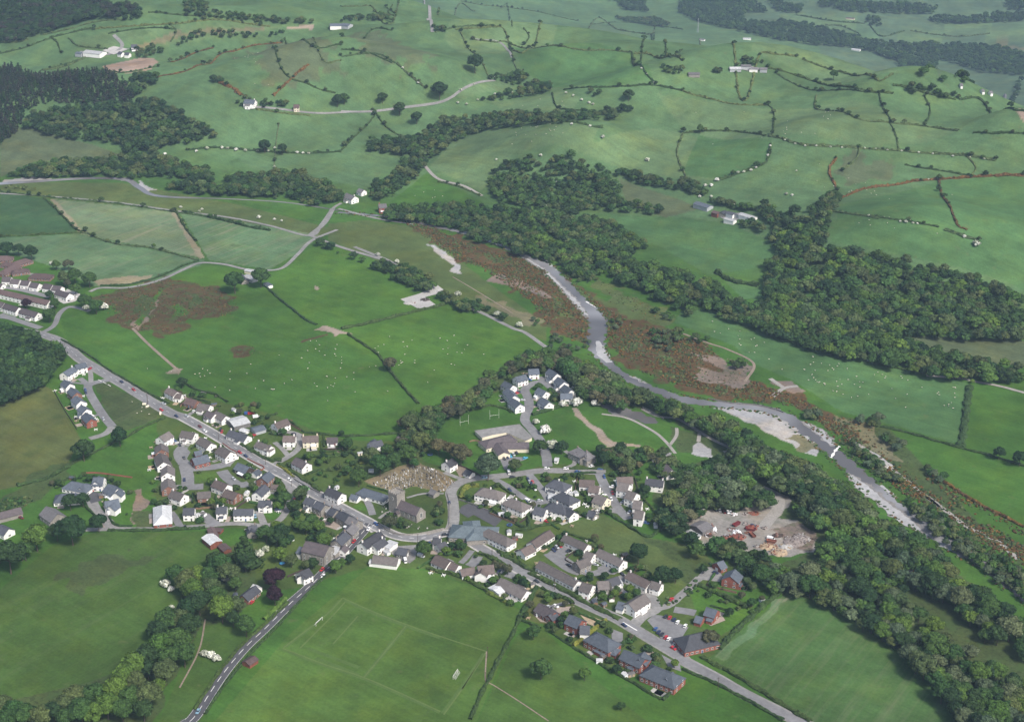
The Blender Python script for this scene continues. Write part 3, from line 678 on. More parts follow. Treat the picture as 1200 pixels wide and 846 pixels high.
patch('path', S('F', 330, 270, 430, 290, 480, 330, 440, 365, 350, 330), 'paving', .12)
patch('car_park', S('H', 515, 110, 560, 90, 690, 95, 700, 110, 640, 130, 575, 150, 560, 185, 545, 180), 'asphalt', .15)
patch('playground', S('H', 245, 440, 290, 420, 555, 510, 480, 585, 440, 560, 330, 500, 290, 520, 225, 480), 'asphalt_dark', .15)
ribbon('driveway', S('G', 270, 830, 240, 780, 200, 760), 8, 'dirt_track', .14); ribbon('driveway', S('G', 370, 890 - 60, 330, 830, 270, 800), 3, 'lane', .14)
ribbon('driveway', S('J', 480, 310, 450, 360, 420, 380), 7, 'asphalt', .15); ribbon('driveway', S('J', 440, 270, 400, 320, 360, 360), 4, 'asphalt', .15)
ribbon('driveway', S('J', 740, 370, 730, 420, 690, 460), 6, 'asphalt', .15)
patch('driveway', S('J', 650, 580, 740, 590, 760, 630, 700, 640), 'concrete', .12)
ribbon('road', S('J', 1200, 430, 1120, 400, 1020, 330, 970, 290), 6.5, 'asphalt', .14)
patch('car_park', S('K', 130, 290, 200, 230, 290, 240, 270, 290, 220, 330), 'asphalt', .15)
ribbon('road', S('K', 200, 300, 270, 350, 380, 420, 470, 430, 540, 400), 6.5, 'asphalt', .155)
patch('driveway', S('K', 480, 390, 540, 360, 640, 410, 600, 440, 500, 430), 'asphalt', .165)
ribbon('road', S('K', 640, 445, 720, 500, 830, 570, 880, 640, 900, 680, 800, 730, 740, 790), 7.5, 'lane', .155)
ribbon('road', S('M', 160, 560, 240, 545, 300, 510, 330, 480, 400, 420, 480, 340), 5.5, 'lane', .16)
patch('driveway', S('M', 450, 350, 520, 270, 600, 260, 640, 330, 620, 370), 'lane', .165)
patch('car_park', S('M', 110, 640, 160, 600, 230, 610, 400, 690, 350, 770, 430, 846, 260, 846, 160, 700), 'asphalt', .15)
ribbon('driveway', S('M', 300, 565, 400, 580, 450, 590), 7, 'asphalt', .16)
patch('driveway', S('L', 310, 190, 440, 180, 420, 220, 320, 245), 'paving', .13); patch('driveway', S('L', 455, 215, 630, 280, 600, 330, 550, 320), 'timber_pale', .13)
patch('driveway', S('L', 700, 340, 780, 370, 780, 440, 720, 460, 700, 400), 'asphalt', .13); patch('driveway', S('L', 910, 480, 1030, 510, 980, 560), 'paving', .13)
patch('driveway', S('L', 1050, 520, 1180, 590, 1190, 640, 1100, 610), 'asphalt', .13); patch('patio', S('L', 150, 240, 200, 290, 290, 305, 280, 280), 'paving', .12)
patch('patio', S('L', 520, 460, 560, 440, 620, 500, 600, 520), 'paving', .12); patch('patio', S('L', 740, 560, 780, 550, 900, 620, 860, 630), 'paving', .12)
patch('patio', S('M', 510, 650, 640, 610, 660, 640, 560, 680), 'paving', .12)
patch('driveway', S('I', 1000, 0, 1190, 30, 1110, 95, 1030, 60), 'gravel', .12) if False else None
for seg, o_ in ((MAIN[10:], 4.7), (MAIN[10:], -4.7), (EAST[:12], 4.2), (EAST[:12], -4.2)): ribbon('pavement', seg, 1.5, 'concrete', .20, off=o_)
# country lanes and tracks
ribbon('lane', S('T1', -20, 680, 150, 690, 400, 712, 600, 740, 800, 765, 950, 795, 1090, 830) + S('T1', 1130, 790, 1170, 735, 1200, 715), 3.8, 'lane', .3)
ribbon('lane', S('S2', 380, -50, 262, 0, 200, 60, 130, 125, 60, 140) + S('S1', 1150, 135, 1050, 112, 940, 105, 870, 130, 750, 185, 600, 220, 470, 222, 420, 240), 4.2, 'lane', .25)
ribbon('lane', f(363, 276, 380, 262, 390, 245), 5.5, 'lane', .3)
ribbon('lane', S('S1', 420, 330, 330, 310, 280, 340, 250, 400, 180, 440), 5, 'asphalt', .2)
ribbon('lane', S('T2', -10, 735, 130, 770, 260, 790), 4, 'lane', .3)
ribbon('lane', f(363, 276, 400, 290, 450, 305), 4.5, 'lane', .25); ribbon('lane', S('S2', 460, 30, 560, 70, 630, 100, 760, 180, 870, 235) + S('S2', 960, 300, 1060, 340, 1200, 410) + S('S3', 60, 430, 160, 500), 4.2, 'lane', .2)
ribbon('lane', S('T1', 1230, 395, 1090, 398, 900, 378), 3.6, 'lane', .52)
ribbon('lane', S('T2', 0, 393, 180, 385, 330, 365, 385, 345, 420, 320, 540, 285), 3.6, 'lane', .5); ribbon('lane', S('T2', 600, 205, 570, 160, 470, 140), 3.4, 'lane', .6)
ribbon('lane', S('T2', 290, -20, 310, 25, 305, 70, 320, 115), 4.5, 'lane', .7)
ribbon('lane', S('T2', 285, 575, 340, 630, 430, 655, 495, 690), 4, 'gravel_track', .4)
ribbon('lane', S('T1', 400, 125, 430, 165, 370, 195, 280, 185), 5, 'lane', .7)
ribbon('track', S('V3', 180, 220, 300, 240, 420, 300, 480, 350, 525, 405), 2.6, 'gravel_track', .15); ribbon('track', S('V3', 500, 365, 530, 320, 530, 285), 2.6, 'gravel_track', .15)
ribbon('track', S('V3', 370, 195, 440, 230, 540, 245, 640, 305, 720, 350, 790, 385, 750, 398), 3.4, 'gravel_track', .15); ribbon('track', S('V3', 638, 310, 632, 350), 3, 'gravel_track', .15)
ribbon('track', S('V3', 415, 440, 480, 430, 495, 400), 4, 'lane', .15)
ribbon('track', S('N', 670, 310, 760, 350, 800, 400, 780, 470, 740, 520, 680, 600), 8, 'gravel_track', .14); ribbon('track', S('V1', 255, 10, 340, 55, 430, 105), 3.4, 'gravel_track', .15)
ribbon('track', S('V2', 375, 255, 450, 300, 560, 380, 640, 445, 720, 510, 800, 575), 3.0, 'gravel_track', .15, ragged=.3); ribbon('track', S('V1', 730, 0, 780, 35) + S('V1', 920, 140, 1000, 180, 1080, 220, 1130, 265, 1170, 300), 4, 'gravel_track', .15)
ribbon('track', S('V2', 440, 305, 510, 340, 560, 385), 6, 'gravel', .14); ribbon('track', S('V2', 20, 60, 80, 20, 140, 10) + [(940, 452)], 4, 'gravel_track', .15) if False else ribbon('track', S('S4', 20, 730, 75, 690, 140, 680), 4, 'gravel_track', .15)
ribbon('track', S('S4', 10, 645, 75, 690), 4, 'gravel_track', .155)
ribbon('track', S('S4', 740, 632, 900, 645, 960, 658, 1080, 680, 1200, 712), 3.6, 'gravel_track', .25); ribbon('track', S('S3', 800, 435, 920, 480, 1010, 510, 1130, 575, 1090, 660), 2.4, 'dirt_track', .14)
ribbon('track', S('S1', 620, 410, 700, 490, 830, 605), 2.6, 'dirt_track', .14)
ribbon('path', S('U1', 960, 365, 930, 510, 840, 685), 1.0, 'dirt_track', .12); ribbon('path', S('U3', 280, 515, 275, 650, 300, 665, 420, 740, 570, 840), .8, 'dirt_track', .12)
ribbon('path', S('S2', 920, 170, 1030, 235, 1200, 340), 1.1, 'dirt_track', .13)
ribbon('lane', S('Q', 10, 570, 200, 600, 440, 660), 7, 'asphalt', .15); ribbon('lane', S('Q', 0, 830, 120, 846), 8, 'asphalt', .15); ribbon('lane', S('S1', 0, 345, 100, 380, 190, 410), 7, 'asphalt', .19)
ribbon('road', S('Q', 0, 385, 60, 400, 220, 450, 420, 480), 5, 'lane', .15)
patch('driveway', S('Q', 590, 590, 720, 640, 660, 700, 560, 720, 500, 690), 'concrete', .14)
patch('farmyard', S('T1', 360, 180, 400, 165, 450, 175, 480, 165, 400, 195), 'concrete', .8); patch('farmyard', S('T3', 170, 240, 240, 236, 290, 246, 240, 254), 'lane', .9)
patch('farmyard', S('T3', 100, 745, 150, 752, 210, 764, 190, 775, 140, 770), 'lane', .4); patch('farmyard', S('S2', 675, 275, 760, 250, 850, 210, 890, 240, 790, 265, 840, 300, 770, 325), 'concrete', .2)
# the river, its backwater and a weir's white water
ribbon('river', S('T1', -60, 650, 100, 640, 300, 628, 440, 632, 490, 660, 560, 690, 800, 700, 1000, 712, 1190, 740), [10, 9, 8, 8, 7, 6, 3, 3, 3], 'water', .12)
RIV = f(396, 249, 432, 252, 470, 256, 500, 264, 540, 272, 590, 288) + S('S3', 80, 85, 160, 125, 230, 190, 290, 255, 350, 310, 390, 350, 405, 400, 395, 460, 395, 510, 440, 565, 500, 615, 570, 660, 650, 690, 720, 715) + S('V3', 500, 135, 600, 160, 700, 172, 800, 180, 900, 190, 1000, 212, 1080, 255, 1150, 310) + S('V2', 230, 250, 310, 320, 400, 400, 480, 470, 560, 545, 660, 620, 760, 690, 880, 770, 1000, 830) + f(1190, 690, 1220, 710)
RW = [5, 5, 5, 6, 7, 8, 10, 12, 13, 13, 13, 16, 18, 16, 12, 9, 8, 8, 9, 10, 11, 11, 10, 10, 10, 11, 11, 12, 12, 12, 12, 12, 12, 12, 12, 12, 11, 10]
RW = (RW + [14] * 99)[:len(RIV)]
ribbon('river', RIV, RW, 'water', .12, ragged=.42, step=2.0)
ribbon('backwater', S('V3', 150, 120, 190, 150, 250, 200, 330, 225, 400, 250, 440, 262), [5, 11, 16, 15, 12, 4], 'water', .12, ragged=.4, step=2.0)
ribbon('rapids', S('V2', 295, 345, 315, 312, 335, 290), 1.6, 'white_paint', .16, ragged=.9, step=1.0); ribbon('rapids', S('S3', 345, 285, 370, 300, 395, 312), 1.2, 'white_paint', .16, ragged=.9, step=1.0)
ribbon('shingle', S('V2', 380, 415, 470, 490, 540, 545, 640, 625, 740, 695), [4, 12, 10, 12, 6], 'wet_shingle', .122, off=-1.5, ragged=.5, step=2); ribbon('shingle', S('V2', 160, 175, 240, 222, 310, 290), [4, 9, 6], 'wet_shingle', .122, ragged=.5, step=2); ribbon('shingle', S('S3', 60, 78, 150, 140, 230, 215, 300, 290, 352, 360), [4, 6, 5, 7, 5], 'wet_shingle', .122, ragged=.5, step=2)
ribbon('gravel_bar', S('V2', 400, 425, 470, 490, 540, 545, 640, 625, 720, 680), [3, 9, 7, 9, 4], 'gravel', .125, off=-2.5, ragged=.25, step=2)
ribbon('gravel_bar', S('V2', 180, 185, 240, 222, 300, 285), [2, 6, 4], 'gravel', .125, ragged=.5, step=2); ribbon('gravel_bar', S('V2', 525, 470, 580, 515), [2, 3], 'gravel', .125, ragged=.4, step=2)
ribbon('gravel_bar', S('S3', 400, 470, 425, 530, 455, 570), [3, 10, 5], 'gravel', .125, ragged=.2, step=2); ribbon('gravel_bar', S('S3', 70, 85, 150, 140, 230, 215, 300, 290, 350, 350), [2, 3, 2, 4, 2], 'gravel', .126, ragged=.7, step=2)
# the worn lines of the sports pitch
def faint(pts, w): return ribbon('pitch_marking', pts, w, 'pitch_line', .08)
simple('pitch_line', (.092, .136, .040), .9, .15, 1)
for a in (S('U2', 725, 265, 640, 350, 445, 500), S('U2', 445, 500, 640, 575, 820, 635, 1000, 712, 1180, 795), S('U2', 725, 265, 870, 330, 1025, 390, 1197, 450) + S('U3', 280, 515), S('U2', 1020, 395, 920, 520, 825, 635),
          S('U3', 280, 515, 180, 670, 80, 810), S('U2', 735, 285, 680, 345, 525, 500), S('U2', 795, 350, 680, 480), S('U3', 255, 545, 165, 690)):
    faint(a, .9)

simple('pitch_band', (.064, .112, .026), .9, .15, 1)
for a in (S('U2', 445, 505, 640, 580, 820, 640, 1000, 718, 1180, 800), S('U2', 735, 275, 870, 338, 1025, 398, 1180, 452), S('U3', 270, 525, 172, 670, 75, 805), S('U2', 600, 545, 800, 625), S('U2', 715, 275, 635, 355, 455, 495), S('U2', 1015, 405, 915, 525, 830, 630), S('U2', 560, 500, 800, 590)):
    ribbon('pitch_marking', a, 2.6, 'pitch_band', .075)
# ------------------------------------------------------------------ trees
def lobe_sphere(n=7, k=4):
    V = []; 
    for j in range(k + 1):
        ph = math.pi * j / k
        for i in range(n):
            th = 2 * math.pi * (i + .5 * (j % 2)) / n
            V.append((math.sin(ph) * math.cos(th), math.sin(ph) * math.sin(th), math.cos(ph)))
    F = []
    for j in range(k):
        for i in range(n):
            F.append((j * n + i, (j + 1) * n + i, (j + 1) * n + (i + 1) % n, j * n + (i + 1) % n))
    return np.array(V), np.array(F)

def crown(seed, lobes=15, leaves=42, ax=.42, az=.36, zc=.58, lr=(.13, .21), lsize=(.035, .06), flat=.35, core=(7, 4), shape='round'):
    r = np.random.default_rng(seed)
    SV, SF = lobe_sphere(*core)
    Vs, Fs, T = [], [], []; nb = 0
    for q in range(lobes):
        if shape == 'cone':
            h = (q + .5) / lobes; a = q * 2.4 + r.uniform(-.4, .4); rad = ax * (1 - h) * .75
            c = np.array([rad * math.cos(a), rad * math.sin(a), .12 + .82 * h]); R = ax * (1.02 - h) * .62 + .03
            sc = np.array([1, 1, .8])
        else:
            u = -flat + (1 + flat) * ((q + .5) / lobes) ** .9 if q else 1.0
            a = q * 2.39996 + r.uniform(-.5, .5)
            s = math.sqrt(max(0, 1 - u * u)); k = r.uniform(.55, .78)
            c = np.array([ax * s * math.cos(a) * k, ax * s * math.sin(a) * k, zc + az * u * r.uniform(.5, .82)])
            R = r.uniform(*lr); sc = np.array([1, 1, r.uniform(.75, .95)])
        lt = r.uniform(.78, 1.22)
        V = SV * (1 + r.uniform(-.16, .16, (len(SV), 1))) * R * .88 * sc + c
        Vs.append(V); Fs.append(SF + nb); nb += len(V); T.append(np.full(len(SF), .82 * lt) * r.uniform(.85, 1.1, len(SF)))
        n = leaves
        d = r.normal(size=(n, 3)); d[:, 2] = np.abs(d[:, 2]) * 1.0 - .25; d /= np.linalg.norm(d, axis=1)[:, None]
        p = c + d * sc * R * r.uniform(.88, 1.16, (n, 1))
        nn = d + r.normal(size=(n, 3)) * .42; nn /= np.linalg.norm(nn, axis=1)[:, None]
        t = np.cross(nn, r.normal(size=(n, 3))); t /= np.linalg.norm(t, axis=1)[:, None]; b = np.cross(nn, t)
        sz = r.uniform(*lsize, (n, 1)); e = r.uniform(.6, 1, (n, 1))
        Q = np.stack([p - t * sz - b * sz * e, p + t * sz * 1.1 - b * sz * e * .6, p + t * sz * .8 + b * sz * e, p - t * sz * .9 + b * sz * e * .8], 1).reshape(-1, 3)
        Vs.append(Q); Fs.append(np.arange(n * 4).reshape(-1, 4) + nb); nb += n * 4
        T.append(lt * r.uniform(.78, 1.28, n))
    return np.vstack(Vs), np.vstack(Fs), np.concatenate(T)

def trunk_mesh(seed, top=.5, r0=.022, limbs=4):
    r = random.Random(seed); mb = MB()
    mb.tube((0, 0, -.03), (r.uniform(-.02, .02), r.uniform(-.02, .02), top), r0, r0 * .55, 7)
    for k in range(limbs):
        a = k * 2 * math.pi / limbs + r.uniform(-.4, .4)
        z0 = top * r.uniform(.55, .95)
        mb.tube((0, 0, z0), (.25 * math.cos(a), .25 * math.sin(a), z0 + r.uniform(.14, .26)), r0 * .5, r0 * .18, 5)
    return mb.me('trunk', [MAT['bare_wood']])

ROUND = [crown(s, lobes=20, leaves=95, lsize=(.016, .034), lr=(.11, .19)) for s in (1, 2, 3)] + [crown(4, lobes=23, leaves=85, ax=.36, az=.40, zc=.56, lsize=(.016, .034), lr=(.11, .18)), crown(5, lobes=18, leaves=95, ax=.47, az=.32, zc=.6, lsize=(.016, .034))]
FARR = [crown(s, lobes=10, leaves=25, core=(7, 4), az=.42, zc=.55, lr=(.15, .23), lsize=(.026, .052)) for s in range(20, 26)]
CONE = [crown(s, lobes=13, leaves=26, ax=.24, shape='cone', lsize=(.02, .045)) for s in (30, 31)]
FARC = [crown(s, lobes=7, leaves=10, ax=.2, shape='cone', core=(6, 3), lsize=(.03, .06)) for s in (32, 33, 34)]
BUSH = [crown(s, lobes=8, leaves=22, ax=.52, az=.40, zc=.42, lr=(.22, .34), lsize=(.07, .13), flat=.5, core=(6, 3)) for s in (40, 41, 42)]
_cache = {}
def crown_me(fam, k, matname):
    key = (fam, k, matname)
    if key not in _cache:
        V, F, T = {'round': ROUND, 'cone': CONE, 'bush': BUSH, 'far': FARR}[fam][k]
        _cache[key] = mesh('crown', V, F, MAT[matname], attrs={'tint': ('FACE', 'FLOAT', T)})
    return _cache[key]
TRUNKS = [trunk_mesh(s) for s in (1, 2, 3)]
STUBS = trunk_mesh(9, .3, .05, 3)

N_TREES = {}
def tree(x, y, H, fam='round', matname='leaf', name='broadleaf_tree', label='', cat='tree', group=None, wide=1.0, z=None):
    k = int(rng.integers(0, {'round': 5, 'cone': 2, 'bush': 3, 'far': 6}[fam]))
    e = empty(name, (x, y, gz(x, y) if z is None else z), rng.uniform(0, 6.28)); e.scale = (H * wide, H * wide, H)
    tag(e, label, cat, group)
    new('trunk', TRUNKS[k % 3] if fam in ('round', 'cone') else STUBS, e)
    new('crown', crown_me(fam, k, matname), e)
    N_TREES[name] = N_TREES.get(name, 0) + 1
    return e

def ppm(x, y):
    """survey pixels per metre at a place"""
    return FPX / (y * CP + CAM_H * SP)

def place_px(px, py, rpx, ratio=.43):
    """crown centre and radius on the survey -> place and height of the tree"""
    w = unproj([px], [py], 0)[0]
    for _ in range(3):
        H = rpx / ppm(*w) / ratio
        w = unproj([px], [py], .56 * H)[0]
    return w[0], w[1], H

GREENS = ['leaf', 'leaf', 'leaf_olive', 'leaf_dark', 'leaf_bright']
# single trees one can point at: sheet, x, y, crown radius, leaf, label
ONE = [
 ('A', 583, 640, 72, 'leaf_dark', 'round dark green tree standing alone at the foot of the slate-roofed staggered row'),
 ('A', 838, 545, 65, 'leaf_dark', 'round dark tree on the dark hedge line below the turning head of the lane'),
 ('f', 457, 426, 8, 'leaf_brown', 'lone thin brownish tree on the hedge between the two bright sheep fields'),
 ('L', 150, 365, 46, 'leaf', 'open-crowned tree below the red brick bungalow with the purple roof'),
 ('L', 205, 620, 70, 'leaf', 'broad round tree standing alone in the rough field below the brick houses'),
 ('L', 510, 655, 45, 'leaf_bright', 'low rounded bright tree alone in the rough field, smaller of its two lone trees'),
 ('D', 760, 770, 92, 'leaf_dark', 'tall dark conifer-like tree behind the rusty red barn'),
 ('O', 640, 330, 75, 'leaf_dark', 'tall dark green tree beside the white blossom tree near the barn'),
 ('O', 845, 460, 78, 'leaf_copper', 'large dark purple copper beech, upper of the pair by the white cottage'),
 ('O', 850, 580, 66, 'leaf_copper', 'large dark purple copper beech, lower of the pair beside the road hedge'),
 ('H', 430, 150, 95, 'leaf_willow', 'big pale silvery-green tree in front of the school car park'),
 ('G', 240, 670, 75, 'leaf_brown', 'broad olive-brown tree between the school field and the white house'),
 ('G', 85, 615, 55, 'leaf_brown', 'brownish tree at the lower corner of the school field'), ('G', 170, 640, 55, 'leaf_brown', 'dark brownish tree in the middle of the clump below the school field'),
 ('G', 620, 750, 45, 'leaf_olive', 'olive rounded bush-like tree on the lawn by the school car park'),
 ('G', 800, 620, 55, 'leaf_dark', 'dark tree at the bend of the road beside the school'), ('G', 950, 620, 45, 'leaf_dark', 'dark upright tree beside the white blossom by the stone house drive'),
 ('I', 385, 40, 40, 'leaf_dark', 'tall narrow dark tree nearest the grey stone house, upper one'), ('I', 400, 100, 55, 'leaf_dark', 'tall dark tree beside the grey stone house, lower one'),
 ('I', 695, 325, 42, 'leaf_dark', 'rounded dark garden tree by the white stepped row of houses'), ('I', 860, 390, 50, 'leaf_bright', 'bright green tree on the lawn below the slate farmhouse with three chimneys'),
 ('F', 1055, 490, 60, 'leaf', 'round green tree at the corner of the yard behind the shops'),
 ('J', 100, 260, 52, 'leaf', 'leafy tree beside the slate and white pair at the road bend') if False else ('J', 690, 400, 38, 'leaf_brown', 'reddish clipped tree by the bungalow drive gate'),
 ('K', 940, 440, 62, 'leaf_dark', 'broad dark tree behind the lower end of the brown terrace'), ('K', 1030, 440, 55, 'leaf_dark', 'dark tree on the field edge beside the terrace end, farther of the two'),
 ('K', 770, 280, 68, 'leaf_dark', 'wide dark spreading bush-like tree in the green paddock'), ('K', 710, 535, 30, 'leaf_bright', 'small bright green tree in the terrace back gardens'),
 ('E', 660 - 60, 470, 62, 'leaf', 'rounded green tree at the upper corner of the graveyard') if True else None,
 ('E', 960, 90, 65, 'leaf_olive', 'olive round tree by the big sheep field corner'), ('E', 1075, 115, 70, 'leaf_olive', 'big olive tree between the sheep field and the school field'),
 ('E', 1040, 225, 75, 'leaf_olive', 'big grey-olive tree above the graveyard corner'), ('E', 945, 310, 60, 'leaf', 'green tree at the top edge of the graveyard'),
 ('E', 750, 385, 72, 'leaf', 'big green tree overhanging the top of the graveyard'), ('E', 850, 350, 58, 'leaf', 'green tree in the line above the graveyard'),
 ('E', 520, 240, 48, 'leaf', 'dense green tree in the garden behind the cream house'), ('E', 690, 320, 55, 'leaf_olive', 'soft green tree below the conservatory house'), ('E', 800, 280, 45, 'leaf', 'green tree right beside the conservatory house'),
 ('E', 480, 165, 22, 'leaf_dark', 'small dark tree on the edge of the sheep field'), ('E', 820, 790, 48, 'leaf_brown', 'brown-green bushy tree at the churchyard gate'),
 ('S4', 1080, 800 - 480, 28, 'leaf', 'lone round tree at the hedge crossing of the far river fields') if False else ('V2', 1083, 320, 30, 'leaf_dark', 'dark round tree on the hedge in the field beyond the river'), ('V2', 1180, 345, 36, 'leaf_dark', 'dark tree at the end of the hedge beyond the river'),
 ('U3', 910, 770, 20, 'leaf', 'low scrubby tree alone in the field by the road hedge'),
 ('T2', 145, 343, 17, 'leaf_dark', 'small round dark tree alone on the hill pasture'), ('T2', 265, 412, 20, 'leaf_dark', 'dark round tree alone below the hill lane'), ('T2', 1010, 333, 18, 'leaf_dark', 'dark tree alone in the wide hill field'),
 ('T2', 10, 345, 18, 'leaf', 'round tree at the end of the three-tree line by the hill lane'), ('T2', 205, 380, 22, 'leaf_dark', 'dark hill tree touching the lane wall'), ('T2', 345, 315, 28, 'leaf_dark', 'dark bushy hill tree above the lane bend'),
 ('T2', 470, 220, 30, 'leaf_dark', 'dark wide thicket tree alone high on the hill'), ('T3', 532, 262, 16, 'leaf', 'tree alone in the hollow near the hilltop hedges'), ('T3', 62, 452, 14, 'leaf', 'small tree at the end of a hill hedge'),
 ('T3', 395, 740, 20, 'leaf_dark', 'dark round tree right of the valley farm'),
 ('T1', 930, 512, 22, 'leaf_dark', 'dark round tree on the blossoming hedge'), ('T1', 992, 522, 18, 'leaf_dark', 'dark tree next to the stone wall on the blossoming hedge'), ('T1', 1185, 352, 20, 'leaf_dark', 'dark tree near the hill lane junction'),
 ('B', 320, 108, 38, 'leaf_dark', 'dark tree behind the first white house at the sheep field edge'),
 ('D', 910, 620 + 10, 60, 'leaf', 'leafy green tree beside the stone cottage by the stream'), ('D', 1040, 380, 55, 'leaf', 'leafy tree inside the bend of the lane'), ('D', 1165, 590 - 260, 45, 'leaf', 'tree between the lane bend and the main road junction'),
 ('M', 555, 760, 62, 'leaf_brown', 'thin brown-green tree beside the big slate-roofed brick hall'),
 ('N', 1165, 590, 45, 'leaf_dark', 'dark tree at the edge of the rubble yard') if False else ('M', 930, 215, 55, 'leaf_dark', 'dark conifer-like tree by the scrap yard fence'),
 ('P', 250, 290, 92, 'leaf_bright', 'bright green round tree at the top corner of the near pasture'), ('P', 500, 240, 100, 'leaf_dark', 'large dark tree beside the lane entrance at the pasture top'), ('P', 395, 255, 62, 'leaf_dark', 'dark tree between the bright tree and the large dark tree'),
 ('P', 690, 190, 62, 'leaf_dark', 'round dark tree nearest the lane bend on the pasture top hedge'), ('P', 490, 45, 58, 'leaf_dark', 'dark garden tree in front of the slate close, nearer the stone barn'), ('P', 580, 30, 50, 'leaf_dark', 'dark garden tree in front of the slate close, nearer the lane'),
 ('P', 60, 430, 110, 'leaf_dark', 'very dark broad tree on the near pasture corner'), ('P', 150, 395, 60, 'leaf', 'green tree just below the bright round tree'), ('P', -10, 400, 70, 'leaf_bright', 'bright tree cut off by the pasture corner hedge'),
 ('Q', 55, 235, 62, 'leaf_dark', 'tall dark tree behind the purple-roofed care home, first from the field gate'), ('Q', 160, 240, 50, 'leaf_dark', 'tall narrow dark tree in the middle of the clump behind the purple-roofed home'), ('Q', 270, 265, 65, 'leaf_dark', 'dark tree at the end of the clump behind the purple-roofed home'),
 ('Q', 430, 640, 40, 'leaf_dark', 'small dark street tree between the white house row and the terrace'), ('Q', 230, 715, 45, 'leaf_copper', 'dark purple tree in front of the long white terrace'), ('Q', 480, 715, 45, 'leaf', 'green tree at the end of the long white terrace'), ('Q', 430, 815, 60, 'leaf', 'round green tree at the estate corner by the lane'),
 ('Q', 560, 490, 62, 'leaf_olive', 'olive-green tree in the copse behind the white house row'), ('Q', 600, 375, 45, 'leaf_brown', 'reddish-brown tree at the top of the copse beside the pale field'), ('Q', 650, 470, 70, 'leaf', 'green tree in the middle of the copse beside the pale field'),
 ('Q', 780, 500, 65, 'leaf', 'green tree at the copse end by the lane'), ('Q', 590, 540, 38, 'leaf_brown', 'brown tree at the lower side of the copse'), ('Q', 490, 375, 42, 'leaf', 'small green tree near the white blossom by the pale field'),
 ('Q', 740, 690, 62, 'leaf', 'green tree where the lane meets the marsh'), ('Q', 840, 740, 58, 'leaf', 'green tree between two white blossom trees by the marsh'), ('Q', 660, 590, 45, 'leaf', 'low green tree on the copse edge near the houses'),
 ('S2', 20, 170, 42, 'leaf', 'round tree beside the small farm at the lane bend'), ('S1', 1095, 190, 48, 'leaf', 'bushy green tree beside the small grey farm'),
]
ONE = [o for o in ONE if o]
# near belts, tree by tree
def belt(sheet, rows): return [(sheet,) + r for r in rows]
BELT1 = belt('U1', [(115, 75 - 30, 42), (870, 190, 55), (920, 165, 50), (970, 170, 48), (985, 215, 45), (900, 230, 58), (930, 285, 55), (880, 315, 50), (1035, 315, 62), (1110, 300, 42), (1090, 360, 38), (1150, 395, 48), (1010, 255, 42),
                    (780, 370, 58), (840, 370, 50), (885, 395, 55), (740, 420, 50), (830, 470, 60), (750, 490, 58), (860, 530, 55), (690, 540, 58), (790, 545, 50), (690, 600, 42), (770, 610, 58), (620, 580, 60), (580, 640, 62), (630, 660, 55), (540, 690, 60),
                    (700, 720, 60), (610, 730, 52), (740, 680, 40), (670, 790, 50), (440, 720, 55), (500, 770, 58), (570, 790, 52), (350, 730, 55), (380, 790, 58), (300, 770, 52), (440, 810, 50), (250, 800, 50), (310, 830, 48), (190, 820, 52), (120, 810, 50), (60, 800, 52), (10, 770, 50), (30, 840, 50), (-20, 820, 45),
                    (820, 155, 45), (1030, 110, 48), (1070, 150, 50), (1000, 90, 40), (1100, 200, 35)])
BELT2 = belt('F', [(190, 115, 45), (140, 200, 45), (60, 380, 55), (20, 340, 40), (270, 300, 50), (320, 340, 45), (230, 350, 45), (170, 330, 42), (60, 100 - 10, 40), (350, 440, 45), (380, 430, 38), (330, 410, 35), (50, 540, 50), (130, 580, 45), (280, 600, 38), (230, 610, 35), (440, 620, 45), (480, 600, 35), (540, 570, 35), (30, 430, 45), (80, 460, 40), (120, 430, 35)])
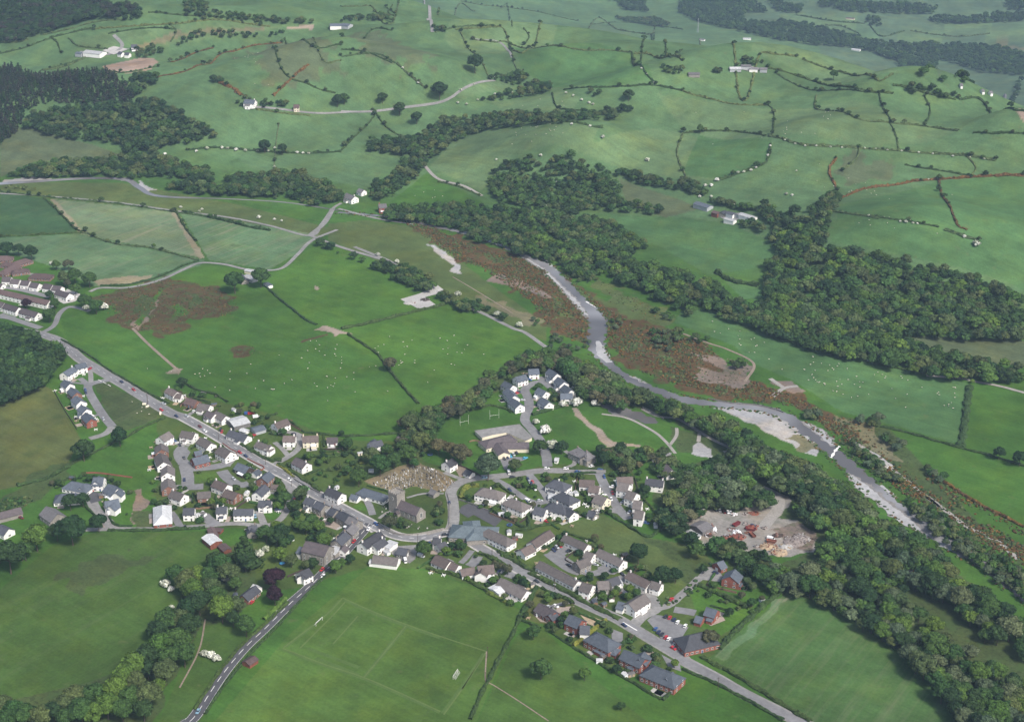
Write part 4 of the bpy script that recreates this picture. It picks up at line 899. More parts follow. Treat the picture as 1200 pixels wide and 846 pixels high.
HAW = [('O', 520, 460, 38, 'white blossom tree standing alone between the tall dark tree and the bungalow'), ('O', 80, 495, 34, 'white blossom bush on the near pasture edge, larger of the two side by side'), ('O', 122, 535, 26, 'white blossom bush on the near pasture edge, smaller of the two side by side'), ('O', 125, 665, 22, 'small white blossom bush by the worn gateway of the near pasture'),
       ('O', 745, 290, 38, 'greyish white blossom tree beside the stream below the stone cottage'), ('O', 785, 255, 26, 'white blossom spray at the bottom of the stone cottage garden'),
       ('U1', 955, 520, 20, 'white blossom bush nearest the trodden path, first of the row by the road bend'), ('U1', 985, 527, 22, 'white blossom bush in the middle of the row by the road bend'), ('U1', 1012, 543, 20, 'white blossom bush nearest the road in the row by the bend'),
       ('G', 120, 365, 40, 'white blossom tree on the field hedge above the school field, largest'), ('G', 75, 415, 26, 'white blossom bush at the corner of the school field'), ('G', 150, 390, 26, 'white blossom bush beside the largest one above the school field'), ('G', 205, 375, 22, 'small white blossom bush on the school field hedge'),
       ('G', 832, 495, 40, 'white blossom tree on the field edge opposite the school'), ('G', 770, 440, 25, 'white blossom bush below the cul-de-sac bend'), ('G', 885, 600, 42, 'white blossom tree beside the dark tree at the stone house drive'), ('G', 1055, 300, 38, 'white blossom bush at the end of the cul-de-sac hedge'), ('G', 960, 315, 28, 'white blossom bush in the hedge below the cul-de-sac'), ('G', 1190, 310, 30, 'white blossom tree by the backwater'),
       ('Q', 757, 747, 33, 'rounded white blossom tree beside the lane by the marsh'), ('Q', 905, 740, 38, 'pale pinkish blossom tree at the marsh edge'), ('Q', 455, 360, 22, 'white blossom bush at the pale field corner'),
       ('V3', 593, 243, 13, 'white blossom bush beside the riverside track'), ('V3', 557, 220, 13, 'white blossom bush near the footbridge trees'), ('V3', 160, 165, 16, 'white blossom tree at the head of the backwater'), ('V3', 717, 312, 16, 'white blossom tree beside the gravel clearing'), 
       ('S2', 1130, 340, 18, 'white blossom tree on the lane hedge by the bright field'), ('S2', 945, 245, 16, 'white blossom bush beside the waterworks lane'), ('S2', 570, 62, 11, 'white blossom bush along the valley lane'), ('S2', 660, 95, 11, 'white blossom bush above the valley lane thicket'), ('S2', 712, 135, 11, 'white blossom in the valley lane thicket'),
       ('S3', 35, 390, 16, 'white blossom bush below the gorse bank'), ('S3', 750, 150, 11, 'white blossom tree on the edge of the dark wood'), ('S4', 975, 10, 18, 'white blossom tree at the corner of the hill field')]
HAW += [('T1', x, y, r, 'white blossom bush along the hedge at the foot of the hill') for x, y, r in [(728, 520, 11), (780, 518, 10), (800, 520, 9), (830, 525, 11), (862, 528, 9), (905, 530, 8), (943, 530, 8), (1045, 535, 9), (1065, 537, 8), (1085, 538, 8), (965, 560, 8), (965, 585, 8), (966, 520, 8), (690, 530, 9), (580, 540, 8)]]
HAW += [('T1', x, y, r, 'white blossom bush in the valley lane hedge') for x, y, r in [(635, 727, 8), (710, 735, 8), (910, 762, 11), (965, 770, 8), (990, 775, 7), (700, 742, 7)]]
HAW += [('T2', x, y, r, 'white blossom bush scattered over the hillside thicket') for x, y, r in [(715, 720, 10), (660, 650, 10), (600, 690, 9), (890, 690, 8), (640, 685, 9), (820, 705, 8), (760, 640, 8), (1075, 560, 12), (700, 545, 9), (920, 480, 12), (875, 442, 8), (810, 435, 8), (590, 650, 7), (545, 560, 7), (690, 570, 9), (850, 655, 7)]]
HAW += [('T2', x, y, r, 'white blossom bush on the hedges below the hill lane') for x, y, r in [(790, 325, 7), (815, 335, 7), (845, 350, 8), (870, 360, 8), (885, 365, 8), (735, 312, 7), (600, 325, 7), (540, 330, 7), (480, 350, 7), (440, 365, 8), (410, 360, 8), (215, 238, 7), (240, 260, 7), (270, 290, 8), (420, 315, 7), (465, 295, 6), (540, 272, 6), (1055, 240, 6), (1075, 260, 6), (1100, 290, 6)]]
HAW += [('T3', x, y, r, 'white blossom bush in the hedge above the valley farm') for x, y, r in [(120, 630, 12), (100, 650, 11), (80, 650, 10), (195, 605, 9), (215, 603, 8), (240, 597, 9), (258, 588, 8), (300, 545, 8), (305, 525, 8), (308, 512, 7), (180, 720, 9), (210, 725, 9), (240, 730, 8), (150, 710, 9), (60, 690, 9), (100, 690, 9)]]
HAW += [('T3', x, y, r, 'white blossom bush strung along the long hill hedge') for x, y, r in [(360, 492, 6), (395, 505, 6), (430, 512, 6), (470, 512, 6), (520, 516, 6), (560, 518, 6), (640, 520, 6), (680, 523, 6), (720, 527, 6), (770, 530, 6), (830, 535, 6), (880, 540, 6), (950, 548, 6), (1010, 553, 6), (1060, 558, 6), (655, 757, 8), (785, 778, 10), (765, 777, 7), (810, 783, 7), (825, 785, 6), (990, 830, 11), (400, 600, 5), (365, 680, 9), (385, 685, 8), (830, 632, 6), (865, 630, 6)]]

nb = 0
for sh, x, y, r, mt, lab in ONE:
    (px, py), = S(sh, x, y); k = SHEET[sh][2]
    X, Y, H = place_px(px, py, r / k)
    tall = 'conifer' in lab or 'narrow' in lab
    nm = {'leaf_copper': 'copper_beech'}.get(mt, 'conifer_tree' if 'conifer' in lab else 'broadleaf_tree')
    if 'conifer' in lab: H *= 1.25
    tree(X, Y, H, 'cone' if 'conifer' in lab else 'round', mt, nm, lab, wide=1.5 if 'conifer' in lab else 1.02); nb += 1
for rows, lab, grp in ((BELT1, 'leafy green tree in the thick belt along the near pasture', 'trees of the belt beside the near pasture'), (BELT2, 'green tree crowding the stream banks behind the stone shops', 'trees along the village stream')):
    for sh, x, y, r in rows:
        (px, py), = S(sh, x, y); X, Y, H = place_px(px, py, r / SHEET[sh][2])
        tree(X, Y, H * 1.05, 'round', GREENS[int(rng.integers(0, 5))], 'broadleaf_tree', lab, group=grp); nb += 1
_hg = {}
for row in HAW:
    sh, x, y, r, lab = row
    (px, py), = S(sh, x, y); X, Y, H = place_px(px, py, r / SHEET[sh][2] * (.55 if sh[0] == 'T' else .85), .5)
    many = sum(1 for q in HAW if q[4] == lab) > 1
    tree(X, Y, H, 'bush', 'leaf_blossom', 'hawthorn_tree', lab, group=lab.replace('bush', 'bushes') if many else None)

# woods and belts: outline on the survey, spacing, heights, leaf choice, what they are
WOODS = [
 ('wood', 'dense green trees along the river south bank', 7.6, (8, 14), ['leaf', 'leaf_olive', 'leaf', 'leaf_dark', 'leaf_bright', 'leaf_willow'], 'round',
  [[(662, 424), (690, 430), (720, 448), (745, 459), (800, 480), (850, 497), (880, 515), (900, 529), (960, 558), (988, 574), (955, 584), (905, 560), (870, 537), (848, 517), (820, 502), (795, 488), (765, 480), (742, 470), (722, 462), (700, 450), (672, 443), (650, 432)],
   [(880, 518), (930, 533), (972, 559), (1010, 586), (1052, 622), (1102, 660), (1152, 698), (1205, 741), (1205, 775), (1150, 742), (1110, 705), (1075, 688), (1060, 660), (1020, 640), (985, 615), (930, 580), (880, 555), (855, 540)],
   [(792, 572), (806, 552), (838, 545), (862, 548), (885, 562), (900, 585), (902, 594), (855, 592), (832, 594), (812, 606), (795, 602), (780, 592)],
   [(935, 588), (960, 585), (985, 600), (1000, 615), (970, 622), (945, 610), (932, 602)],
   [(968, 640), (988, 620), (1020, 642), (1060, 670), (1060, 690), (1080, 720), (1130, 760), (1205, 800), (1205, 866), (1145, 866), (1115, 830), (1075, 785), (1030, 745), (985, 712), (920, 692), (895, 680), (885, 674), (908, 670), (945, 664)]]),
 ('wood', 'trees and bushes round the scrap yard', 6.5, (7, 11), ['leaf', 'leaf_dark', 'leaf_olive'], 'round',
  [[(838, 642), (860, 632), (880, 642), (900, 655), (905, 675), (915, 690), (905, 690), (880, 668), (868, 655), (840, 655)], [(770, 590), (795, 605), (805, 625), (830, 645), (815, 650), (790, 628), (775, 610)], [(850, 640), (895, 665), (920, 690), (905, 680), (880, 660), (855, 655)]]),
 ('wood', 'trees between the village and the river paddocks', 6, (7, 11), ['leaf', 'leaf_dark', 'leaf_brown', 'leaf_olive'], 'round',
  [[(720, 545), (738, 535), (760, 525), (782, 530), (795, 545), (785, 558), (765, 552), (760, 538), (735, 552)], [(710, 525), (725, 520), (740, 535), (725, 548), (712, 540)], [(792, 545), (802, 545), (806, 560), (796, 572)],
   [(820, 600), (800, 610), (780, 590), (790, 580)]]),
 ('wood', 'mixed trees on the bank behind the cul-de-sac', 6, (8, 12), ['leaf', 'leaf_olive', 'leaf_brown', 'leaf'], 'round',
  [[(515, 480), (545, 462), (568, 445), (585, 430), (610, 420), (640, 415), (672, 420), (690, 432), (715, 455), (735, 475), (720, 480), (695, 462), (682, 470), (678, 450), (660, 436), (625, 428), (600, 434), (586, 440), (575, 462), (560, 475), (530, 488)],
   [(470, 498), (490, 480), (515, 480), (520, 490), (508, 505), (500, 525), (485, 545), (470, 520)]]),
 ('wood', 'willow and alder strip on the river north bank', 5, (4, 7), ['leaf', 'leaf_olive', 'leaf_willow'], 'round',
  [[(1062, 582), (1090, 592), (1140, 628), (1205, 672), (1205, 705), (1150, 668), (1100, 630), (1065, 598)], [(998, 515), (1030, 540), (1060, 560), (1055, 570), (1020, 548), (995, 525)], [(1035, 508), (1058, 518), (1060, 528), (1040, 522)], [(940, 478), (960, 482), (962, 492), (944, 490)], [(1005, 485), (1035, 490), (1032, 500), (1008, 496)], [(1080, 545), (1110, 560), (1100, 565)]]),
 ('wood', 'dark dense wood beside the slate-roofed staggered row', 6.5, (10, 15), ['leaf_dark', 'leaf_dark', 'leaf'], 'round', [[(-20, 385), (20, 388), (45, 398), (66, 408), (70, 420), (60, 428), (52, 445), (35, 458), (0, 470), (-20, 475)]]),
 ('wood', 'hedgerow trees along the valley lane', 6.5, (5, 9), ['leaf', 'leaf_olive', 'leaf_dark'], 'round',
  [S('S2', 280, 0, 340, 20, 420, 60, 560, 110, 590, 100, 620, 110, 700, 130, 800, 150, 840, 190, 840, 235, 790, 240, 700, 200, 600, 150, 500, 90, 400, 60, 300, 25), S('S2', 860, 250, 930, 255, 1000, 290, 1060, 270, 1060, 330, 1000, 335, 940, 310, 870, 280), S('S2', 1080, 310, 1190, 370, 1190, 385, 1080, 325)]),
 ('wood', 'scrubby trees on the gorse banks of the river', 7, (3.5, 6.5), ['leaf', 'leaf_olive', 'leaf_willow'], 'round',
  [S('S3', 280, 120, 330, 140, 390, 150, 400, 180, 340, 190, 290, 180), S('S3', 650, 430, 720, 410, 800, 420, 840, 450, 930, 440, 920, 475, 800, 470, 720, 520, 680, 520), S('S3', 440, 385, 500, 350, 520, 380, 480, 420), S('S3', 140, 440, 230, 430, 270, 480, 360, 450, 370, 490, 260, 520, 180, 500), S('S3', 650, 320, 740, 340, 780, 360, 720, 365), S('S3', 1020, 550, 1090, 560, 1080, 600, 1030, 590), S('S3', 75, 365, 135, 360, 140, 400, 90, 400)]),
 ('wood', 'long oak wood beyond the river', 8.2, (8, 13), ['leaf', 'leaf_dark', 'leaf', 'leaf_olive', 'leaf_bright'], 'far',
  [S('S3', 0, 0, 160, 0, 330, -20, 480, -30, 600, -10, 560, 60, 590, 90, 680, 130, 800, 150, 830, 200, 900, 200, 930, 180, 960, 230, 1050, 280, 1190, 320, 1200, 420, 1100, 390, 980, 350, 870, 300, 860, 330, 800, 340, 760, 300, 660, 260, 620, 215, 540, 210, 430, 150, 400, 140, 350, 180, 290, 160, 210, 100, 150, 70, 60, 65, 0, 60),
   S('S4', 0, 290, 150, 300, 300, 340, 380, 340, 480, 360, 640, 430, 690, 490, 800, 510, 900, 510, 1000, 560, 1197, 580, 1197, 660, 1060, 655, 940, 650, 780, 630, 640, 600, 400, 550, 200, 495, 100, 460, 0, 430),
   S('S4', 0, 100, 60, -30, 180, -60, 250, 10, 400, 50, 540, 60, 640, 80, 780, 100, 960, 150, 1100, 200, 1197, 260, 1197, 450, 1080, 465, 900, 450, 760, 440, 640, 430, 480, 370, 380, 350, 300, 340, 150, 300, 0, 300, -20, 180)]),
 ('wood', 'trees in the stream gully above the valley farm', 6.5, (6, 9), ['leaf', 'leaf_olive', 'leaf_dark'], 'far',
  [S('T3', 260, 760, 340, 740, 420, 770, 470, 710, 520, 680, 560, 690, 520, 770, 500, 846, 300, 846, 320, 800), S('T3', 250, 740, 290, 710, 330, 730, 310, 760), S('T3', 100, 690, 180, 705, 250, 730, 240, 738, 160, 722, 100, 708), S('T3', 190, 778, 240, 775, 300, 800, 290, 815, 220, 795), S('T3', -10, 620, 60, 630, 90, 680, 60, 690, -10, 660)]),
 ('wood', 'mound covered with mixed wood and thicket', 7.6, (6, 10), ['leaf', 'leaf_dark', 'leaf_olive', 'leaf'], 'far',
  [S('T2', 510, 630, 560, 570, 600, 555, 700, 545, 760, 550, 850, 550, 930, 590, 980, 640, 970, 690, 1080, 720, 1150, 750, 1050, 745, 900, 730, 800, 740, 640, 720, 540, 690),
   S('T2', 150, 740, 300, 720, 440, 710, 540, 725, 640, 735, 800, 745, 960, 770, 1040, 830, 1100, 860, 900, 900, 700, 880, 480, 846, 400, 800, 250, 775, 160, 770), S('T2', 970, 590, 1050, 600, 1200, 640, 1200, 665, 1050, 640, 970, 615)]),
 ('wood', 'wooded stream belt running up the hillside', 8, (6, 10), ['leaf', 'leaf_dark', 'leaf_olive'], 'far',
  [S('T2', 100, 640, 170, 620, 220, 560, 230, 540, 90, 525, 90, 490, 210, 485, 260, 480, 350, 420, 450, 400, 560, 390, 640, 390, 720, 395, 840, 390, 1020, 380, 1025, 395, 850, 415, 760, 430, 640, 435, 520, 450, 400, 490, 300, 570, 250, 630, 170, 690, 110, 705), S('T2', 500, 275, 560, 260, 650, 245, 655, 285, 610, 295, 570, 280), S('T2', 620, 310, 680, 290, 730, 300, 730, 320, 640, 330, 520, 355, 480, 350, 560, 330)]),
 ('wood', 'tall riverside trees below the northern hill', 8, (7, 11), ['leaf_dark', 'leaf', 'leaf_olive'], 'far',
  [S('T1', 20, 610, 130, 580, 200, 560, 420, 545, 560, 545, 650, 570, 740, 600, 760, 640, 720, 640, 640, 620, 540, 610, 470, 625, 350, 610, 200, 615, 100, 620), S('T1', 550, 650, 720, 640, 790, 660, 800, 620, 850, 605, 960, 615, 1060, 605, 1150, 640, 1200, 680, 1200, 700, 1100, 720, 1000, 690, 900, 685, 800, 680, 720, 680)]),
 ('wood', 'broadleaf wood on the northern slope', 8, (8, 12), ['leaf_dark', 'leaf', 'leaf_dark', 'leaf_olive'], 'far',
  [S('T1', 80, 440, 100, 400, 240, 370, 420, 370, 520, 340, 620, 380, 690, 420, 750, 450, 755, 475, 720, 490, 600, 500, 540, 530, 440, 530, 420, 500, 340, 490, 240, 480, 150, 465), S('T1', 440, 290, 470, 260, 560, 260, 540, 290, 500, 310, 480, 330, 520, 340, 450, 320)]),
 ('wood', 'belt of trees at the hill farm and lanes', 7, (5, 8), ['leaf_dark', 'leaf', 'leaf_olive'], 'far',
  [S('T1', 470, 170, 530, 155, 580, 165, 570, 185, 500, 200, 470, 190), S('T1', 600, 155, 680, 110, 800, 105, 960, 115, 1000, 105, 990, 120, 880, 128, 700, 125, 620, 160), S('T3', 180, 215, 240, 200, 285, 215, 270, 230, 200, 230), S('T3', 780, 290, 860, 300, 970, 335, 960, 350, 820, 330, 770, 320), S('T1', 830, 360, 870, 330, 900, 350, 850, 375), S('T1', 910, 350, 1000, 355, 1030, 375, 930, 375), S('T1', 740, 275, 780, 275, 790, 290, 750, 292), S('T2', 680, 150, 820, 150, 900, 165, 700, 165) if False else S('T2', 1120, 230, 1200, 235, 1200, 262, 1130, 250), S('T2', 960, 60, 1100, 60, 1160, 80, 1140, 95, 1000, 75), S('T2', 0, 60, 170, 50, 170, 70, 0, 72), S('T1', 640, 30, 720, 0, 730, 30, 880, 50, 1000, 60, 1150, 75, 1000, 80, 850, 70, 640, 50), S('T2', 870, 310, 910, 310, 910, 335, 860, 330), S('T2', 320, 90, 380, 100, 380, 115, 330, 112), S('T3', 110, 230, 160, 235, 150, 255, 110, 250)]),
 ('wood', 'dark plantation in the far corner of the hills', 8, (8, 12), ['leaf_dark', 'leaf_dark', 'leaf_conifer'], 'far',
  [S('T1', 0, -20, 340, -20, 380, 10, 500, 35, 520, 50, 440, 65, 330, 60, 240, 85, 150, 110, 90, 135, 0, 150)]),
 ('conifer_wood', 'dark conifer plantation on the northern slope', 6, (9, 13), ['leaf_conifer', 'leaf_conifer', 'leaf_dark'], 'cone',
  [S('T1', -10, 235, 60, 230, 80, 250, 170, 265, 270, 250, 380, 240, 440, 290, 470, 330, 440, 370, 300, 360, 180, 345, 90, 380, 70, 440, -10, 500)]),
 ('wood', 'blue distant woods beyond the crest', 11, (9, 13), ['leaf_dark', 'leaf_dark', 'leaf'], 'far',
  [S('T3', -10, -10, 200, -10, 280, 20, 300, 40, 220, 40, 210, 70, 330, 80, 350, 110, 200, 105, 60, 75, -10, 40), S('T3', 220, 110, 340, 70, 450, 85, 620, 130, 760, 150, 960, 150, 1200, 180, 1200, 260, 1060, 250, 900, 200, 870, 225, 760, 210, 620, 165, 480, 155, 350, 140), S('T3', 800, 250, 880, 250, 960, 275, 940, 290, 820, 265), S('T3', 940, 150, 1100, 160, 1200, 190, 1200, 250, 1100, 240, 980, 210), S('T3', 960, 260, 1200, 265, 1180, 285, 1000, 280), S('T3', 480, 0, 900, 20, 880, 45, 600, 40, 480, 20), S('T3', 860, 60, 1200, 40, 1200, 70, 1080, 75, 900, 80), S('T3', 1130, 0, 1200, 0, 1200, 30, 1150, 30), S('T3', 640, 60, 680, 50, 700, 85, 660, 95), S('T2', 880, 0, 960, 0, 1000, 30, 1080, 40, 1060, -10), S('T3', 300, 0, 420, 20, 420, 40, 340, 40)]),
]

def sample(poly, sp, hmean):
    w = W(poly, hmean * .5); lo = w.min(0); hi = w.max(0)
    nx = int((hi[0] - lo[0]) / sp) + 2; ny = int((hi[1] - lo[1]) / (sp * .87)) + 2
    gx, gy = np.meshgrid(np.arange(nx), np.arange(ny))
    x = lo[0] + (gx + .5 * (gy % 2)) * sp + rng.uniform(-.38, .38, gx.shape) * sp; y = lo[1] + gy * sp * .87 + rng.uniform(-.38, .38, gx.shape) * sp
    x = x.ravel(); y = y.ravel(); k = inpoly(x, y, w)
    return np.stack([x[k], y[k]], 1)

pool = []
for wi, (nm, lab, sp, hr, mts, fam, polys) in enumerate(WOODS):
    for poly in polys:
        for x, y in sample(poly, sp, sum(hr) / 2):
            H = rng.uniform(*hr) * (1 + .12 * math.sin(x / 23 + y / 31)) * (1 + .22 * rng.normal() * (rng.random() < .5))
            H = float(np.clip(H, hr[0] * .55, hr[1] * 1.25))
            if rng.random() < .05: continue
            pool.append((math.hypot(y, CAM_H) - H * 14 + rng.uniform(0, 1e-3), x, y, H, mts[int(rng.integers(0, len(mts)))], wi))
pool.sort()
room = 298 - N_TREES.get('broadleaf_tree', 0)
rest = {}
for q, (dst, x, y, H, mt, wi) in enumerate(pool):
    nm, lab, sp, hr, mts, fam, _ = WOODS[wi]
    if room > 0 and fam == 'round':
        tree(x, y, H, 'round', mt, 'broadleaf_tree', 'leafy tree among the ' + lab.replace('trees ', 'others ', 1) if lab.startswith('dense') else 'tree standing in the ' + lab, group=lab, wide=1.12)
        room -= 1
    else:
        rest.setdefault(wi, []).append((x, y, H, mt))
def merge_trees(nm, lab, rows, forms):
    um = sorted(set(r[3] for r in rows)); Vs, Fs, Ts, Ms, Hs = [], [], [], [], []; n0 = 0
    for x, y, H, mt in rows:
        V, F, T = forms[int(rng.integers(0, len(forms)))]
        a = rng.uniform(0, 6.28); ca, sa = math.cos(a), math.sin(a); wd = H * rng.uniform(1.0, 1.3)
        Q = np.empty_like(V); Q[:, 0] = (V[:, 0] * ca - V[:, 1] * sa) * wd + x; Q[:, 1] = (V[:, 0] * sa + V[:, 1] * ca) * wd + y; Q[:, 2] = V[:, 2] * H + gz(x, y) - .06 * H
        Vs.append(Q); Fs.append(F + n0); n0 += len(V); Ts.append(T * rng.uniform(.70, 1.3)); Ms.append(np.full(len(F), um.index(mt))); Hs.append(np.full(len(F), rng.random()))
    me = mesh(nm, np.vstack(Vs), np.vstack(Fs), [MAT[k] for k in um], mi=np.concatenate(Ms), attrs={'tint': ('FACE', 'FLOAT', np.concatenate(Ts)), 'hue': ('FACE', 'FLOAT', np.concatenate(Hs))})
    return tag(new(nm, me), lab, kind='stuff')
for wi, rows in rest.items():
    merge_trees(WOODS[wi][0], WOODS[wi][1], rows, FARC if WOODS[wi][5] == 'cone' else FARR)
print('TREES', N_TREES, 'far', {WOODS[k][1][:30]: len(v) for k, v in rest.items()})
# ------------------------------------------------------------------ buildings
WALLS = {'w': ('render_white', 'white'), 'c': ('render_cream', 'cream'), 'b': ('brick', 'red brick'), 'r': ('brick_brown', 'brown brick'), 's': ('stone', 'grey stone'),
         'S': ('stone_dark', 'dark stone'), 't': ('timber_dark', 'dark boarded'), 'G': ('grey_sheet', 'grey metal'), 'R': ('rust', 'rusty')}
ROOFS = {'s': ('slate', 'slate'), 'u': ('slateblue', 'blue-grey slate'), 'n': ('brown', 'brown tiled'), 'p': ('purple', 'purplish tiled'), 'g': ('grey', 'grey tiled'),
         'y': ('greybrown', 'grey-brown tiled'), 'e': ('redbrown', 'reddish tiled'), 'k': ('dark', 'dark slate'), 'l': ('silver', 'pale grey'), 'a': ('teal', 'blue-green'), 'o': ('stonegrey', 'stone-grey')}

def window_me(w, h, key):
    mb = MB(); f_ = .09
    mb.box(-w / 2, w / 2, -.05, 0.0, -h / 2, h / 2, 1)                          # pane block
    for a in ((-w / 2 - f_, -w / 2, -h / 2 - f_, h / 2 + f_), (w / 2, w / 2 + f_, -h / 2 - f_, h / 2 + f_), (-w / 2, w / 2, h / 2, h / 2 + f_), (-w / 2, w / 2, -h / 2 - f_, -h / 2), (-.03, .03, -h / 2, h / 2)):
        mb.box(a[0], a[1], -.09, 0, a[2], a[3], 0)
    return mb.me('window', [MAT['frame_white'], MAT['glass']])
WIN = {'wide': window_me(1.7, 1.15, 'wide'), 'std': window_me(1.15, 1.2, 'std'), 'small': window_me(.7, .9, 'small'), 'tall': window_me(1.0, 2.6, 'tall')}
def door_me(mat):
    mb = MB(); mb.box(-.5, .5, -.07, 0, 0, 2.05, 0); mb.box(-.6, -.5, -.1, 0, 0, 2.15, 1); mb.box(.5, .6, -.1, 0, 0, 2.15, 1); mb.box(-.5, .5, -.1, 0, 2.05, 2.15, 1); mb.box(.34, .4, -.12, -.07, .95, 1.1, 1)
    return mb.me('door', [MAT[mat], MAT['frame_white']])
DOORS = [door_me(k) for k in ('paint_dark', 'paint_maroon', 'timber_dark', 'paint_blue', 'frame_white')]
def chimney_me(mat, hh):
    mb = MB(); mb.box(-.45, .45, -.35, .35, -1.3, hh, 0); mb.box(-.53, .53, -.43, .43, hh, hh + .16, 0)
    for q in (-.2, .2): mb.tube((q, 0, hh + .16), (q, 0, hh + .6), .13, .10, 6, 1)
    return mb.me('chimney', [MAT[mat], MAT['terracotta']])
CHIM = {k: chimney_me(k, 1.25) for k in ('brick', 'render_white', 'stone', 'brick_brown', 'render_cream')}

BUILT = []                                       # footprints, to keep shrubs and sheds off
def body(parent, L, D, E, rh, wall, hip=False, base=-.6, name='wall'):
    mb = MB(); a, b = L / 2, D / 2
    if hip: mb.box(-a, a, -b, b, base, E)
    else:
        mb.add([(-a, -b, base), (-a, b, base), (-a, b, E), (-a, 0, rh), (-a, -b, E), (a, -b, base), (a, b, base), (a, b, E), (a, 0, rh), (a, -b, E)],
               [(0, 4, 3, 2, 1), (5, 6, 7, 8, 9), (0, 5, 9, 4), (1, 2, 7, 6), (0, 1, 6, 5), (4, 9, 8, 3), (3, 8, 7, 2)])
    return mb.build(name, [MAT[wall]], parent)

def roof(parent, L, D, E, rh, mat, hip=False, oh=.38, name='roof', ridge=None):
    mb = MB(); t = .2
    k = (rh - E) / (D / 2); a, b = L / 2 + oh, D / 2 + oh; ze = E - k * oh + .05; zr = rh + .05
    if hip:
        r = max(.05, (L - D * .95) / 2) if ridge is None else ridge / 2
        top = [(-a, -b, ze), (a, -b, ze), (a, b, ze), (-a, b, ze), (-r, 0, zr), (r, 0, zr)]
        lo = [(x, y, z - t) for x, y, z in top[:4]]
        mb.add(top + lo, [(0, 1, 5, 4), (1, 2, 5), (2, 3, 4, 5), (3, 0, 4), (0, 6, 7, 1), (1, 7, 8, 2), (2, 8, 9, 3), (3, 9, 6, 0), (9, 8, 7, 6)])
        mb.box(-r, r, -.12, .12, zr - .06, zr + .09)
    else:
        A = [(-a, -b, ze), (-a, 0, zr), (-a, b, ze), (-a, b, ze - t), (-a, 0, zr - t), (-a, -b, ze - t)]
        B = [(-x, y, z) for x, y, z in A]
        mb.add(A + B, [(0, 6, 7, 1), (1, 7, 8, 2), (2, 8, 9, 3), (3, 9, 10, 4), (4, 10, 11, 5), (5, 11, 6, 0), (0, 1, 4, 5), (1, 2, 3, 4), (6, 11, 10, 7), (7, 10, 9, 8)])
        mb.box(-a + .01, a - .01, -.12, .12, zr - .06, zr + .08)
    return mb.build(name, [MAT['roof_' + mat] if 'roof_' + mat in MAT else MAT[mat]], parent)

def put_windows(e, L, D, E, rh, ang, cx, cy, hip, dens=3.1, door=True, kind=None, storeys=None):
    n_st = storeys or (2 if E >= 4.2 else 1)
    tocam = Vector((-cx, -cy)).normalized()
    for nx, ny, half, run in ((0, -1, D / 2, L), (0, 1, D / 2, L), (-1, 0, L / 2, D), (1, 0, L / 2, D)):
        wx = nx * math.cos(ang) - ny * math.sin(ang); wy = nx * math.sin(ang) + ny * math.cos(ang)
        if wx * tocam.x + wy * tocam.y < .12: continue
        long_ = ny != 0
        n = max(1, int(run / dens)) if long_ else max(1, int(run / 4.6))
        n = min(n, 14)
        for st in range(n_st):
            for q in range(n):
                u = (q + .5) / n * run - run / 2
                isdoor = door and long_ and st == 0 and q == n // 2
                z = 1.45 + st * 2.55
                if st == n_st - 1 and z + .7 > E and long_: z = E - .75
                o = new('door' if isdoor else 'window', DOORS[int(rng.integers(0, 5))] if isdoor else WIN[kind or ('wide' if (st == 0 and rng.random() < .55) else 'std')], e)
                x = u if long_ else nx * (half + .012); y = ny * (half + .012) if long_ else u
                o.location = (x, y, 0 if isdoor else z)
                o.rotation_euler = (0, 0, math.atan2(ny, nx) + math.pi / 2)

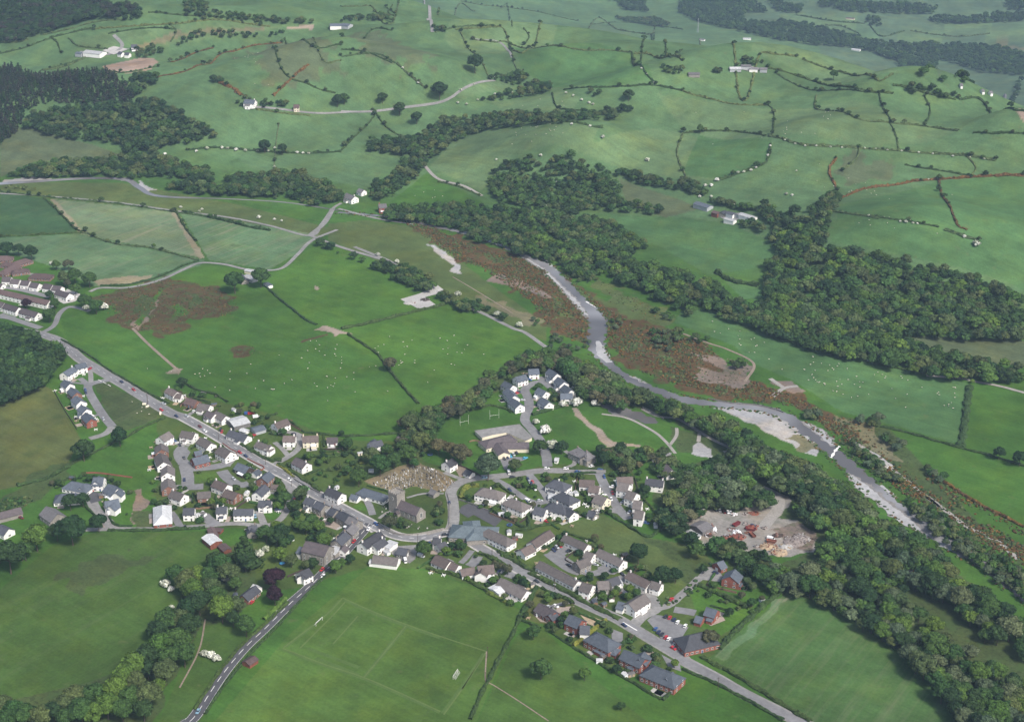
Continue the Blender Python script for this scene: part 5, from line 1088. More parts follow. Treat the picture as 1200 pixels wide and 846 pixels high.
def house(sheet, x1, y1, x2, y2, D, E, wall, rf, where, opt='', pitch=.68, name=None, label=None, cat=None, group=None, win=True, dens=3.1, kind=None, grow=0.0):
    hip = 'h' in opt
    rh = E + D / 2 * pitch
    (a, b), (c, d) = S(sheet, x1, y1, x2, y2)
    p = W([(a, b), (c, d)], rh)
    ctr = p.mean(0); v = p[1] - p[0]; ridge = float(np.hypot(*v)); ang = math.atan2(v[1], v[0])
    L = ridge + (D * .92 if hip else -.4) + grow
    L = max(L, 2.5)
    wm, wword = WALLS[wall]; rm, rword = ROOFS[rf]
    cat = cat or ('bungalow' if E < 3.4 and 'g' not in opt else 'house')
    if 'g' in opt: cat = 'garage'
    name = name or {'bungalow': 'bungalow', 'house': 'house', 'garage': 'garage', 'terrace': 'terrace', 'barn': 'barn', 'shed': 'shed'}.get(cat, 'building')
    z = min(gz(*ctr), gz(*p[0]), gz(*p[1]))
    e = empty(name, (ctr[0], ctr[1], z), ang)
    if label is None:
        label = f"{wword} {cat} with {rword} {'hipped ' if hip else ''}roof {where}"
    tag(e, label, cat, group)
    body(e, L, D, E, rh, wm, hip)
    r = roof(e, L, D, E, rh, rm, hip, ridge=ridge if hip else None)
    nch = 2 if 'C' in opt else 1 if 'c' in opt else 0
    for q in range(nch):
        ch = new('chimney', CHIM.get(wm, CHIM['brick']), r)
        half = (ridge / 2 if hip else L / 2) - .6
        ch.location = ((half if q else -half) if nch == 2 else half * (.1 if hip else .92) * (1 if rng.random() < .5 else -1), 0, rh)
    if win and cat in ('house', 'cottage', 'bungalow') and rng.random() < .6:          # a lean-to, porch or kitchen range at the back or front
        s = 1 if rng.random() < .5 else -1; xw, xd = rng.uniform(1.2, max(1.3, L * .28)), rng.uniform(1.2, 2.8); u = rng.uniform(-L * .25, L * .25); y0, y1 = s * (D / 2 - .05), s * (D / 2 + xd)
        mb = MB(); mb.add([(u - xw, y0, -.4), (u + xw, y0, -.4), (u + xw, y1, -.4), (u - xw, y1, -.4), (u - xw, y0, 2.7), (u + xw, y0, 2.7), (u + xw, y1, 2.15), (u - xw, y1, 2.15)], [(0, 1, 2, 3), (0, 4, 5, 1), (1, 5, 6, 2), (2, 6, 7, 3), (3, 7, 4, 0), (4, 7, 6, 5)][::s])
        mb.add([(u - xw - .2, y0, 2.76), (u + xw + .2, y0, 2.76), (u + xw + .2, y1 + s * .2, 2.16), (u - xw - .2, y1 + s * .2, 2.16), (u - xw - .2, y0, 2.88), (u + xw + .2, y0, 2.88), (u + xw + .2, y1 + s * .2, 2.28), (u - xw - .2, y1 + s * .2, 2.28)], [(0, 1, 2, 3), (4, 7, 6, 5), (0, 4, 5, 1), (1, 5, 6, 2), (2, 6, 7, 3), (3, 7, 4, 0)], 1)
        mb.build('extension', [MAT[wm], MAT['roof_' + rm] if rng.random() < .7 else MAT['white_sheet']], e)
    if win: put_windows(e, L, D, E, rh, ang, ctr[0], ctr[1], hip, door='g' not in opt, dens=dens, kind=kind)
    if 'g' in opt:
        mb = MB(); mb.box(-1.2, 1.2, -.08, 0, 0, 2.1, 0); gd = mb.build('garage_door', [MAT['frame_white']], e)
        s = 1 if math.cos(ang) * -ctr[0] + math.sin(ang) * -ctr[1] > 0 else -1
        gd.location = (s * (L / 2 + .012), 0, 0); gd.rotation_euler = (0, 0, math.pi / 2 * s)
    BUILT.append((ctr[0], ctr[1], ang, L / 2 + .5, D / 2 + .5))
    return e

def wing(e, sheet, x1, y1, x2, y2, D, E, wall, rf, opt='', pitch=.68, win=False):
    """a lower or crossing range of the same building"""
    hip = 'h' in opt; rh = E + D / 2 * pitch
    (a, b), (c, d) = S(sheet, x1, y1, x2, y2)
    p = W([(a, b), (c, d)], rh); ctr = p.mean(0); v = p[1] - p[0]; ridge = float(np.hypot(*v)); ang = math.atan2(v[1], v[0])
    L = max(2.5, ridge + (D * .92 if hip else -.4))
    o = body(e, L, D, E, rh, WALLS[wall][0], hip, name='wing_wall'); r = roof(e, L, D, E, rh, ROOFS[rf][0], hip, ridge=ridge if hip else None, name='wing_roof')
    M_ = Matrix.Rotation(-e.rotation_euler.z, 4, 'Z') @ Matrix.Translation((ctr[0] - e.location.x, ctr[1] - e.location.y, .03))
    for q in (o, r): q.location = M_ @ Vector((0, 0, 0)); q.rotation_euler = (0, 0, ang - e.rotation_euler.z)
    BUILT.append((ctr[0], ctr[1], ang, L / 2 + .5, D / 2 + .5))
    return r

def flat_block(e, pts, h, mat, roofm, name='flat_roof_block'):
    """a flat-roofed block under E, outline of its roof on the survey"""
    w = W(pts, h); inv = -e.rotation_euler.z; c_, s_ = math.cos(inv), math.sin(inv)
    q = [((x - e.location.x) * c_ - (y - e.location.y) * s_, (x - e.location.x) * s_ + (y - e.location.y) * c_) for x, y in w]
    n = len(q); area = sum(q[i][0] * q[(i + 1) % n][1] - q[(i + 1) % n][0] * q[i][1] for i in range(n))
    if area < 0: q = q[::-1]
    mb = MB()
    for z0, z1, k, m_ in ((-.3, h - .25, 1.0, 0), (h - .25, h, 1.03, 1)):
        cx = sum(p_[0] for p_ in q) / n; cy = sum(p_[1] for p_ in q) / n
        r0 = [(cx + (x - cx) * k, cy + (y - cy) * k) for x, y in q]
        vs = [(x, y, z0) for x, y in r0] + [(x, y, z1) for x, y in r0]
        mb.add(vs, [(i, (i + 1) % n, n + (i + 1) % n, n + i) for i in range(n)] + [tuple(range(n - 1, -1, -1)), tuple(range(n, 2 * n))], m_)
    return mb.build(name, [MAT[mat], MAT[roofm]], e)

H_ = house
# ---- the slate row by the wood (sheet A)
H_('A', 443, 97, 512, 57, 8.5, 4.8, 'w', 'u', 'topmost of the staggered row by the wood', 'c')
H_('A', 527, 45, 600, 28, 8, 4.8, 'w', 'u', 'set across the head of the staggered row')
row = [(452, 150, 492, 178, 'w', 'second down the row'), (500, 203, 540, 238, 'r', 'third down the row, its gable brown'), (528, 263, 568, 297, 'w', 'fourth down the row'), (570, 327, 610, 355, 'w', 'fifth down the row'), (600, 380, 642, 424, 'b', 'at the foot of the staggered row')]
for x1, y1, x2, y2, wl, wh in row: H_('A', x1, y1, x2, y2, 8, 4.8, wl, 'u', wh + (' beside the dark wood' if wl == 'w' else ''), dens=2.8)
# ---- north side of the main road (sheet B)
H_('B', 222, 143, 285, 176, 8, 4.6, 'w', 'n', 'first of the roadside houses below the sheep field', 'c')
H_('B', 275, 186, 318, 190, 7, 3.6, 'w', 'n', 'small front half beside the first roadside house')
H_('B', 352, 215, 428, 236, 9, 2.7, 'r', 'e', 'between two white houses on the main road')
H_('B', 440, 253, 518, 268, 9, 2.8, 'w', 'y', 'just after the red-brown bungalow on the main road')
H_('B', 497, 306, 552, 330, 8, 4.2, 'w', 'p', 'upper half of the paired houses by the pale-roofed depot'); H_('B', 560, 310, 628, 345, 8, 4.2, 'w', 'y', 'lower half of the paired houses by the pale-roofed depot')
dep = H_('B', 655, 382, 772, 352, 15, 3.6, 'S', 'l', '', pitch=.2, name='depot', cat='depot', label='long low depot with wide pale cream sheet roof beside the parked lorries', win=False)
for ch in dep.children: pass
H_('B', 655, 440, 782, 482, 9, 3.2, 'w', 's', 'long and low beside the pale-roofed depot', 'c')
H_('B', 735, 432, 778, 446, 5, 2.4, 'G', 'l', 'behind the long white bungalow', 'g', pitch=.25)
H_('B', 815, 432, 892, 410, 9, 2.8, 'G', 'u', '', name='shed', cat='shed', label='blue-roofed metal shed behind the long white bungalow', pitch=.3, win=False)
hb = H_('B', 965, 395, 1058, 362, 9, 4.6, 'w', 'n', 'at the big sheep field corner', 'c')
hb = H_('B', 850, 520, 945, 556, 8, 4.6, 'w', 'y', 'L-shaped inside a hedge above the main road', 'c'); wing(hb, 'B', 905, 570, 940, 545, 7, 4.2, 'w', 'y')
H_('B', 1032, 482, 1118, 484, 8.5, 4.6, 'w', 'n', 'inside the loop of the upper lane', 'c')
# ---- estate south of the road
H_('B', 160, 490, 228, 452, 9, 4.6, 'w', 'y', 'at the top corner of the estate beside the paddock')
H_('B', 318, 447, 412, 462, 9, 4.6, 'w', 'y', 'highest in the estate beside the main road'); H_('B', 448, 492, 525, 535, 9, 4.6, 'w', 'y', 'second along the roadside in the estate')
H_('B', 585, 556, 662, 596, 10, 4.8, 'w', 'y', 'with a red-brick garden wall at the estate entrance', 'c')
hb = H_('D', 390, 102, 498, 74, 10, 3.4, 'b', 'u', 'inside the estate loop road'); wing(hb, 'D', 405, 55, 455, 45, 6, 2.7, 'b', 'u')
for x1, y1, x2, y2, wl, wh in [(170, -5, 176, 38, 'r', 'top of the column of gables along the paddock'), (165, 62, 190, 128, 'w', 'second in the column of gables along the paddock'), (217, 148, 217, 200, 'w', 'third in the column of gables along the paddock'), (217, 240, 223, 298, 'r', 'fourth in the column of gables along the paddock')]:
    H_('D', x1, y1, x2, y2, 9.5, 4.4, wl, 'y', wh)
H_('D', 250, 325, 335, 355, 9, 4.6, 'w', 'y', 'at the foot of the gable column in the estate', 'c')
H_('D', 178, 430, 180, 498, 12, 2.8, 'b', 'l', 'with a light ridged roof beside the lane', 'h')
H_('D', 328, 452, 408, 450, 8.5, 4.8, 'w', 's', 'second along the lane from the light-roofed bungalow'); H_('D', 425, 340, 520, 332, 8.5, 3.2, 'r', 'y', 'in mid-estate behind the lane houses')
hb = H_('D', 552, 252, 640, 286, 9, 4.6, 'w', 'n', 'upper half of the mid-estate pair below the green', 'c'); H_('D', 625, 318, 712, 345, 9.5, 4.2, 'r', 'n', 'lower half of the mid-estate pair below the green')
H_('D', 560, 442, 635, 440, 8.5, 4.8, 'w', 's', 'between the two drives along the lane', 'c'); H_('D', 682, 458, 822, 456, 8, 4.6, 'w', 's', '', 'c', cat='terrace', label='long white terrace with dark slate roof facing the lane at the estate corner')
H_('D', 842, 340, 902, 284, 8, 4.8, 'w', 's', 'with a white gable above the lane bend'); hb = H_('D', 858, 398, 948, 400, 8, 4.6, 'w', 's', 'with an arched front gable inside the lane bend'); wing(hb, 'D', 920, 430, 918, 395, 6, 4.2, 'w', 's')
H_('D', 712, 132, 792, 166, 9, 3.2, 't', 'u', 'behind the red-brick wall at the estate entrance'); H_('D', 820, 200, 858, 176, 6, 2.6, 'w', 'u', 'at the corner of the red-brick roadside wall', 'g')
H_('D', 878, 238, 932, 192, 9, 4.4, 'r', 'u', 'backing on the main road'); H_('D', 945, 286, 1010, 288, 5, 2.4, 's', 'n', 'beside the junction of lane and main road', 'g')
hb = H_('D', 782, 582, 842, 566, 8, 3.8, 's', 's', 'on the lane by the stream, cross-gabled', 'c', name='cottage', cat='cottage'); wing(hb, 'D', 808, 615, 812, 570, 6, 3.6, 's', 's'); wing(hb, 'D', 858, 592, 908, 588, 6, 2.8, 's', 's')
bn = H_('D', 498, 632, 560, 684, 8.5, 4.0, 'R', 'l', '', pitch=.3, name='barn', cat='barn', label='old barn with bright white sheet roof in the pasture by the lane', win=False)
H_('D', 520, 582, 552, 645, 5, 3.0, 'R', 'e', '', pitch=.4, name='barn', cat='barn', label='rusty red lean-to barn joined behind the white-roofed barn', win=False); H_('D', 598, 698, 640, 738, 5.5, 2.4, 'R', 'e', '', pitch=.35, name='shed', cat='shed', label='small shed with rust-red striped roof below the white-roofed barn', win=False)
H_('D', 552, 592, 602, 600, 4.5, 2.2, 'R', 'e', '', pitch=.25, name='shed', cat='shed', label='small orange-roofed shed between the barn and the lane', win=False)
# ---- slate close (sheet C)
hb = H_('C', 385, 262, 468, 278, 11, 3.2, 'w', 'u', 'at the back of the slate close', 'h'); wing(hb, 'C', 440, 310, 470, 285, 7, 3, 'w', 'u')
hb = H_('C', 535, 235, 610, 235, 11, 4.6, 'w', 'u', 'at the head of the slate close drive'); wing(hb, 'C', 548, 268, 575, 225, 8, 4.4, 'w', 'u')
hb = H_('C', 640, 280, 705, 315, 11, 4.6, 'w', 'u', 'on the garden side of the slate close'); wing(hb, 'C', 690, 345, 720, 315, 8, 4.4, 'w', 'u')
hb = H_('C', 615, 405, 712, 385, 11, 4.4, 'w', 'u', 'nearest the lane in the slate close'); wing(hb, 'C', 650, 440, 690, 408, 8, 4.2, 'w', 'u')
H_('C', 312, 350, 388, 345, 11, 3.0, 'w', 'u', 'half hidden by dark trees', 'h')
H_('C', 205, 438, 285, 492, 12, 4.0, 's', 'o', '', name='barn', cat='barn', label='big stone barn conversion with grey-brown roof beside the dark trees')
H_('P', -30, 130, 145, 84, 8, 3.2, 's', 'p', '', name='stable', cat='stable', label='long stable range with purplish roof beside the stone barn yard', win=False); H_('P', -20, 200, 62, 236, 9, 3.6, 'w', 's', '', name='farmhouse', cat='farmhouse', label='white farmhouse with slate roof across the yard from the stable range')
# ---- upper lane and gardens (sheet E)
H_('E', 205, 186, 318, 180, 9, 4.8, 'c', 'n', 'long with two chimneys above the lane gardens', 'C'); H_('E', 378, 196, 455, 194, 7, 2.8, 'w', 'p', 'small and low at the end of the lane gardens')
hb = H_('E', 672, 232, 762, 212, 8, 4.2, 'w', 's', 'among trees above the graveyard'); wing(hb, 'E', 690, 245, 712, 205, 6, 3.0, 'w', 'u')
H_('E', 870, 190, 925, 184, 7, 3, 'S', 'p', 'half hidden in trees at the sheep field edge'); H_('E', 160, 335, 238, 374, 9, 4.6, 'w', 'p', 'on the main road opposite the estate entrance', 'c')
H_('E', 388, 545, 484, 588, 8.5, 4.8, 'w', 'k', 'standing end-on above the road opposite the stone terrace', 'c'); hb = H_('E', 640, 550, 765, 588, 9, 3.0, 'w', 'u', 'beside the churchyard', 'h'); H_('E', 550, 592, 605, 606, 6, 2.5, 'w', 'u', 'beside the slate bungalow by the churchyard', 'g')
# ---- stone village centre (sheet F)
H_('F', 235, 132, 300, 155, 8, 5.0, 'w', 's', 'at the top end of the stone terrace', 'c')
for x1, y1, x2, y2, rf, wh, op in [(308, 158, 368, 188, 's', 'next to the white end house of the roadside row', 'c'), (408, 205, 450, 225, 's', 'in the middle of the roadside row', 'c'), (470, 228, 542, 268, 's', 'last but one before the corner', 'c'), (535, 268, 600, 298, 'o', 'on the corner of the two main roads', 'c')]:
    H_('F', x1, y1, x2, y2, 8.5, 5.0, 's', rf, wh, op, name='cottage', cat='cottage')
H_('F', 385, 200, 400, 232, 5.5, 3.2, 'w', 'l', '', pitch=.2, name='extension', cat='extension', label='flat white-roofed back extension behind the stone roadside row', win=False)
H_('F', 562, 318, 515, 368, 8.5, 5.0, 's', 'o', 'first below the corner on the south road', 'c', name='cottage', cat='cottage'); H_('F', 508, 376, 440, 436, 8.5, 4.8, 's', 's', 'second below the corner on the south road', 'C', name='cottage', cat='cottage')
H_('F', 412, 478, 470, 506, 9, 3.0, 's', 'l', '', pitch=.35, name='workshop', cat='workshop', label='low workshop with pale grey roof between the chapel and the cottages', win=False); H_('F', 478, 500, 505, 470, 6, 3.6, 'w', 'p', 'small and white-gabled beside the low grey workshop')
ch = H_('F', 230, 442, 394, 480, 13, 7.5, 's', 'p', '', name='chapel', cat='chapel', label='tall grey stone chapel with purplish roof and a row of arched windows', pitch=.6, dens=4.0, kind='tall'); wing(ch, 'F', 185, 480, 216, 490, 8, 4.0, 'w', 'u')
hb = H_('F', 182, 662, 252, 632, 9, 4.6, 'w', 'k', 'beside the south road below the chapel', name='cottage', cat='cottage'); wing(hb, 'F', 205, 682, 215, 648, 7, 4.2, 'w', 'k')
H_('F', 622, 455, 752, 372, 9, 5.4, 'w', 'k', '', 'C', name='inn', cat='inn', label='long white inn with dark slate roof on the village corner'); H_('F', 700, 468, 775, 418, 8, 4.2, 'w', 'k', 'tucked behind the long inn', 'c')
e = H_('F', 790, 450, 850, 470, 9, 3.4, 'w', 'l', '', pitch=.12, name='store', cat='store', label='white flat-roofed store behind the inn', win=False)
H_('F', 878, 486, 948, 498, 8, 2.8, 'S', 's', 'in the yard behind the inn', 'g'); hb = H_('F', 706, 540, 882, 562, 9, 3.2, 'w', 'y', '', name='workshop', cat='workshop', label='long low workshop with grey-brown roof on the sports field edge', win=False)
H_('F', 678, 578, 748, 582, 5, 2.6, 'w', 'l', '', pitch=.25, name='shed', cat='shed', label='white flat-fronted shed against the long low workshop', win=False)
# ---- road bend (sheet J)
H_('J', 165, 178, 222, 180, 8, 4.4, 'w', 'k', 'at the road bend, upper of two', 'c'); H_('J', 190, 228, 250, 205, 7, 3.4, 'w', 'k', 'at the road bend, lower of two')
hb = H_('J', 185, 298, 285, 345, 10, 2.9, 'w', 'n', 'with a second small block, above the sports field'); wing(hb, 'J', 285, 350, 345, 372, 7, 2.7, 'w', 'n')
hb = H_('J', 478, 378, 590, 368, 10, 4.6, 'w', 'n', 'with a cross gable above the sports field hedge'); wing(hb, 'J', 500, 425, 520, 372, 8, 4.4, 'w', 'n'); wing(hb, 'J', 355, 402, 455, 385, 8, 2.7, 'w', 'n')
hb = H_('J', 640, 462, 825, 552, 10, 2.8, 'w', 'y', 'very long, beside the copper trees and drive', dens=3.6)
cv = H_('J', 590, 545, 650, 515, 10, 2.6, 'w', 'l', '', pitch=.18, name='conservatory', cat='conservatory', label='white ribbed conservatory on the end of the very long bungalow', win=False)
hb = None
# ---- around the green (sheet H)
H_('H', 405, 308, 488, 326, 11, 4.8, 'w', 'y', 'behind the playground wall at the road curve', 'hc'); hb = H_('H', 600, 382, 665, 408, 11, 4.8, 'w', 'y', 'on the narrow lane below the green', 'hc'); wing(hb, 'H', 545, 430, 580, 420, 6, 2.6, 'w', 'y')
H_('H', 905, 252, 952, 266, 11, 4.8, 'w', 's', 'at the upper corner of the green', 'hc'); H_('H', 955, 338, 1005, 362, 11, 4.8, 'w', 's', 'second from the upper corner of the green', 'hc')
H_('H', 762, 440, 842, 458, 9, 4.6, 'w', 's', 'at the pointed end of the green'); hb = H_('H', 888, 412, 952, 428, 11, 4.8, 'w', 's', 'at the bottom of the green behind the pointed end', 'hc'); H_('H', 985, 446, 1038, 480, 8, 4.4, 'w', 's', 'lowest of the group below the green')
H_('H', 858, 358, 905, 362, 7, 2.4, 'w', 'l', 'with a near-white roof beside the green', 'g', pitch=.2); H_('H', 1150, 468, 1192, 490, 6, 2.6, 's', 's', 'at the paddock edge by the cul-de-sac', 'g')
H_('H', 435, 598, 562, 656, 9.5, 4.8, 'w', 'y', 'long beside the hall with the blue-green roof', 'h')
hall = H_('H', 250, 575, 415, 585, 17, 3.6, 's', 'a', '', 'h', name='hall', cat='hall', label='stone village hall with blue-green metal hipped roof beside the playground', pitch=.5); wing(hall, 'H', 318, 540, 335, 620, 11, 4.0, 's', 'a', 'h', pitch=.55)
H_('H', 735, 690, 865, 604, 8.5, 3.4, 'w', 'n', '', cat='terrace', label='brown-roofed single-storey terrace climbing to the paddock corner', dens=3); H_('H', 660, 745, 738, 706, 8.5, 3.2, 'w', 'n', '', cat='terrace', label='lower brown-roofed end block of the terrace by the road hedge')
H_('H', 132, 128, 188, 98, 8.5, 4.8, 'w', 'k', 'alone at the top of the graveyard', 'c', name='house'); H_('H', 276, 178, 322, 198, 6, 2.4, 'w', 'k', 'in the drive beside the lone white house', 'g')
hb = H_('G', 1058, 628, 1128, 660, 10, 5, 's', 'o', '', 'hC', name='villa', cat='house', label='large grey stone house with cross-hipped roof in its own grounds'); wing(hb, 'G', 1058, 655, 1072, 625, 7, 4.8, 's', 'o'); wing(hb, 'G', 1110, 690, 1125, 645, 7, 4.8, 's', 'o')
H_('G', 905, 700, 925, 702, 5, 2.4, 'w', 'l', 'small in the garden opposite the stone house', 'g', pitch=.3)
# ---- the cul-de-sac (sheet G)
for i, (x1, y1, x2, y2, wh) in enumerate([(715, 76, 788, 72, 'farthest up the cul-de-sac'), (622, 132, 695, 112, 'second round the cul-de-sac from its top'), (548, 158, 608, 188, 'third round the cul-de-sac, backing on the bank'), (568, 208, 618, 262, 'fourth round the cul-de-sac, backing on the bank'), (602, 278, 658, 322, 'lowest on the outer side of the cul-de-sac'),
        (862, 72, 918, 108, 'first of the inner riverside four in the cul-de-sac'), (925, 130, 968, 165, 'second of the riverside four in the cul-de-sac'), (968, 184, 1018, 222, 'third of the riverside four in the cul-de-sac'), (940, 246, 1025, 244, 'last of the riverside four, turned sideways'),
        (785, 205, 842, 232, 'upper one on the island of the cul-de-sac'), (812, 272, 862, 308, 'lower one on the island of the cul-de-sac')]):
    H_('G', x1, y1, x2, y2, 8.5, 4.6, 'w', 'u', wh)
sch = H_('G', 440, 575, 560, 545, 13, 3.4, 'c', 'p', '', 'h', name='school', cat='school', label='cream school with brown hipped wings and a large flat grey roof', pitch=.4)
wing(sch, 'G', 540, 590, 670, 590, 11, 3.3, 'c', 'p', 'h', pitch=.45); wing(sch, 'G', 500, 590, 545, 660, 9, 3.2, 'c', 'p', pitch=.45)
flat_block(sch, S('G', 340, 507, 650, 462, 740, 552, 690, 575, 560, 520, 470, 535, 390, 556), 3.2, 'render_cream', 'lane')
# ---- lane east of the green (sheet I)
H_('I', 495, 234, 608, 230, 8.5, 4.8, 'w', 'n', 'at the top of the stepped white row'); 
for x1, y1, x2, y2, wh in [(515, 268, 582, 282, 'second in the stepped white row'), (580, 328, 632, 345, 'third in the stepped white row'), (620, 396, 670, 402, 'fourth in the stepped white row'), (630, 464, 684, 472, 'lowest in the stepped white row')]:
    H_('I', x1, y1, x2, y2, 10.5, 5.8, 'w', 'y', wh, grow=1.0)
hb = H_('I', 702, 242, 828, 256, 9, 4.8, 'w', 'k', '', 'C', name='farmhouse', cat='farmhouse', label='white farmhouse with dark slate roof and tall white chimneys by the woods'); H_('I', 845, 142, 885, 185, 8, 4.8, 'w', 'p', 'with dark timbering, deepest among the trees')
H_('I', 235, 250, 342, 256, 9, 3.6, 'w', 'n', 'on the corner at the top of the short lane'); H_('I', 305, 288, 378, 298, 9, 4.8, 'w', 'n', 'behind the corner house of the short lane'); H_('I', 352, 352, 428, 378, 11, 4.4, 'c', 'y', 'facing the parked cars of the short lane'); H_('I', 300, 466, 350, 478, 7, 2.6, 'w', 's', 'in the back gardens below the short lane', 'g')
# ---- courtyard terraces (sheet K)
K_ = [('K', 250, 156, 414, 226, 8, 3.6, 'w', 'y', 'white terrace with grey-brown roof along the top of the courtyard'), ('K', 75, 342, 345, 482, 8, 3.6, 'w', 'y', 'longest white terrace with its back to the roadside hedge'), ('K', 492, 256, 665, 338, 8.5, 4.6, 'w', 'y', 'two-storey white terrace between the courtyard and the paddock'),
      ('K', 702, 416, 852, 490, 8, 3.8, 'w', 'n', 'brown-roofed white terrace below the paddock bushes')]
for sh, x1, y1, x2, y2, D, E, wl, rf, lab in K_: H_(sh, x1, y1, x2, y2, D, E, wl, rf, '', 'c', cat='terrace', label=lab, dens=2.9)
H_('K', 330, 352, 412, 318, 8, 4.6, 's', 'y', 'facing the bend inside the courtyard', 'c'); H_('K', 400, 272, 458, 292, 8, 4.4, 'w', 'y', 'joined behind the grey stone courtyard house')
hb = H_('K', 372, 490, 448, 512, 10, 4.8, 'w', 'y', 'at the end of the longest terrace'); hb = H_('K', 480, 485, 560, 482, 9, 4.6, 's', 'y', 'in the middle of the courtyard'); H_('K', 560, 470, 625, 450, 8, 4.6, 'w', 'k', 'dark-roofed at the inner courtyard corner')
H_('K', 862, 482, 932, 502, 8, 4.4, 'w', 'y', 'at the lower end of the brown-roofed terrace', 'c'); hb = H_('K', 700, 642, 812, 572, 10, 4.8, 'w', 'y', 'big and white-gabled at the courtyard entrance'); wing(hb, 'K', 628, 625, 680, 640, 8, 3.0, 'w', 'u')
H_('K', 612, 492, 655, 488, 6, 2.6, 'w', 'l', '', pitch=.15, name='shed', cat='shed', label='white flat-topped shed behind the courtyard', win=False)
# ---- brick houses on the south-east road (sheet L)
hb = H_('L', 192, 158, 300, 222, 9.5, 3.0, 'b', 'p', 'first on the south-east road, in a dry lawn'); wing(hb, 'L', 255, 245, 305, 215, 7, 2.9, 'b', 's')
hb = H_('L', 402, 238, 492, 278, 10, 4.8, 'b', 'u', 'joined to a white annex on the south-east road'); wing(hb, 'L', 478, 315, 548, 318, 9, 4.2, 'w', 's'); 
hb = H_('L', 600, 372, 672, 408, 12, 4.8, 'b', 'u', 'third on the south-east road', 'h'); wing(hb, 'L', 672, 458, 710, 470, 7, 2.7, 'b', 'u', 'h')
hb = H_('L', 788, 486, 935, 552, 10, 4.6, 'b', 'u', 'fourth on the south-east road, long'); wing(hb, 'L', 890, 555, 930, 500, 9, 4.4, 'b', 'u')
hb = H_('L', 1005, 605, 1118, 650, 13, 4.4, 'b', 'u', 'last on the south-east road', 'h'); wing(hb, 'L', 1080, 690, 1130, 640, 8, 4.2, 'b', 'u')
# ---- sheet M
H_('M', 600, 236, 645, 218, 8.5, 3.0, 'b', 'u', 'in the gravel forecourt by the scrap yard trees', 'g'); hb = H_('M', 695, 330, 728, 280, 11, 5.0, 'b', 'u', 'beside the scrap yard trees')
hb = H_('M', 528, 545, 605, 568, 9, 4.0, 'b', 'u', 'on a wide lawn behind the car park'); wing(hb, 'M', 455, 605, 505, 620, 7, 2.7, 'b', 'u')
H_('M', 410, 745, 510, 722, 15, 3.6, 'b', 's', '', 'h', name='hall', cat='hall', label='large red brick hall with dark hipped roof beside its car park')
# ---- estate in the far west (sheet Q)
for x1, y1, x2, y2, D, wh in [(-20, 300, 62, 298, 11, 'farthest block of the purple-roofed home'), (45, 352, 105, 362, 9, 'small block in the middle of the purple-roofed home'), (118, 352, 222, 320, 11, 'long block nearest the dark trees of the purple-roofed home'), (30, 420, 120, 375, 11, 'front block of the purple-roofed home'), (135, 420, 215, 408, 9, 'low front corner block of the purple-roofed home'), (305, 452, 408, 456, 11, 'detached block on the lawn of the purple-roofed home')]:
    H_('Q', x1, y1, x2, y2, D, 2.8, 'r', 'e', '', 'h', name='care_home_block', cat='building', label=wh, pitch=.55)
for k, (x1, y1, x2, y2) in enumerate([(22, 482, 98, 484), (100, 500, 175, 505), (190, 512, 262, 518), (272, 530, 345, 540), (388, 540, 462, 552), (468, 556, 542, 566), (505, 592, 610, 628)]):
    H_('Q', x1, y1, x2, y2, 9, 4.0, 'w', 'p', ['at the start of the row behind the long terrace', 'second in the row behind the long terrace', 'third in the row behind the long terrace', 'fourth in the row behind the long terrace', 'fifth in the row, next to the street tree', 'sixth in the row, before the copse', 'at the row end by the concrete yard'][k])
H_('Q', -40, 582, 435, 690, 8.5, 4.8, 'w', 'e', '', cat='terrace', label='very long white terrace with reddish roof in the western estate', dens=3.3)
H_('Q', -30, 690, 40, 712, 8.5, 4.6, 'w', 'p', 'at the front row start of the western estate'); H_('Q', 45, 715, 165, 750, 8.5, 4.6, 'w', 'p', 'in the front row before the purple tree'); H_('Q', 190, 756, 335, 795, 9, 4.4, 'w', 'p', 'last in the front row of the western estate')
H_('Q', 0, 540, 25, 545, 7, 3, 'w', 'p', 'half cut off at the start of the estate street')
# ---- farms and lone houses
H_('S1', 1120, 150, 1145, 180, 7, 3.0, 's', 's', 'beside the lane bend', '', name='farmhouse', cat='farmhouse'); H_('S1', 1150, 158, 1192, 175, 7, 3.2, 'G', 'l', '', name='barn', cat='barn', label='pale barn with grey sheet roof at the lane-bend farm', pitch=.3, win=False); H_('S1', 1150, 132, 1192, 140, 6, 3.0, 'c', 'l', '', name='barn', cat='barn', label='cream-roofed barn nearest the bend at the lane-bend farm', pitch=.25, win=False)
H_('S2', 45, 195, 68, 208, 5, 2.8, 'w', 'u', '', name='shed', cat='shed', label='white box-like shed at the start of the field hedge by the farm', pitch=.2, win=False)
H_('T2', 18, 678, 48, 690, 10, 5, 'w', 'o', 'by the bridge lane under the stream woods', 'c'); H_('T2', 62, 662, 80, 668, 8, 4, 'w', 'o', 'small beside the bridge-lane house'); H_('T2', 130, 718, 158, 716, 9, 6, 'b', 'o', 'tall and pinkish by the bridge lane', 'c')
H_('T1', 302, 174, 362, 182, 16, 5, 'w', 'l', '', name='barn', cat='barn', label='long white-roofed barn at the high farm by the ploughed patch', pitch=.3, win=False); H_('T1', 270, 182, 292, 184, 10, 4, 'G', 'u', '', name='barn', cat='barn', label='small grey barn beside the long white-roofed barn', pitch=.3, win=False)
H_('T1', 460, 158, 482, 156, 9, 5, 'w', 's', 'beside trees at the high farm'); H_('T1', 418, 180, 432, 184, 8, 4, 'w', 's', '', name='barn', cat='barn', label='first white outbuilding by the high farm lane', win=False); H_('T1', 440, 184, 456, 186, 8, 4, 'w', 's', '', name='barn', cat='barn', label='second white outbuilding by the high farm lane', win=False)
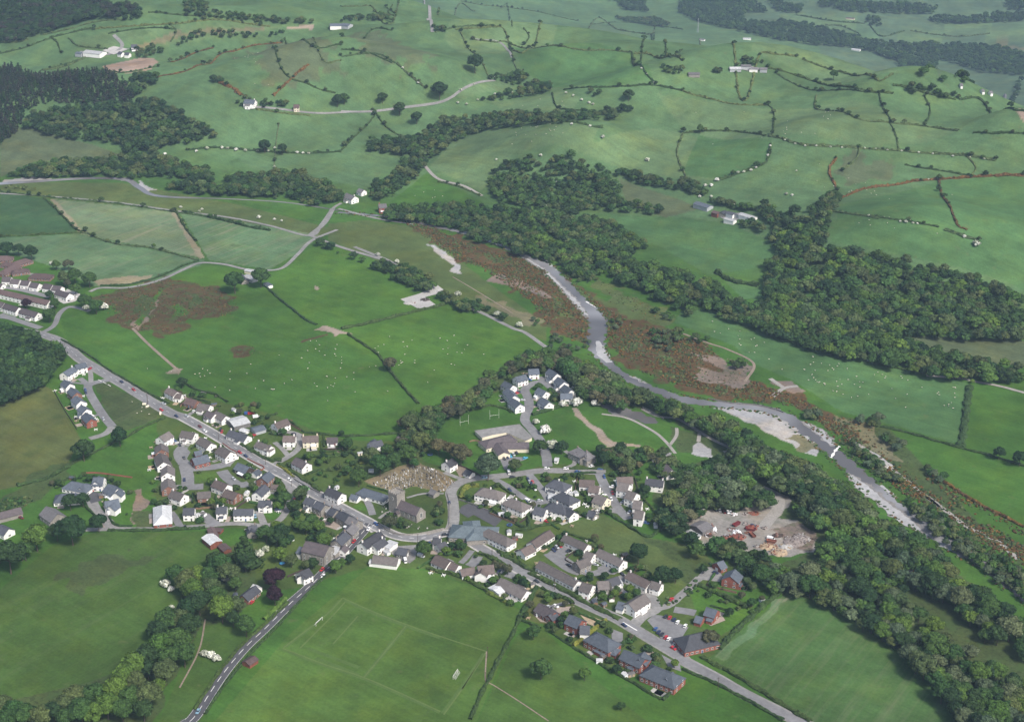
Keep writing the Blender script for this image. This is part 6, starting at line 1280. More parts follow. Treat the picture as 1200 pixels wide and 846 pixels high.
H_('T1', 860, 345, 898, 352, 11, 5.5, 'w', 'u', 'beside the gorse bank on the hill lane', 'c'); H_('T1', 862, 362, 880, 364, 7, 4, 'w', 'o', 'low outbuilding before the hill-lane house'); H_('T1', 1032, 366, 1052, 368, 9, 5, 'c', 'e', 'behind its hedge farther along the hill lane')
H_('T1', 1160, 84, 1200, 80, 14, 5, 'w', 'u', '', name='barn', cat='barn', label='grey-blue barn high on the skyline pasture', pitch=.3, win=False); H_('T2', 5, 82, 32, 84, 14, 4, 'G', 'u', '', name='barn', cat='barn', label='wide low barn beside the skyline barn', pitch=.3, win=False)
for k, (x1, y1, x2, y2, wl, rf, lab) in enumerate([(165, 232, 205, 236, 'G', 'l', 'white-roofed shed first in the hilltop farm'), (205, 225, 240, 228, 'G', 'o', 'middle grey shed of the hilltop farm'), (235, 232, 265, 238, 'w', 'o', 'white house in the hilltop farm'), (272, 234, 298, 239, 'G', 'o', 'end shed of the hilltop farm beside the hedge'), (20, 250, 60, 255, 's', 'o', 'low ruined-looking barn on the hill beside the hilltop farm'), (212, 132, 240, 134, 'w', 'l', 'white barn alone near the crest'), (60, 136, 78, 138, 'w', 'o', 'small white house near the crest wall'), (595, 168, 625, 174, 'w', 'l', 'white shed in the valley beyond the crest'), (575, 60, 605, 64, 'c', 'e', 'tiny farm in the distant valley'), (732, 150, 745, 150, 'w', 'o', 'white cottage beyond the crest by a round tree')]):
    H_('T3', x1, y1, x2, y2, 8, 3.4, wl, rf, '', name='barn' if 'shed' in lab or 'barn' in lab else 'house', cat='barn' if 'shed' in lab or 'barn' in lab else 'house', label=lab, pitch=.4, win=False)
for k, (x, y) in enumerate([(1050, 312), (1078, 318), (1125, 328), (1160, 333), (975, 292)]):
    H_('T3', x, y, x + 9, y + 2, 6, 3.2, 'w', 'o', '', name='house', cat='house', label='small white house strung along the crest lane', group='houses along the crest lane', win=False)
H_('T3', 48, 708, 98, 722, 10, 4.0, 'G', 'u', '', name='barn', cat='barn', label='blue-grey sheet barn at the upper end of the valley farm', pitch=.3, win=False)
for x1, y1, x2, y2, D, wl, rf, lab in [(108, 740, 130, 745, 7, 'R', 'e', 'rusty red barn in the valley farm'), (135, 748, 150, 735, 7, 's', 's', 'stone barn end-on in the valley farm'), (160, 742, 185, 748, 8, 'w', 's', 'slate-roofed house in the valley farm'), (150, 764, 185, 770, 6, 'w', 'l', 'white-roofed shed in front of the valley farm house'), (205, 747, 256, 758, 8, 'w', 'l', 'long white barn at the lower end of the valley farm'), (188, 752, 198, 745, 6, 'G', 'o', 'small grey shed in the middle of the valley farm')]:
    H_('T3', x1, y1, x2, y2, D, 4.2, wl, rf, '', name='barn' if 'house' not in lab or 'shed' in lab else 'farmhouse', cat='barn' if 'house' not in lab or 'shed' in lab else 'farmhouse', label=lab, pitch=.35, win=False)
H_('U2', 270, 562, 312, 534, 6, 2.6, 'R', 'e', '', name='barn', cat='barn', label='small field barn with orange-red roof beside the south road', pitch=.45, win=False)
# ---- the old church: nave, tower, porch
def church():
    a, b = W(S('E', 895, 632, 1040, 692), 9.5); v = b - a; L = float(np.hypot(*v)); ang = math.atan2(v[1], v[0]); c = (a + b) / 2
    e = empty('church', (c[0], c[1], 0), ang); tag(e, 'old grey stone church with square tower and long plain nave in its churchyard', 'church')
    D, E = 9.0, 5.2; rh = 9.5
    body(e, L, D, E, rh, 'stone', name='nave_wall'); roof(e, L - .9, D, E, rh, 'purple', oh=.25, name='nave_roof')
    for s in (-1, 1):
        mb = MB(); a_ = D / 2 + .3
        x = s * (L / 2 - .1)
        mb.add([(x - .35, -a_, E - .2), (x + .35, -a_, E - .2), (x + .35, 0, rh + .5), (x - .35, 0, rh + .5), (x - .35, a_, E - .2), (x + .35, a_, E - .2), (x - .35, -a_, E - .7), (x + .35, -a_, E - .7), (x + .35, 0, rh - .1), (x - .35, 0, rh - .1), (x - .35, a_, E - .7), (x + .35, a_, E - .7)],
               [(0, 1, 2, 3), (3, 2, 5, 4), (6, 9, 8, 7), (9, 10, 11, 8), (0, 3, 9, 6), (3, 4, 10, 9), (1, 7, 8, 2), (2, 8, 11, 5), (0, 6, 7, 1), (4, 5, 11, 10)])
        mb.build('gable_coping', [MAT['stone']], e)
    tw = 8.0; tx = -L / 2 - tw / 2 + .6; th = 15
    mb = MB(); mb.box(tx - tw / 2, tx + tw / 2, -tw / 2, tw / 2, -.5, th - 1.0)
    mb.box(tx - tw / 2 - .2, tx + tw / 2 + .2, -tw / 2 - .2, tw / 2 + .2, th - 1.2, th - .9)
    t = mb.build('tower', [MAT['stone']], e)
    mb = MB(); k = tw / 2 + .1
    for (x0, x1, y0, y1) in ((-k, k, -k, -k + .5), (-k, k, k - .5, k), (-k, -k + .5, -k + .5, k - .5), (k - .5, k, -k + .5, k - .5)):
        mb.box(tx + x0, tx + x1, y0, y1, th - .9, th - .1)
    for q in range(5):
        u = -k + .3 + q * (2 * k - .6) / 4
        for (x0, y0) in ((u, -k + .25), (u, k - .25), (-k + .25, u), (k - .25, u)): mb.box(tx + x0 - .4, tx + x0 + .4, y0 - .26, y0 + .26, th - .1, th + .55)
    mb.build('battlement', [MAT['stone']], t)
    for ny in (-1, 1):
        o = new('belfry_window', WIN['tall'], t); o.location = (tx, ny * (tw / 2 + .02), th - 4); o.rotation_euler = (0, 0, math.atan2(ny, 0) + math.pi / 2)
        for q in range(4):
            o = new('window', WIN['tall'], e); o.location = (-L / 2 + 3 + q * (L - 6) / 3, ny * (D / 2 + .012), 2.9); o.rotation_euler = (0, 0, math.atan2(ny, 0) + math.pi / 2)
    o = new('window', WIN['tall'], e); o.location = (L / 2 + .012, 0, 4); o.rotation_euler = (0, 0, math.pi / 2); o.scale = (2, 1, 1.3)
    mb = MB(); mb.box(-L / 2 + .6, -L / 2 + 4, -D / 2 - 3, -D / 2 + .1, -.3, 2.4); mb.add([(-L / 2 + .4, -D / 2 - 3.2, 2.3), (-L / 2 + 4.2, -D / 2 - 3.2, 2.3), (-L / 2 + 2.3, -D / 2 - 3.2, 4.1), (-L / 2 + .4, -D / 2 + .2, 2.3), (-L / 2 + 4.2, -D / 2 + .2, 2.3), (-L / 2 + 2.3, -D / 2 + .2, 4.1)], [(0, 1, 2), (3, 5, 4), (0, 2, 5, 3), (1, 4, 5, 2), (0, 3, 4, 1)], 1)
    mb.build('porch', [MAT['stone'], MAT['roof_purple']], e)
    BUILT.append((c[0], c[1], ang, L / 2 + 9, D / 2 + 2))
church()
H_('E', 1110, 555, 1150, 572, 6, 2.8, 's', 'o', '', name='lychgate', cat='lychgate', label='small grey stone lych-gate building at the graveyard corner', win=False)
# yard buildings (sheet N)
hb = H_('N', 215, 580, 290, 545, 12, 3.2, 'S', 'o', '', name='workshop', cat='workshop', label='dark open workshop shed in the scrap yard', pitch=.3, win=False)
tn = H_('N', 155, 605, 232, 650, 5, 2.2, 'w', 'l', '', name='trailer_shed', cat='shed', label='long white box trailer used as a shed beside the scrap workshop', pitch=.12, win=False)
H_('V1', 635, 325, 680, 348, 5, 2.6, 'R', 'l', '', name='shed', cat='shed', label='red shed with pale roof alone in the riverside clearing', pitch=.2, win=False)
# ------------------------------------------------------------------ hedges, banks, walls
def hedge(label, pts, w=1.8, h=1.7, mat='leaf_hedge', name='hedge', group=None, step=1.6, rough=.28, cat='hedge', zo=0.0):
    c = spline(W(pts), step); n = len(c); nn = normals2(c)
    prof = [(-.5, 0), (-.56, .5), (-.34, .96), (.05, 1.06), (.38, .93), (.57, .48), (.5, 0)]
    k = len(prof)
    r = rng.uniform(-1, 1, (n, k, 3)) * rough
    V = np.empty((n, k, 3)); wv = w * (1 + .25 * np.sin(np.arange(n) * .7 + n)); hv = h * (1 + .22 * np.sin(np.arange(n) * .43 + 2 * n) + rng.uniform(-.15, .15, n) * (1 if rough < .5 else 2.6))
    for q, (a, b) in enumerate(prof):
        xy = c + nn * (wv * a)[:, None]
        V[:, q, 0] = xy[:, 0] + r[:, q, 0] * w * .5; V[:, q, 1] = xy[:, 1] + r[:, q, 1] * w * .5
        V[:, q, 2] = terrain(xy[:, 0], xy[:, 1]) + b * hv * (1 + r[:, q, 2] * .6) - (.15 if b == 0 else 0) + zo
    i = np.arange(n - 1)[:, None] * k + np.arange(k - 1)[None, :]
    F = np.stack([i, i + 1, i + k + 1, i + k], 2).reshape(-1, 4)
    T = rng.uniform(.75, 1.3, len(F))
    me = mesh(name, V.reshape(-1, 3), F, MAT[mat], attrs={'tint': ('FACE', 'FLOAT', T)})
    return tag(new(name, me), label, cat, group)

def wall(label, pts, w=.35, h=1.1, mat='stone', name='garden_wall', group=None, cat='wall'):
    c = spline(W(pts), 2.5); n = len(c); nn = normals2(c); V = []
    for q in range(n):
        for a, b in ((-w / 2, -.2), (-w / 2, h), (w / 2, h), (w / 2, -.2)):
            x, y = c[q] + nn[q] * a; V.append((x, y, gz(x, y) + b))
    F = [(q * 4 + a, q * 4 + a + 1, q * 4 + 5 + a, q * 4 + 4 + a) for q in range(n - 1) for a in range(3)] + [(0, 3, 2, 1), (n * 4 - 4, n * 4 - 3, n * 4 - 2, n * 4 - 1)]
    return tag(new(name, mesh(name, V, F, MAT[mat])), label, cat, group)

HEDGES = [
 ('dark hedge on the north edge of the main road along the bright pasture', f(72, 398) + S('A', 640, -10, 760, 80, 880, 150, 1040, 245, 1190, 320), 1.6, 1.4),
 ('hedge along the lane above the brown marsh', S('S1', 470, 212, 600, 208, 740, 172, 860, 118, 930, 96), 1.8, 1.6),
 ('clipped hedge between the far green crop and the pale crop', S('T1', 0, 833, 100, 828, 270, 820, 305, 822), 2.2, 1.8), ('dark hedge dividing the dark crop from the pale crop', S('T1', 155, 697, 220, 760, 268, 808, 300, 815), 2.5, 2.0),
 ('hedge between the two pale crop strips', S('T1', 618, 742, 650, 800, 690, 850), 2.5, 2.0), ('hedge below the pale crops above the marsh lane', S('Q', 770, 105, 850, 145, 950, 180, 1060, 205, 1200, 220) + S('S1', 700, 35, 820, 65, 930, 95), 2.2, 1.8),
 ('dark hedge from the small farm down to the field crossing', S('S2', 40, 210, 110, 275, 180, 330, 230, 370, 285, 395), 2.0, 1.6), ('dark straight hedge between the two bright fields by the waterworks', S('S2', 400, 415, 520, 390, 700, 345, 880, 302), 2.4, 2.2),
 ('dark curved hedge with a lone tree between the sheep fields', S('S2', 430, 440, 500, 485, 570, 535, 610, 590, 650, 640, 700, 700, 760, 765), 2.0, 1.8),
 ('hedge at the back of the roadside gardens below the sheep field', S('B', 330, 115, 420, 160, 560, 200, 640, 250), 1.6, 1.6), ('hedge from the depot up to the corner house on the sheep field', S('B', 850, 390, 920, 360, 990, 330), 1.5, 1.5), ('dark hedge running from the corner house along the sheep field', S('E', 110, 80, 190, 140, 240, 165, 400, 180, 500, 190, 640, 185, 800, 175, 900, 165), 1.6, 1.6),
 ('hedge along the front of the roadside gardens opposite the estate', S('B', 735, 545, 840, 610, 930, 655, 1020, 660), 2.4, 1.8), ('hedge on the road edge beneath the upper lane gardens', S('E', 40, 385, 130, 440, 240, 510, 340, 580), 2.4, 1.8),
 ('yellow-green hedge beside the upper lane junction', S('B', 990, 690, 1050, 730, 1110, 780), 1.6, 1.4, 'leaf_yellow'),
 ('dark hedge crossing the paddock from the two round trees', S('A', 330, 846, 440, 780, 560, 710, 690, 650, 790, 600, 900, 550, 1000, 490, 1160, 420), 1.8, 1.4), ('dark hedge at the near edge of the dull field', S('C', 0, 300, 120, 270, 230, 240, 320, 185, 370, 165), 2.2, 2.0),
 ('hedge round the back garden of the slate close', S('C', 265, 305, 330, 260, 410, 235), 2.0, 1.8), ('hedge along the lane above the near pasture', S('C', 640, 612, 800, 612, 1000, 610, 1180, 600) + S('D', 350, 603, 480, 590), 2.2, 1.6), ('hedge lining the drive into the slate close', S('C', 480, 440, 520, 480, 560, 520), 1.6, 1.4), ('short hedge by the white satellite-dish garden', S('C', 650, 515, 670, 555, 720, 580, 810, 580), 1.4, 1.4),
 ('dark hedge on the inner side of the south road', S('U2', 470, 285, 360, 390, 250, 490, 165, 590, 95, 690, 30, 790), 1.7, 1.3, 'leaf_hedge'), ('hedge on the sports field side of the south road', S('U2', 690, 120, 600, 205, 490, 320, 400, 420, 300, 520, 240, 590, 160, 690, 80, 810), 1.5, 1.2),
 ('bright hedge along the bungalow lawn by the south road', S('O', 930, 610, 860, 680, 770, 760), 2.2, 1.8, 'leaf_bright'),
 ('hedge along the top of the sports field behind the road-bend gardens', S('U3', 0, 130, 60, 145, 150, 165, 220, 200, 290, 240) , 2.4, 1.9), ('bright yellow-green hedge below the very long bungalow', S('J', 550, 570, 640, 615, 720, 660), 2.2, 1.8, 'leaf_yellow'),
 ('hedge between the sports field and the rough field', S('U3', 440, 350, 400, 440, 330, 570, 285, 660, 240, 750, 205, 835), 2.0, 1.5), ('tall hedge between the long bungalow and the dry lawn', S('J', 890, 530, 850, 610, 800, 710, 770, 750), 2.6, 2.2),
 ('hedge along the south-east road in front of the dry lawn', S('L', 210, 55, 300, 100, 400, 140, 430, 170), 2.0, 1.5), ('hedge below the dry lawn of the first brick bungalow', S('L', 65, 280, 130, 310, 200, 345), 1.6, 1.4), ('yellowish hedge between the white annex and the third brick house', S('L', 660, 280, 580, 345, 500, 410, 430, 465), 2.2, 1.9, 'leaf_yellow'), ('hedge between the third and fourth brick houses', S('L', 860, 395, 780, 450, 690, 520), 2.0, 1.8),
 ('long hedge behind the brick house gardens', S('L', 430, 475, 560, 550, 700, 640, 850, 720, 960, 790, 1050, 840), 1.6, 1.5), ('hedge behind the last brick house', S('U3', 1197, 665, 1150, 700, 1100, 745), 2.0, 1.7), ('thin hedge on the lawn foot of the white annex', S('L', 240, 350, 320, 400, 420, 465), 1.2, 1.0),
 ('thick dark hedge on the road bank below the longest terrace', S('K', 0, 430, 120, 490, 260, 560, 400, 640, 520, 700, 640, 755), 2.8, 1.8), ('dark hedge along the road below the village hall houses', S('J', 620, 280, 720, 340, 800, 385, 900, 440), 2.4, 1.7), ('hedge on the roadside above the long bungalow', S('J', 490, 290, 560, 320, 690, 385), 2.4, 1.8),
 ('dark straight hedge across the paddock below the stepped white row', S('I', 420, 480, 560, 570, 720, 655, 810, 600), 1.8, 1.7), ('hedge edging the paddock behind the village back gardens', S('H', 560, 610, 700, 605, 790, 580, 880, 565, 1000, 535), 2.0, 1.7), ('hedge up the side of the stepped row gardens', S('I', 690, 395, 750, 460, 770, 500), 1.6, 1.6),
 ('hedge behind the courtyard top terrace', S('K', 250, 145, 330, 170, 430, 210, 480, 245), 1.6, 1.4), ('tall dark hedge across the wide lawn between the two brick houses', S('M', 475, 395, 600, 450, 700, 500, 830, 555), 3.2, 2.2), ('dark hedge at the edge of the big crop field by the wide lawn', S('M', 1060, 430, 950, 520, 840, 620, 720, 730, 620, 846), 3.0, 2.0),
 ('dark hedge on the field side of the south-east road', S('U4', 90, 545, 250, 630, 420, 735, 600, 846), 2.6, 1.8), ('low hedge on the outer side of the south-east road', S('U4', 0, 600, 150, 665, 330, 760, 470, 840), 1.8, 1.4), ('hedge along the curved edge of the big crop field', S('U4', 550, 240, 700, 310, 850, 400, 1000, 510, 1120, 610, 1190, 690), 2.0, 1.4),
 ('hedge at the school field top beside the blossom', S('G', 280, 380, 380, 350, 460, 335, 560, 360, 600, 385), 1.8, 1.6), ('hedge around the cul-de-sac riverside gardens', S('G', 740, 400, 850, 370, 960, 330, 1060, 290), 2.6, 2.0), ('hedge on the main lane in front of the stone house', S('I', 160, 178, 300, 178, 430, 178), 1.8, 1.5), ('row of clipped round bushes opposite the stone house', S('H', 1000, 215, 1100, 210, 1190, 205), 1.6, 1.3),
 ('yellow-green rounded hedge around the garden at the road curve', S('H', 370, 300, 280, 310, 240, 360, 250, 390), 3.0, 2.0, 'leaf_yellow'), ('hedge between the green and the hip-roofed houses', S('H', 500, 285, 560, 330, 620, 365), 1.6, 1.5), ('hedge in the gardens behind the playground', S('H', 460, 465, 500, 440, 520, 420), 1.6, 1.6), ('dark hedge behind the village hall gardens', S('H', 440, 470, 560, 520, 640, 570, 700, 605), 2.0, 1.7), ('hedge running down between the lawns below the green', S('H', 720, 430, 715, 520, 720, 600), 2.2, 1.8),
 ('hedge along the short lane gardens', S('I', 250, 340, 310, 400, 390, 440, 430, 465), 1.8, 1.6), ('churchyard boundary hedge at the top of the graves', S('E', 640, 495, 760, 445, 900, 385, 1010, 350), 2.0, 1.8), ('dark hedge in the paddock gardens below the graveyard trees', S('E', 270, 330, 360, 335, 440, 330, 530, 300, 600, 340), 1.8, 1.6), ('hedge in the gardens above the stone terrace', S('E', 350, 430, 440, 425, 560, 380, 620, 340), 2.4, 2.0),
 ('terraced garden hedge behind the chapel', S('F', 250, 390, 330, 420, 400, 450), 1.8, 1.6), ('second terraced garden hedge behind the chapel', S('F', 300, 370, 380, 400, 440, 420), 1.4, 1.4),
 ('long dark hedge between the river field and the stock field', S('V2', 530, 200, 640, 225, 780, 265, 900, 300, 1000, 325, 1100, 355, 1197, 385), 1.8, 1.5), ('double hedge with a track between the far river fields', S('V2', 900, 300, 915, 220, 930, 100, 945, 10), 4.5, 2.0), ('gorse-edged hedge between the river strip and the far field', S('V2', 820, 460, 900, 510, 980, 560, 1080, 610, 1197, 670), 2.0, 1.8, 'leaf_gorse'),
 ('hedge at the foot of the long oak wood', S('S4', 0, 437, 150, 490, 300, 530, 480, 570, 640, 605, 800, 632), 2.0, 1.6), ('overgrown hedge up the middle of the river meadow', S('S3', 955, 150, 1020, 190, 1100, 205, 1150, 215), 4.0, 3.5),
 # valley and hill
 ('tall thin hedge along the valley lane by the pale crops', S('T1', 0, 675, 150, 692, 400, 716, 600, 745, 760, 768, 850, 790), 2.2, 1.6), ('bushy hedge on the lower side of the valley lane', S('T1', 640, 745, 780, 775, 880, 800, 950, 812), 3.2, 2.4), ('bushes on the river side of the valley lane', S('T1', 20, 660, 60, 665, 125, 672), 4, 3),
 ('flowering hedge along the foot of the hill', S('T1', 660, 530, 760, 520, 880, 530, 990, 538, 1100, 540, 1200, 535), 2.6, 2.2), ('grey stone wall climbing from the flowering hedge', S('T1', 962, 600, 968, 540, 972, 490, 980, 440), 1.2, 1.2, 'leaf_willow'),
 ('gorse line running up the high knoll', S('T1', 510, 290, 560, 270, 680, 240, 760, 205, 830, 180, 900, 160, 990, 152), 2.6, 1.6, 'leaf_gorse'), ('short orange gorse line on the knoll', S('T1', 960, 338, 1000, 300, 1050, 255, 1085, 228), 4.0, 1.8, 'leaf_gorse'), ('orange gorse bank above the hill-lane house', S('T1', 770, 292, 820, 312, 850, 338), 6, 2.2, 'leaf_gorse'), ('gorse line beside the high farm track', S('T1', 600, 220, 680, 190, 750, 170), 2.6, 1.6, 'leaf_gorse'),
 ('hedge along the high farm field below the plantation', S('T1', 0, 190, 100, 165, 180, 135, 270, 112, 330, 100), 2.6, 2.2), ('hedge round the first high farm field', S('T1', 240, 135, 280, 165, 380, 175), 2.6, 2.2), ('hedge across the slope above the ploughed patch', S('T1', 140, 250, 220, 230, 290, 210), 2.6, 2.2), ('hedge at the lower edge of the ploughed patch', S('T1', 370, 252, 450, 256, 560, 235), 2.0, 1.8), ('hedge along the skyline above the high farm', S('T1', 330, 105, 450, 95, 620, 85, 780, 72, 950, 95), 2.6, 2.2),
 ('long hedge below the knoll track', S('T1', 380, 120, 520, 100, 620, 105), 2.2, 1.8), ('hill-lane hedge', S('T1', 900, 385, 1000, 395, 1090, 405), 2.4, 2.0) if False else ('dark hedge on the lower side of the hill lane', S('T1', 900, 386, 1000, 400, 1090, 408), 2.4, 2.0),
 ('hedge across the brow of the far pasture', S('T2', 0, 130, 100, 112, 180, 108), 2.4, 1.8), ('hedge climbing the hill above the lane bend', S('T2', 195, 225, 240, 265, 300, 315), 2.6, 2.2), ('hedge between the knoll and the wide hill field', S('T2', 460, 140, 540, 150, 600, 158, 800, 170, 950, 178, 1010, 186), 2.2, 1.8), ('dark hedge across the upper hill fields', S('T2', 400, 105, 560, 95, 700, 85, 880, 85, 980, 108, 1090, 125), 2.4, 2.0), ('hedge running up to the hilltop corner', S('T2', 1020, 185, 1060, 150, 1100, 122), 2.2, 1.8), ('dark hedge below the hilltop corner', S('T2', 1030, 188, 1100, 200, 1200, 215), 3.0, 2.4),
 ('hedge dropping from the hilltop corner', S('T2', 1020, 190, 1060, 240, 1105, 298), 2.6, 2.0), ('hedge across the middle of the wide hill field', S('T2', 780, 318, 900, 308, 1000, 305, 1090, 300, 1200, 320), 2.2, 1.8), ('sparse hedge above the curved meadow', S('T2', 770, 430, 880, 445, 920, 450), 3, 2.2), ('lane-side hedge below the curved meadow', S('T2', 340, 640, 420, 660, 490, 690), 2.4, 1.8), ('hedge at the top of the far pastures', S('T2', 160, 30, 190, 50), 2.4, 1.8), ('dark bank across the far moor edge', S('T2', 600, 30, 700, 45, 830, 75), 3.0, 2.0), ('hedge beyond the far moor edge', S('T2', 880, 88, 960, 80, 1060, 85, 1200, 105), 2.6, 2.0), ('hedge by the far winding lane', S('T2', 340, 55, 400, 50, 470, 42), 3.2, 2.4), ('hedge along the far grass ridge', S('T2', 420, 5, 500, 20, 600, 28), 2.6, 2.0),
 ('hedge on the crest above the hilltop farm', S('T3', 60, 140, 180, 160, 280, 185, 400, 200), 3.0, 2.2), ('curving hedge below the crest', S('T3', 420, 210, 500, 240, 590, 265, 680, 280, 740, 262), 3.0, 2.2), ('hedge leading away from the hilltop farm', S('T3', 300, 240, 380, 260, 470, 290, 560, 305, 650, 322, 740, 330), 3.0, 2.2), ('hedge along the edge of the crest wood', S('T3', 970, 350, 1060, 365, 1150, 382, 1210, 395), 3.0, 2.2), ('long dark hedge across the middle of the eastern hill', S('T3', 0, 322, 100, 350, 180, 368, 290, 372), 2.4, 2.0), ('dark hedge across the eastern slope', S('T3', 500, 388, 600, 412, 720, 432, 850, 445, 970, 460), 2.4, 2.0), ('hedge climbing to the crest on the eastern slope', S('T3', 690, 330, 710, 390, 735, 435), 2.4, 2.0), ('thin hedge at the far end of the eastern slope', S('T3', 1020, 468, 1100, 470, 1210, 472), 2.0, 1.8),
 ('long flowering hedge across the eastern hill fields', S('T3', 300, 480, 420, 510, 600, 520, 760, 530, 900, 542, 1100, 565), 2.8, 2.2), ('short flowering hedge dropping towards the valley farm', S('T3', 310, 505, 300, 560, 270, 585, 200, 610, 130, 635), 3.2, 2.4), ('gorse line on the tan patch of hill', S('T3', 540, 555, 515, 600, 530, 640, 545, 670), 3.2, 2.0, 'leaf_gorse'), ('gorse and thorn hedge along the lush eastern field', S('T3', 550, 700, 640, 665, 760, 650, 850, 635, 1000, 625, 1200, 618), 3.2, 2.2, 'leaf_gorse'), ('gorse line dropping through the lush eastern field', S('T3', 900, 635, 920, 700, 960, 780, 1000, 810), 3.0, 1.8, 'leaf_gorse'), ('hedge above the long oak wood', S('T3', 530, 745, 600, 755, 690, 770), 2.6, 2.0), ('hedge by the valley farm track', S('T3', 160, 720, 220, 735, 260, 740), 2.4, 2.0), ('scrubby hedge at the eastern field corner', S('T3', 920, 810, 980, 830, 1040, 846), 3.5, 2.6),
 ('hedge below the skyline barn', S('T1', 1000, 135, 1080, 150, 1200, 160), 2.4, 1.9), ('hedge along the top of the left-hand moor fields', S('T1', 520, 45, 640, 55, 760, 60, 900, 70), 2.6, 2.0), ('hedge dividing the first two high fields', S('T1', 180, 135, 200, 150, 215, 190), 2.4, 2.0), ('hedge under the high farm barns', S('T1', 150, 250, 230, 235, 300, 205), 2.4, 2.0), ('hedge dividing the fields over the ploughed patch', S('T1', 600, 90, 620, 110, 600, 150), 2.2, 1.8), ('hedge round the shoulder of the knoll', S('T1', 1070, 140, 1120, 180, 1200, 215), 2.2, 1.8),
 ('hedge across the small fields at the hill top', S('T2', 0, 25, 100, 22, 200, 18, 290, 5), 2.4, 1.8), ('hedge by the top lane junction fields', S('T2', 330, 115, 420, 95, 540, 92), 2.2, 1.8), ('hedge dividing the top lane fields', S('T2', 180, 20, 165, 45, 190, 60), 2.2, 1.8), ('hedge on the slope beneath the thicket', S('T2', 0, 175, 90, 185, 180, 222), 2.0, 1.6), ('hedge splitting the wide hill field', S('T2', 590, 160, 610, 230, 640, 250), 2.4, 1.8), ('hedge from the wide field to the ruined barn', S('T2', 1090, 125, 1140, 160, 1200, 175), 2.4, 1.8), ('hedge between the curved meadow and the hill field', S('T2', 740, 330, 760, 380, 840, 390), 2.2, 1.8),
 ('hedge across the mid-slope above the flowering one', S('T3', 0, 470, 80, 462, 200, 465, 290, 480), 2.4, 1.8), ('hedge from the mid-slope down to the farm trees', S('T3', 0, 470, -20, 540, 10, 620), 2.4, 1.8), ('hedge dropping from the hilltop farm', S('T3', 300, 370, 320, 400, 318, 470), 2.0, 1.6), ('hedge from the crest to the mid-slope hedge', S('T3', 470, 335, 465, 380, 500, 390), 2.0, 1.6), ('hedge beyond the tan patch', S('T3', 780, 580, 900, 600, 1010, 620), 2.0, 1.6), ('hedge on the upper eastern rim', S('T3', 740, 300, 860, 330, 960, 352), 2.4, 2.0), ('hedge in the lush eastern field middle', S('T3', 640, 760, 760, 775, 900, 800), 2.2, 1.8),
 ('hedge from the knoll top to the thicket', S('T2', 0, 200, 120, 190, 190, 222), 2.2, 1.8), ('hedge up the slope beside the stream woods', S('T2', 0, 530, 60, 470, 120, 400, 110, 390), 2.2, 1.8), ('hedge under the hill lane towards the stream', S('T2', 120, 395, 160, 450, 210, 480), 2.2, 1.8), ('hedge from the round hill trees to the lane', S('T2', 420, 115, 440, 160, 480, 200, 520, 280), 2.2, 1.8),
 ('hedge over the brow of the upper pasture', S('T2', 640, 100, 660, 130, 640, 160), 2.2, 1.8), ('hedge beside the upper moor track', S('T2', 560, 30, 590, 60, 600, 95), 2.2, 1.8), ('hedge from the crest wall to the upper fields', S('T2', 1090, 125, 1100, 95, 1060, 60), 2.2, 1.8), ('hedge crossing the slope east of the hilltop farm', S('T3', 330, 260, 400, 300, 500, 320, 640, 325), 2.2, 1.8), ('hedge down the middle of the eastern slope', S('T3', 850, 340, 870, 390, 850, 445), 2.2, 1.8), ('hedge between the mid-slope and long flowering hedges', S('T3', 730, 435, 750, 480, 760, 528), 2.2, 1.8), ('hedge beside the tan hill patch', S('T3', 620, 525, 610, 560, 560, 600), 2.0, 1.6), ('hedge at the eastern end of the flowering hedge', S('T3', 1000, 552, 1030, 590, 1010, 625), 2.0, 1.6),
 ('hedge above the plantation edge', S('T1', 0, 150, 60, 150, 100, 140), 2.4, 2.0), ('hedge below the moor wood', S('T1', 150, 125, 240, 105, 330, 80, 440, 70), 2.4, 2.0), ('hedge from the high knoll down to the lane', S('T1', 960, 160, 980, 220, 1090, 300, 1180, 330), 2.2, 1.8),
 ('hedge far down the valley beyond the crest', S('T3', 660, 95, 700, 130, 780, 110), 4, 3), ('hedge line in the distant valley fields', S('T3', 800, 110, 960, 130, 1080, 120), 4, 3), ('second hedge line in the distant valley fields', S('T3', 400, 55, 520, 75, 640, 85), 4, 3), ('third hedge line in the distant valley fields', S('T3', 500, 90, 560, 95, 620, 120), 4, 3),
]
HROWS = []
for row in HEDGES:
    lab, pts, w_, h_ = row[:4]; mt = row[4] if len(row) > 4 else 'leaf_hedge'
    st = 1.7 if pts[0][1] > 300 else 2.2
    if st > 2:
        hc = spline(W(pts), 13.0)
        for x, y in hc:
            if rng.random() < .42: HROWS.append((x + rng.normal(0, .8), y + rng.normal(0, .8), float(rng.uniform(2.6, 6.5) * (1.25 if rng.random() < .2 else 1)), ['leaf', 'leaf_dark', 'leaf_olive', 'leaf_hedge'][int(rng.integers(0, 4))]))
        w_ *= .72; h_ *= .8; mt = 'leaf_olive' if mt == 'leaf_hedge' and len(lab) % 2 else mt
    hedge(lab, pts, w_, h_, mt, step=st, rough=.34 if st < 2 else .62, name='gorse_line' if mt == 'leaf_gorse' else 'hedge', cat='gorse' if mt == 'leaf_gorse' else 'hedge')
merge_trees('hedgerow_growth', 'thorns and small trees grown up along the far hill hedges', HROWS, FARR)
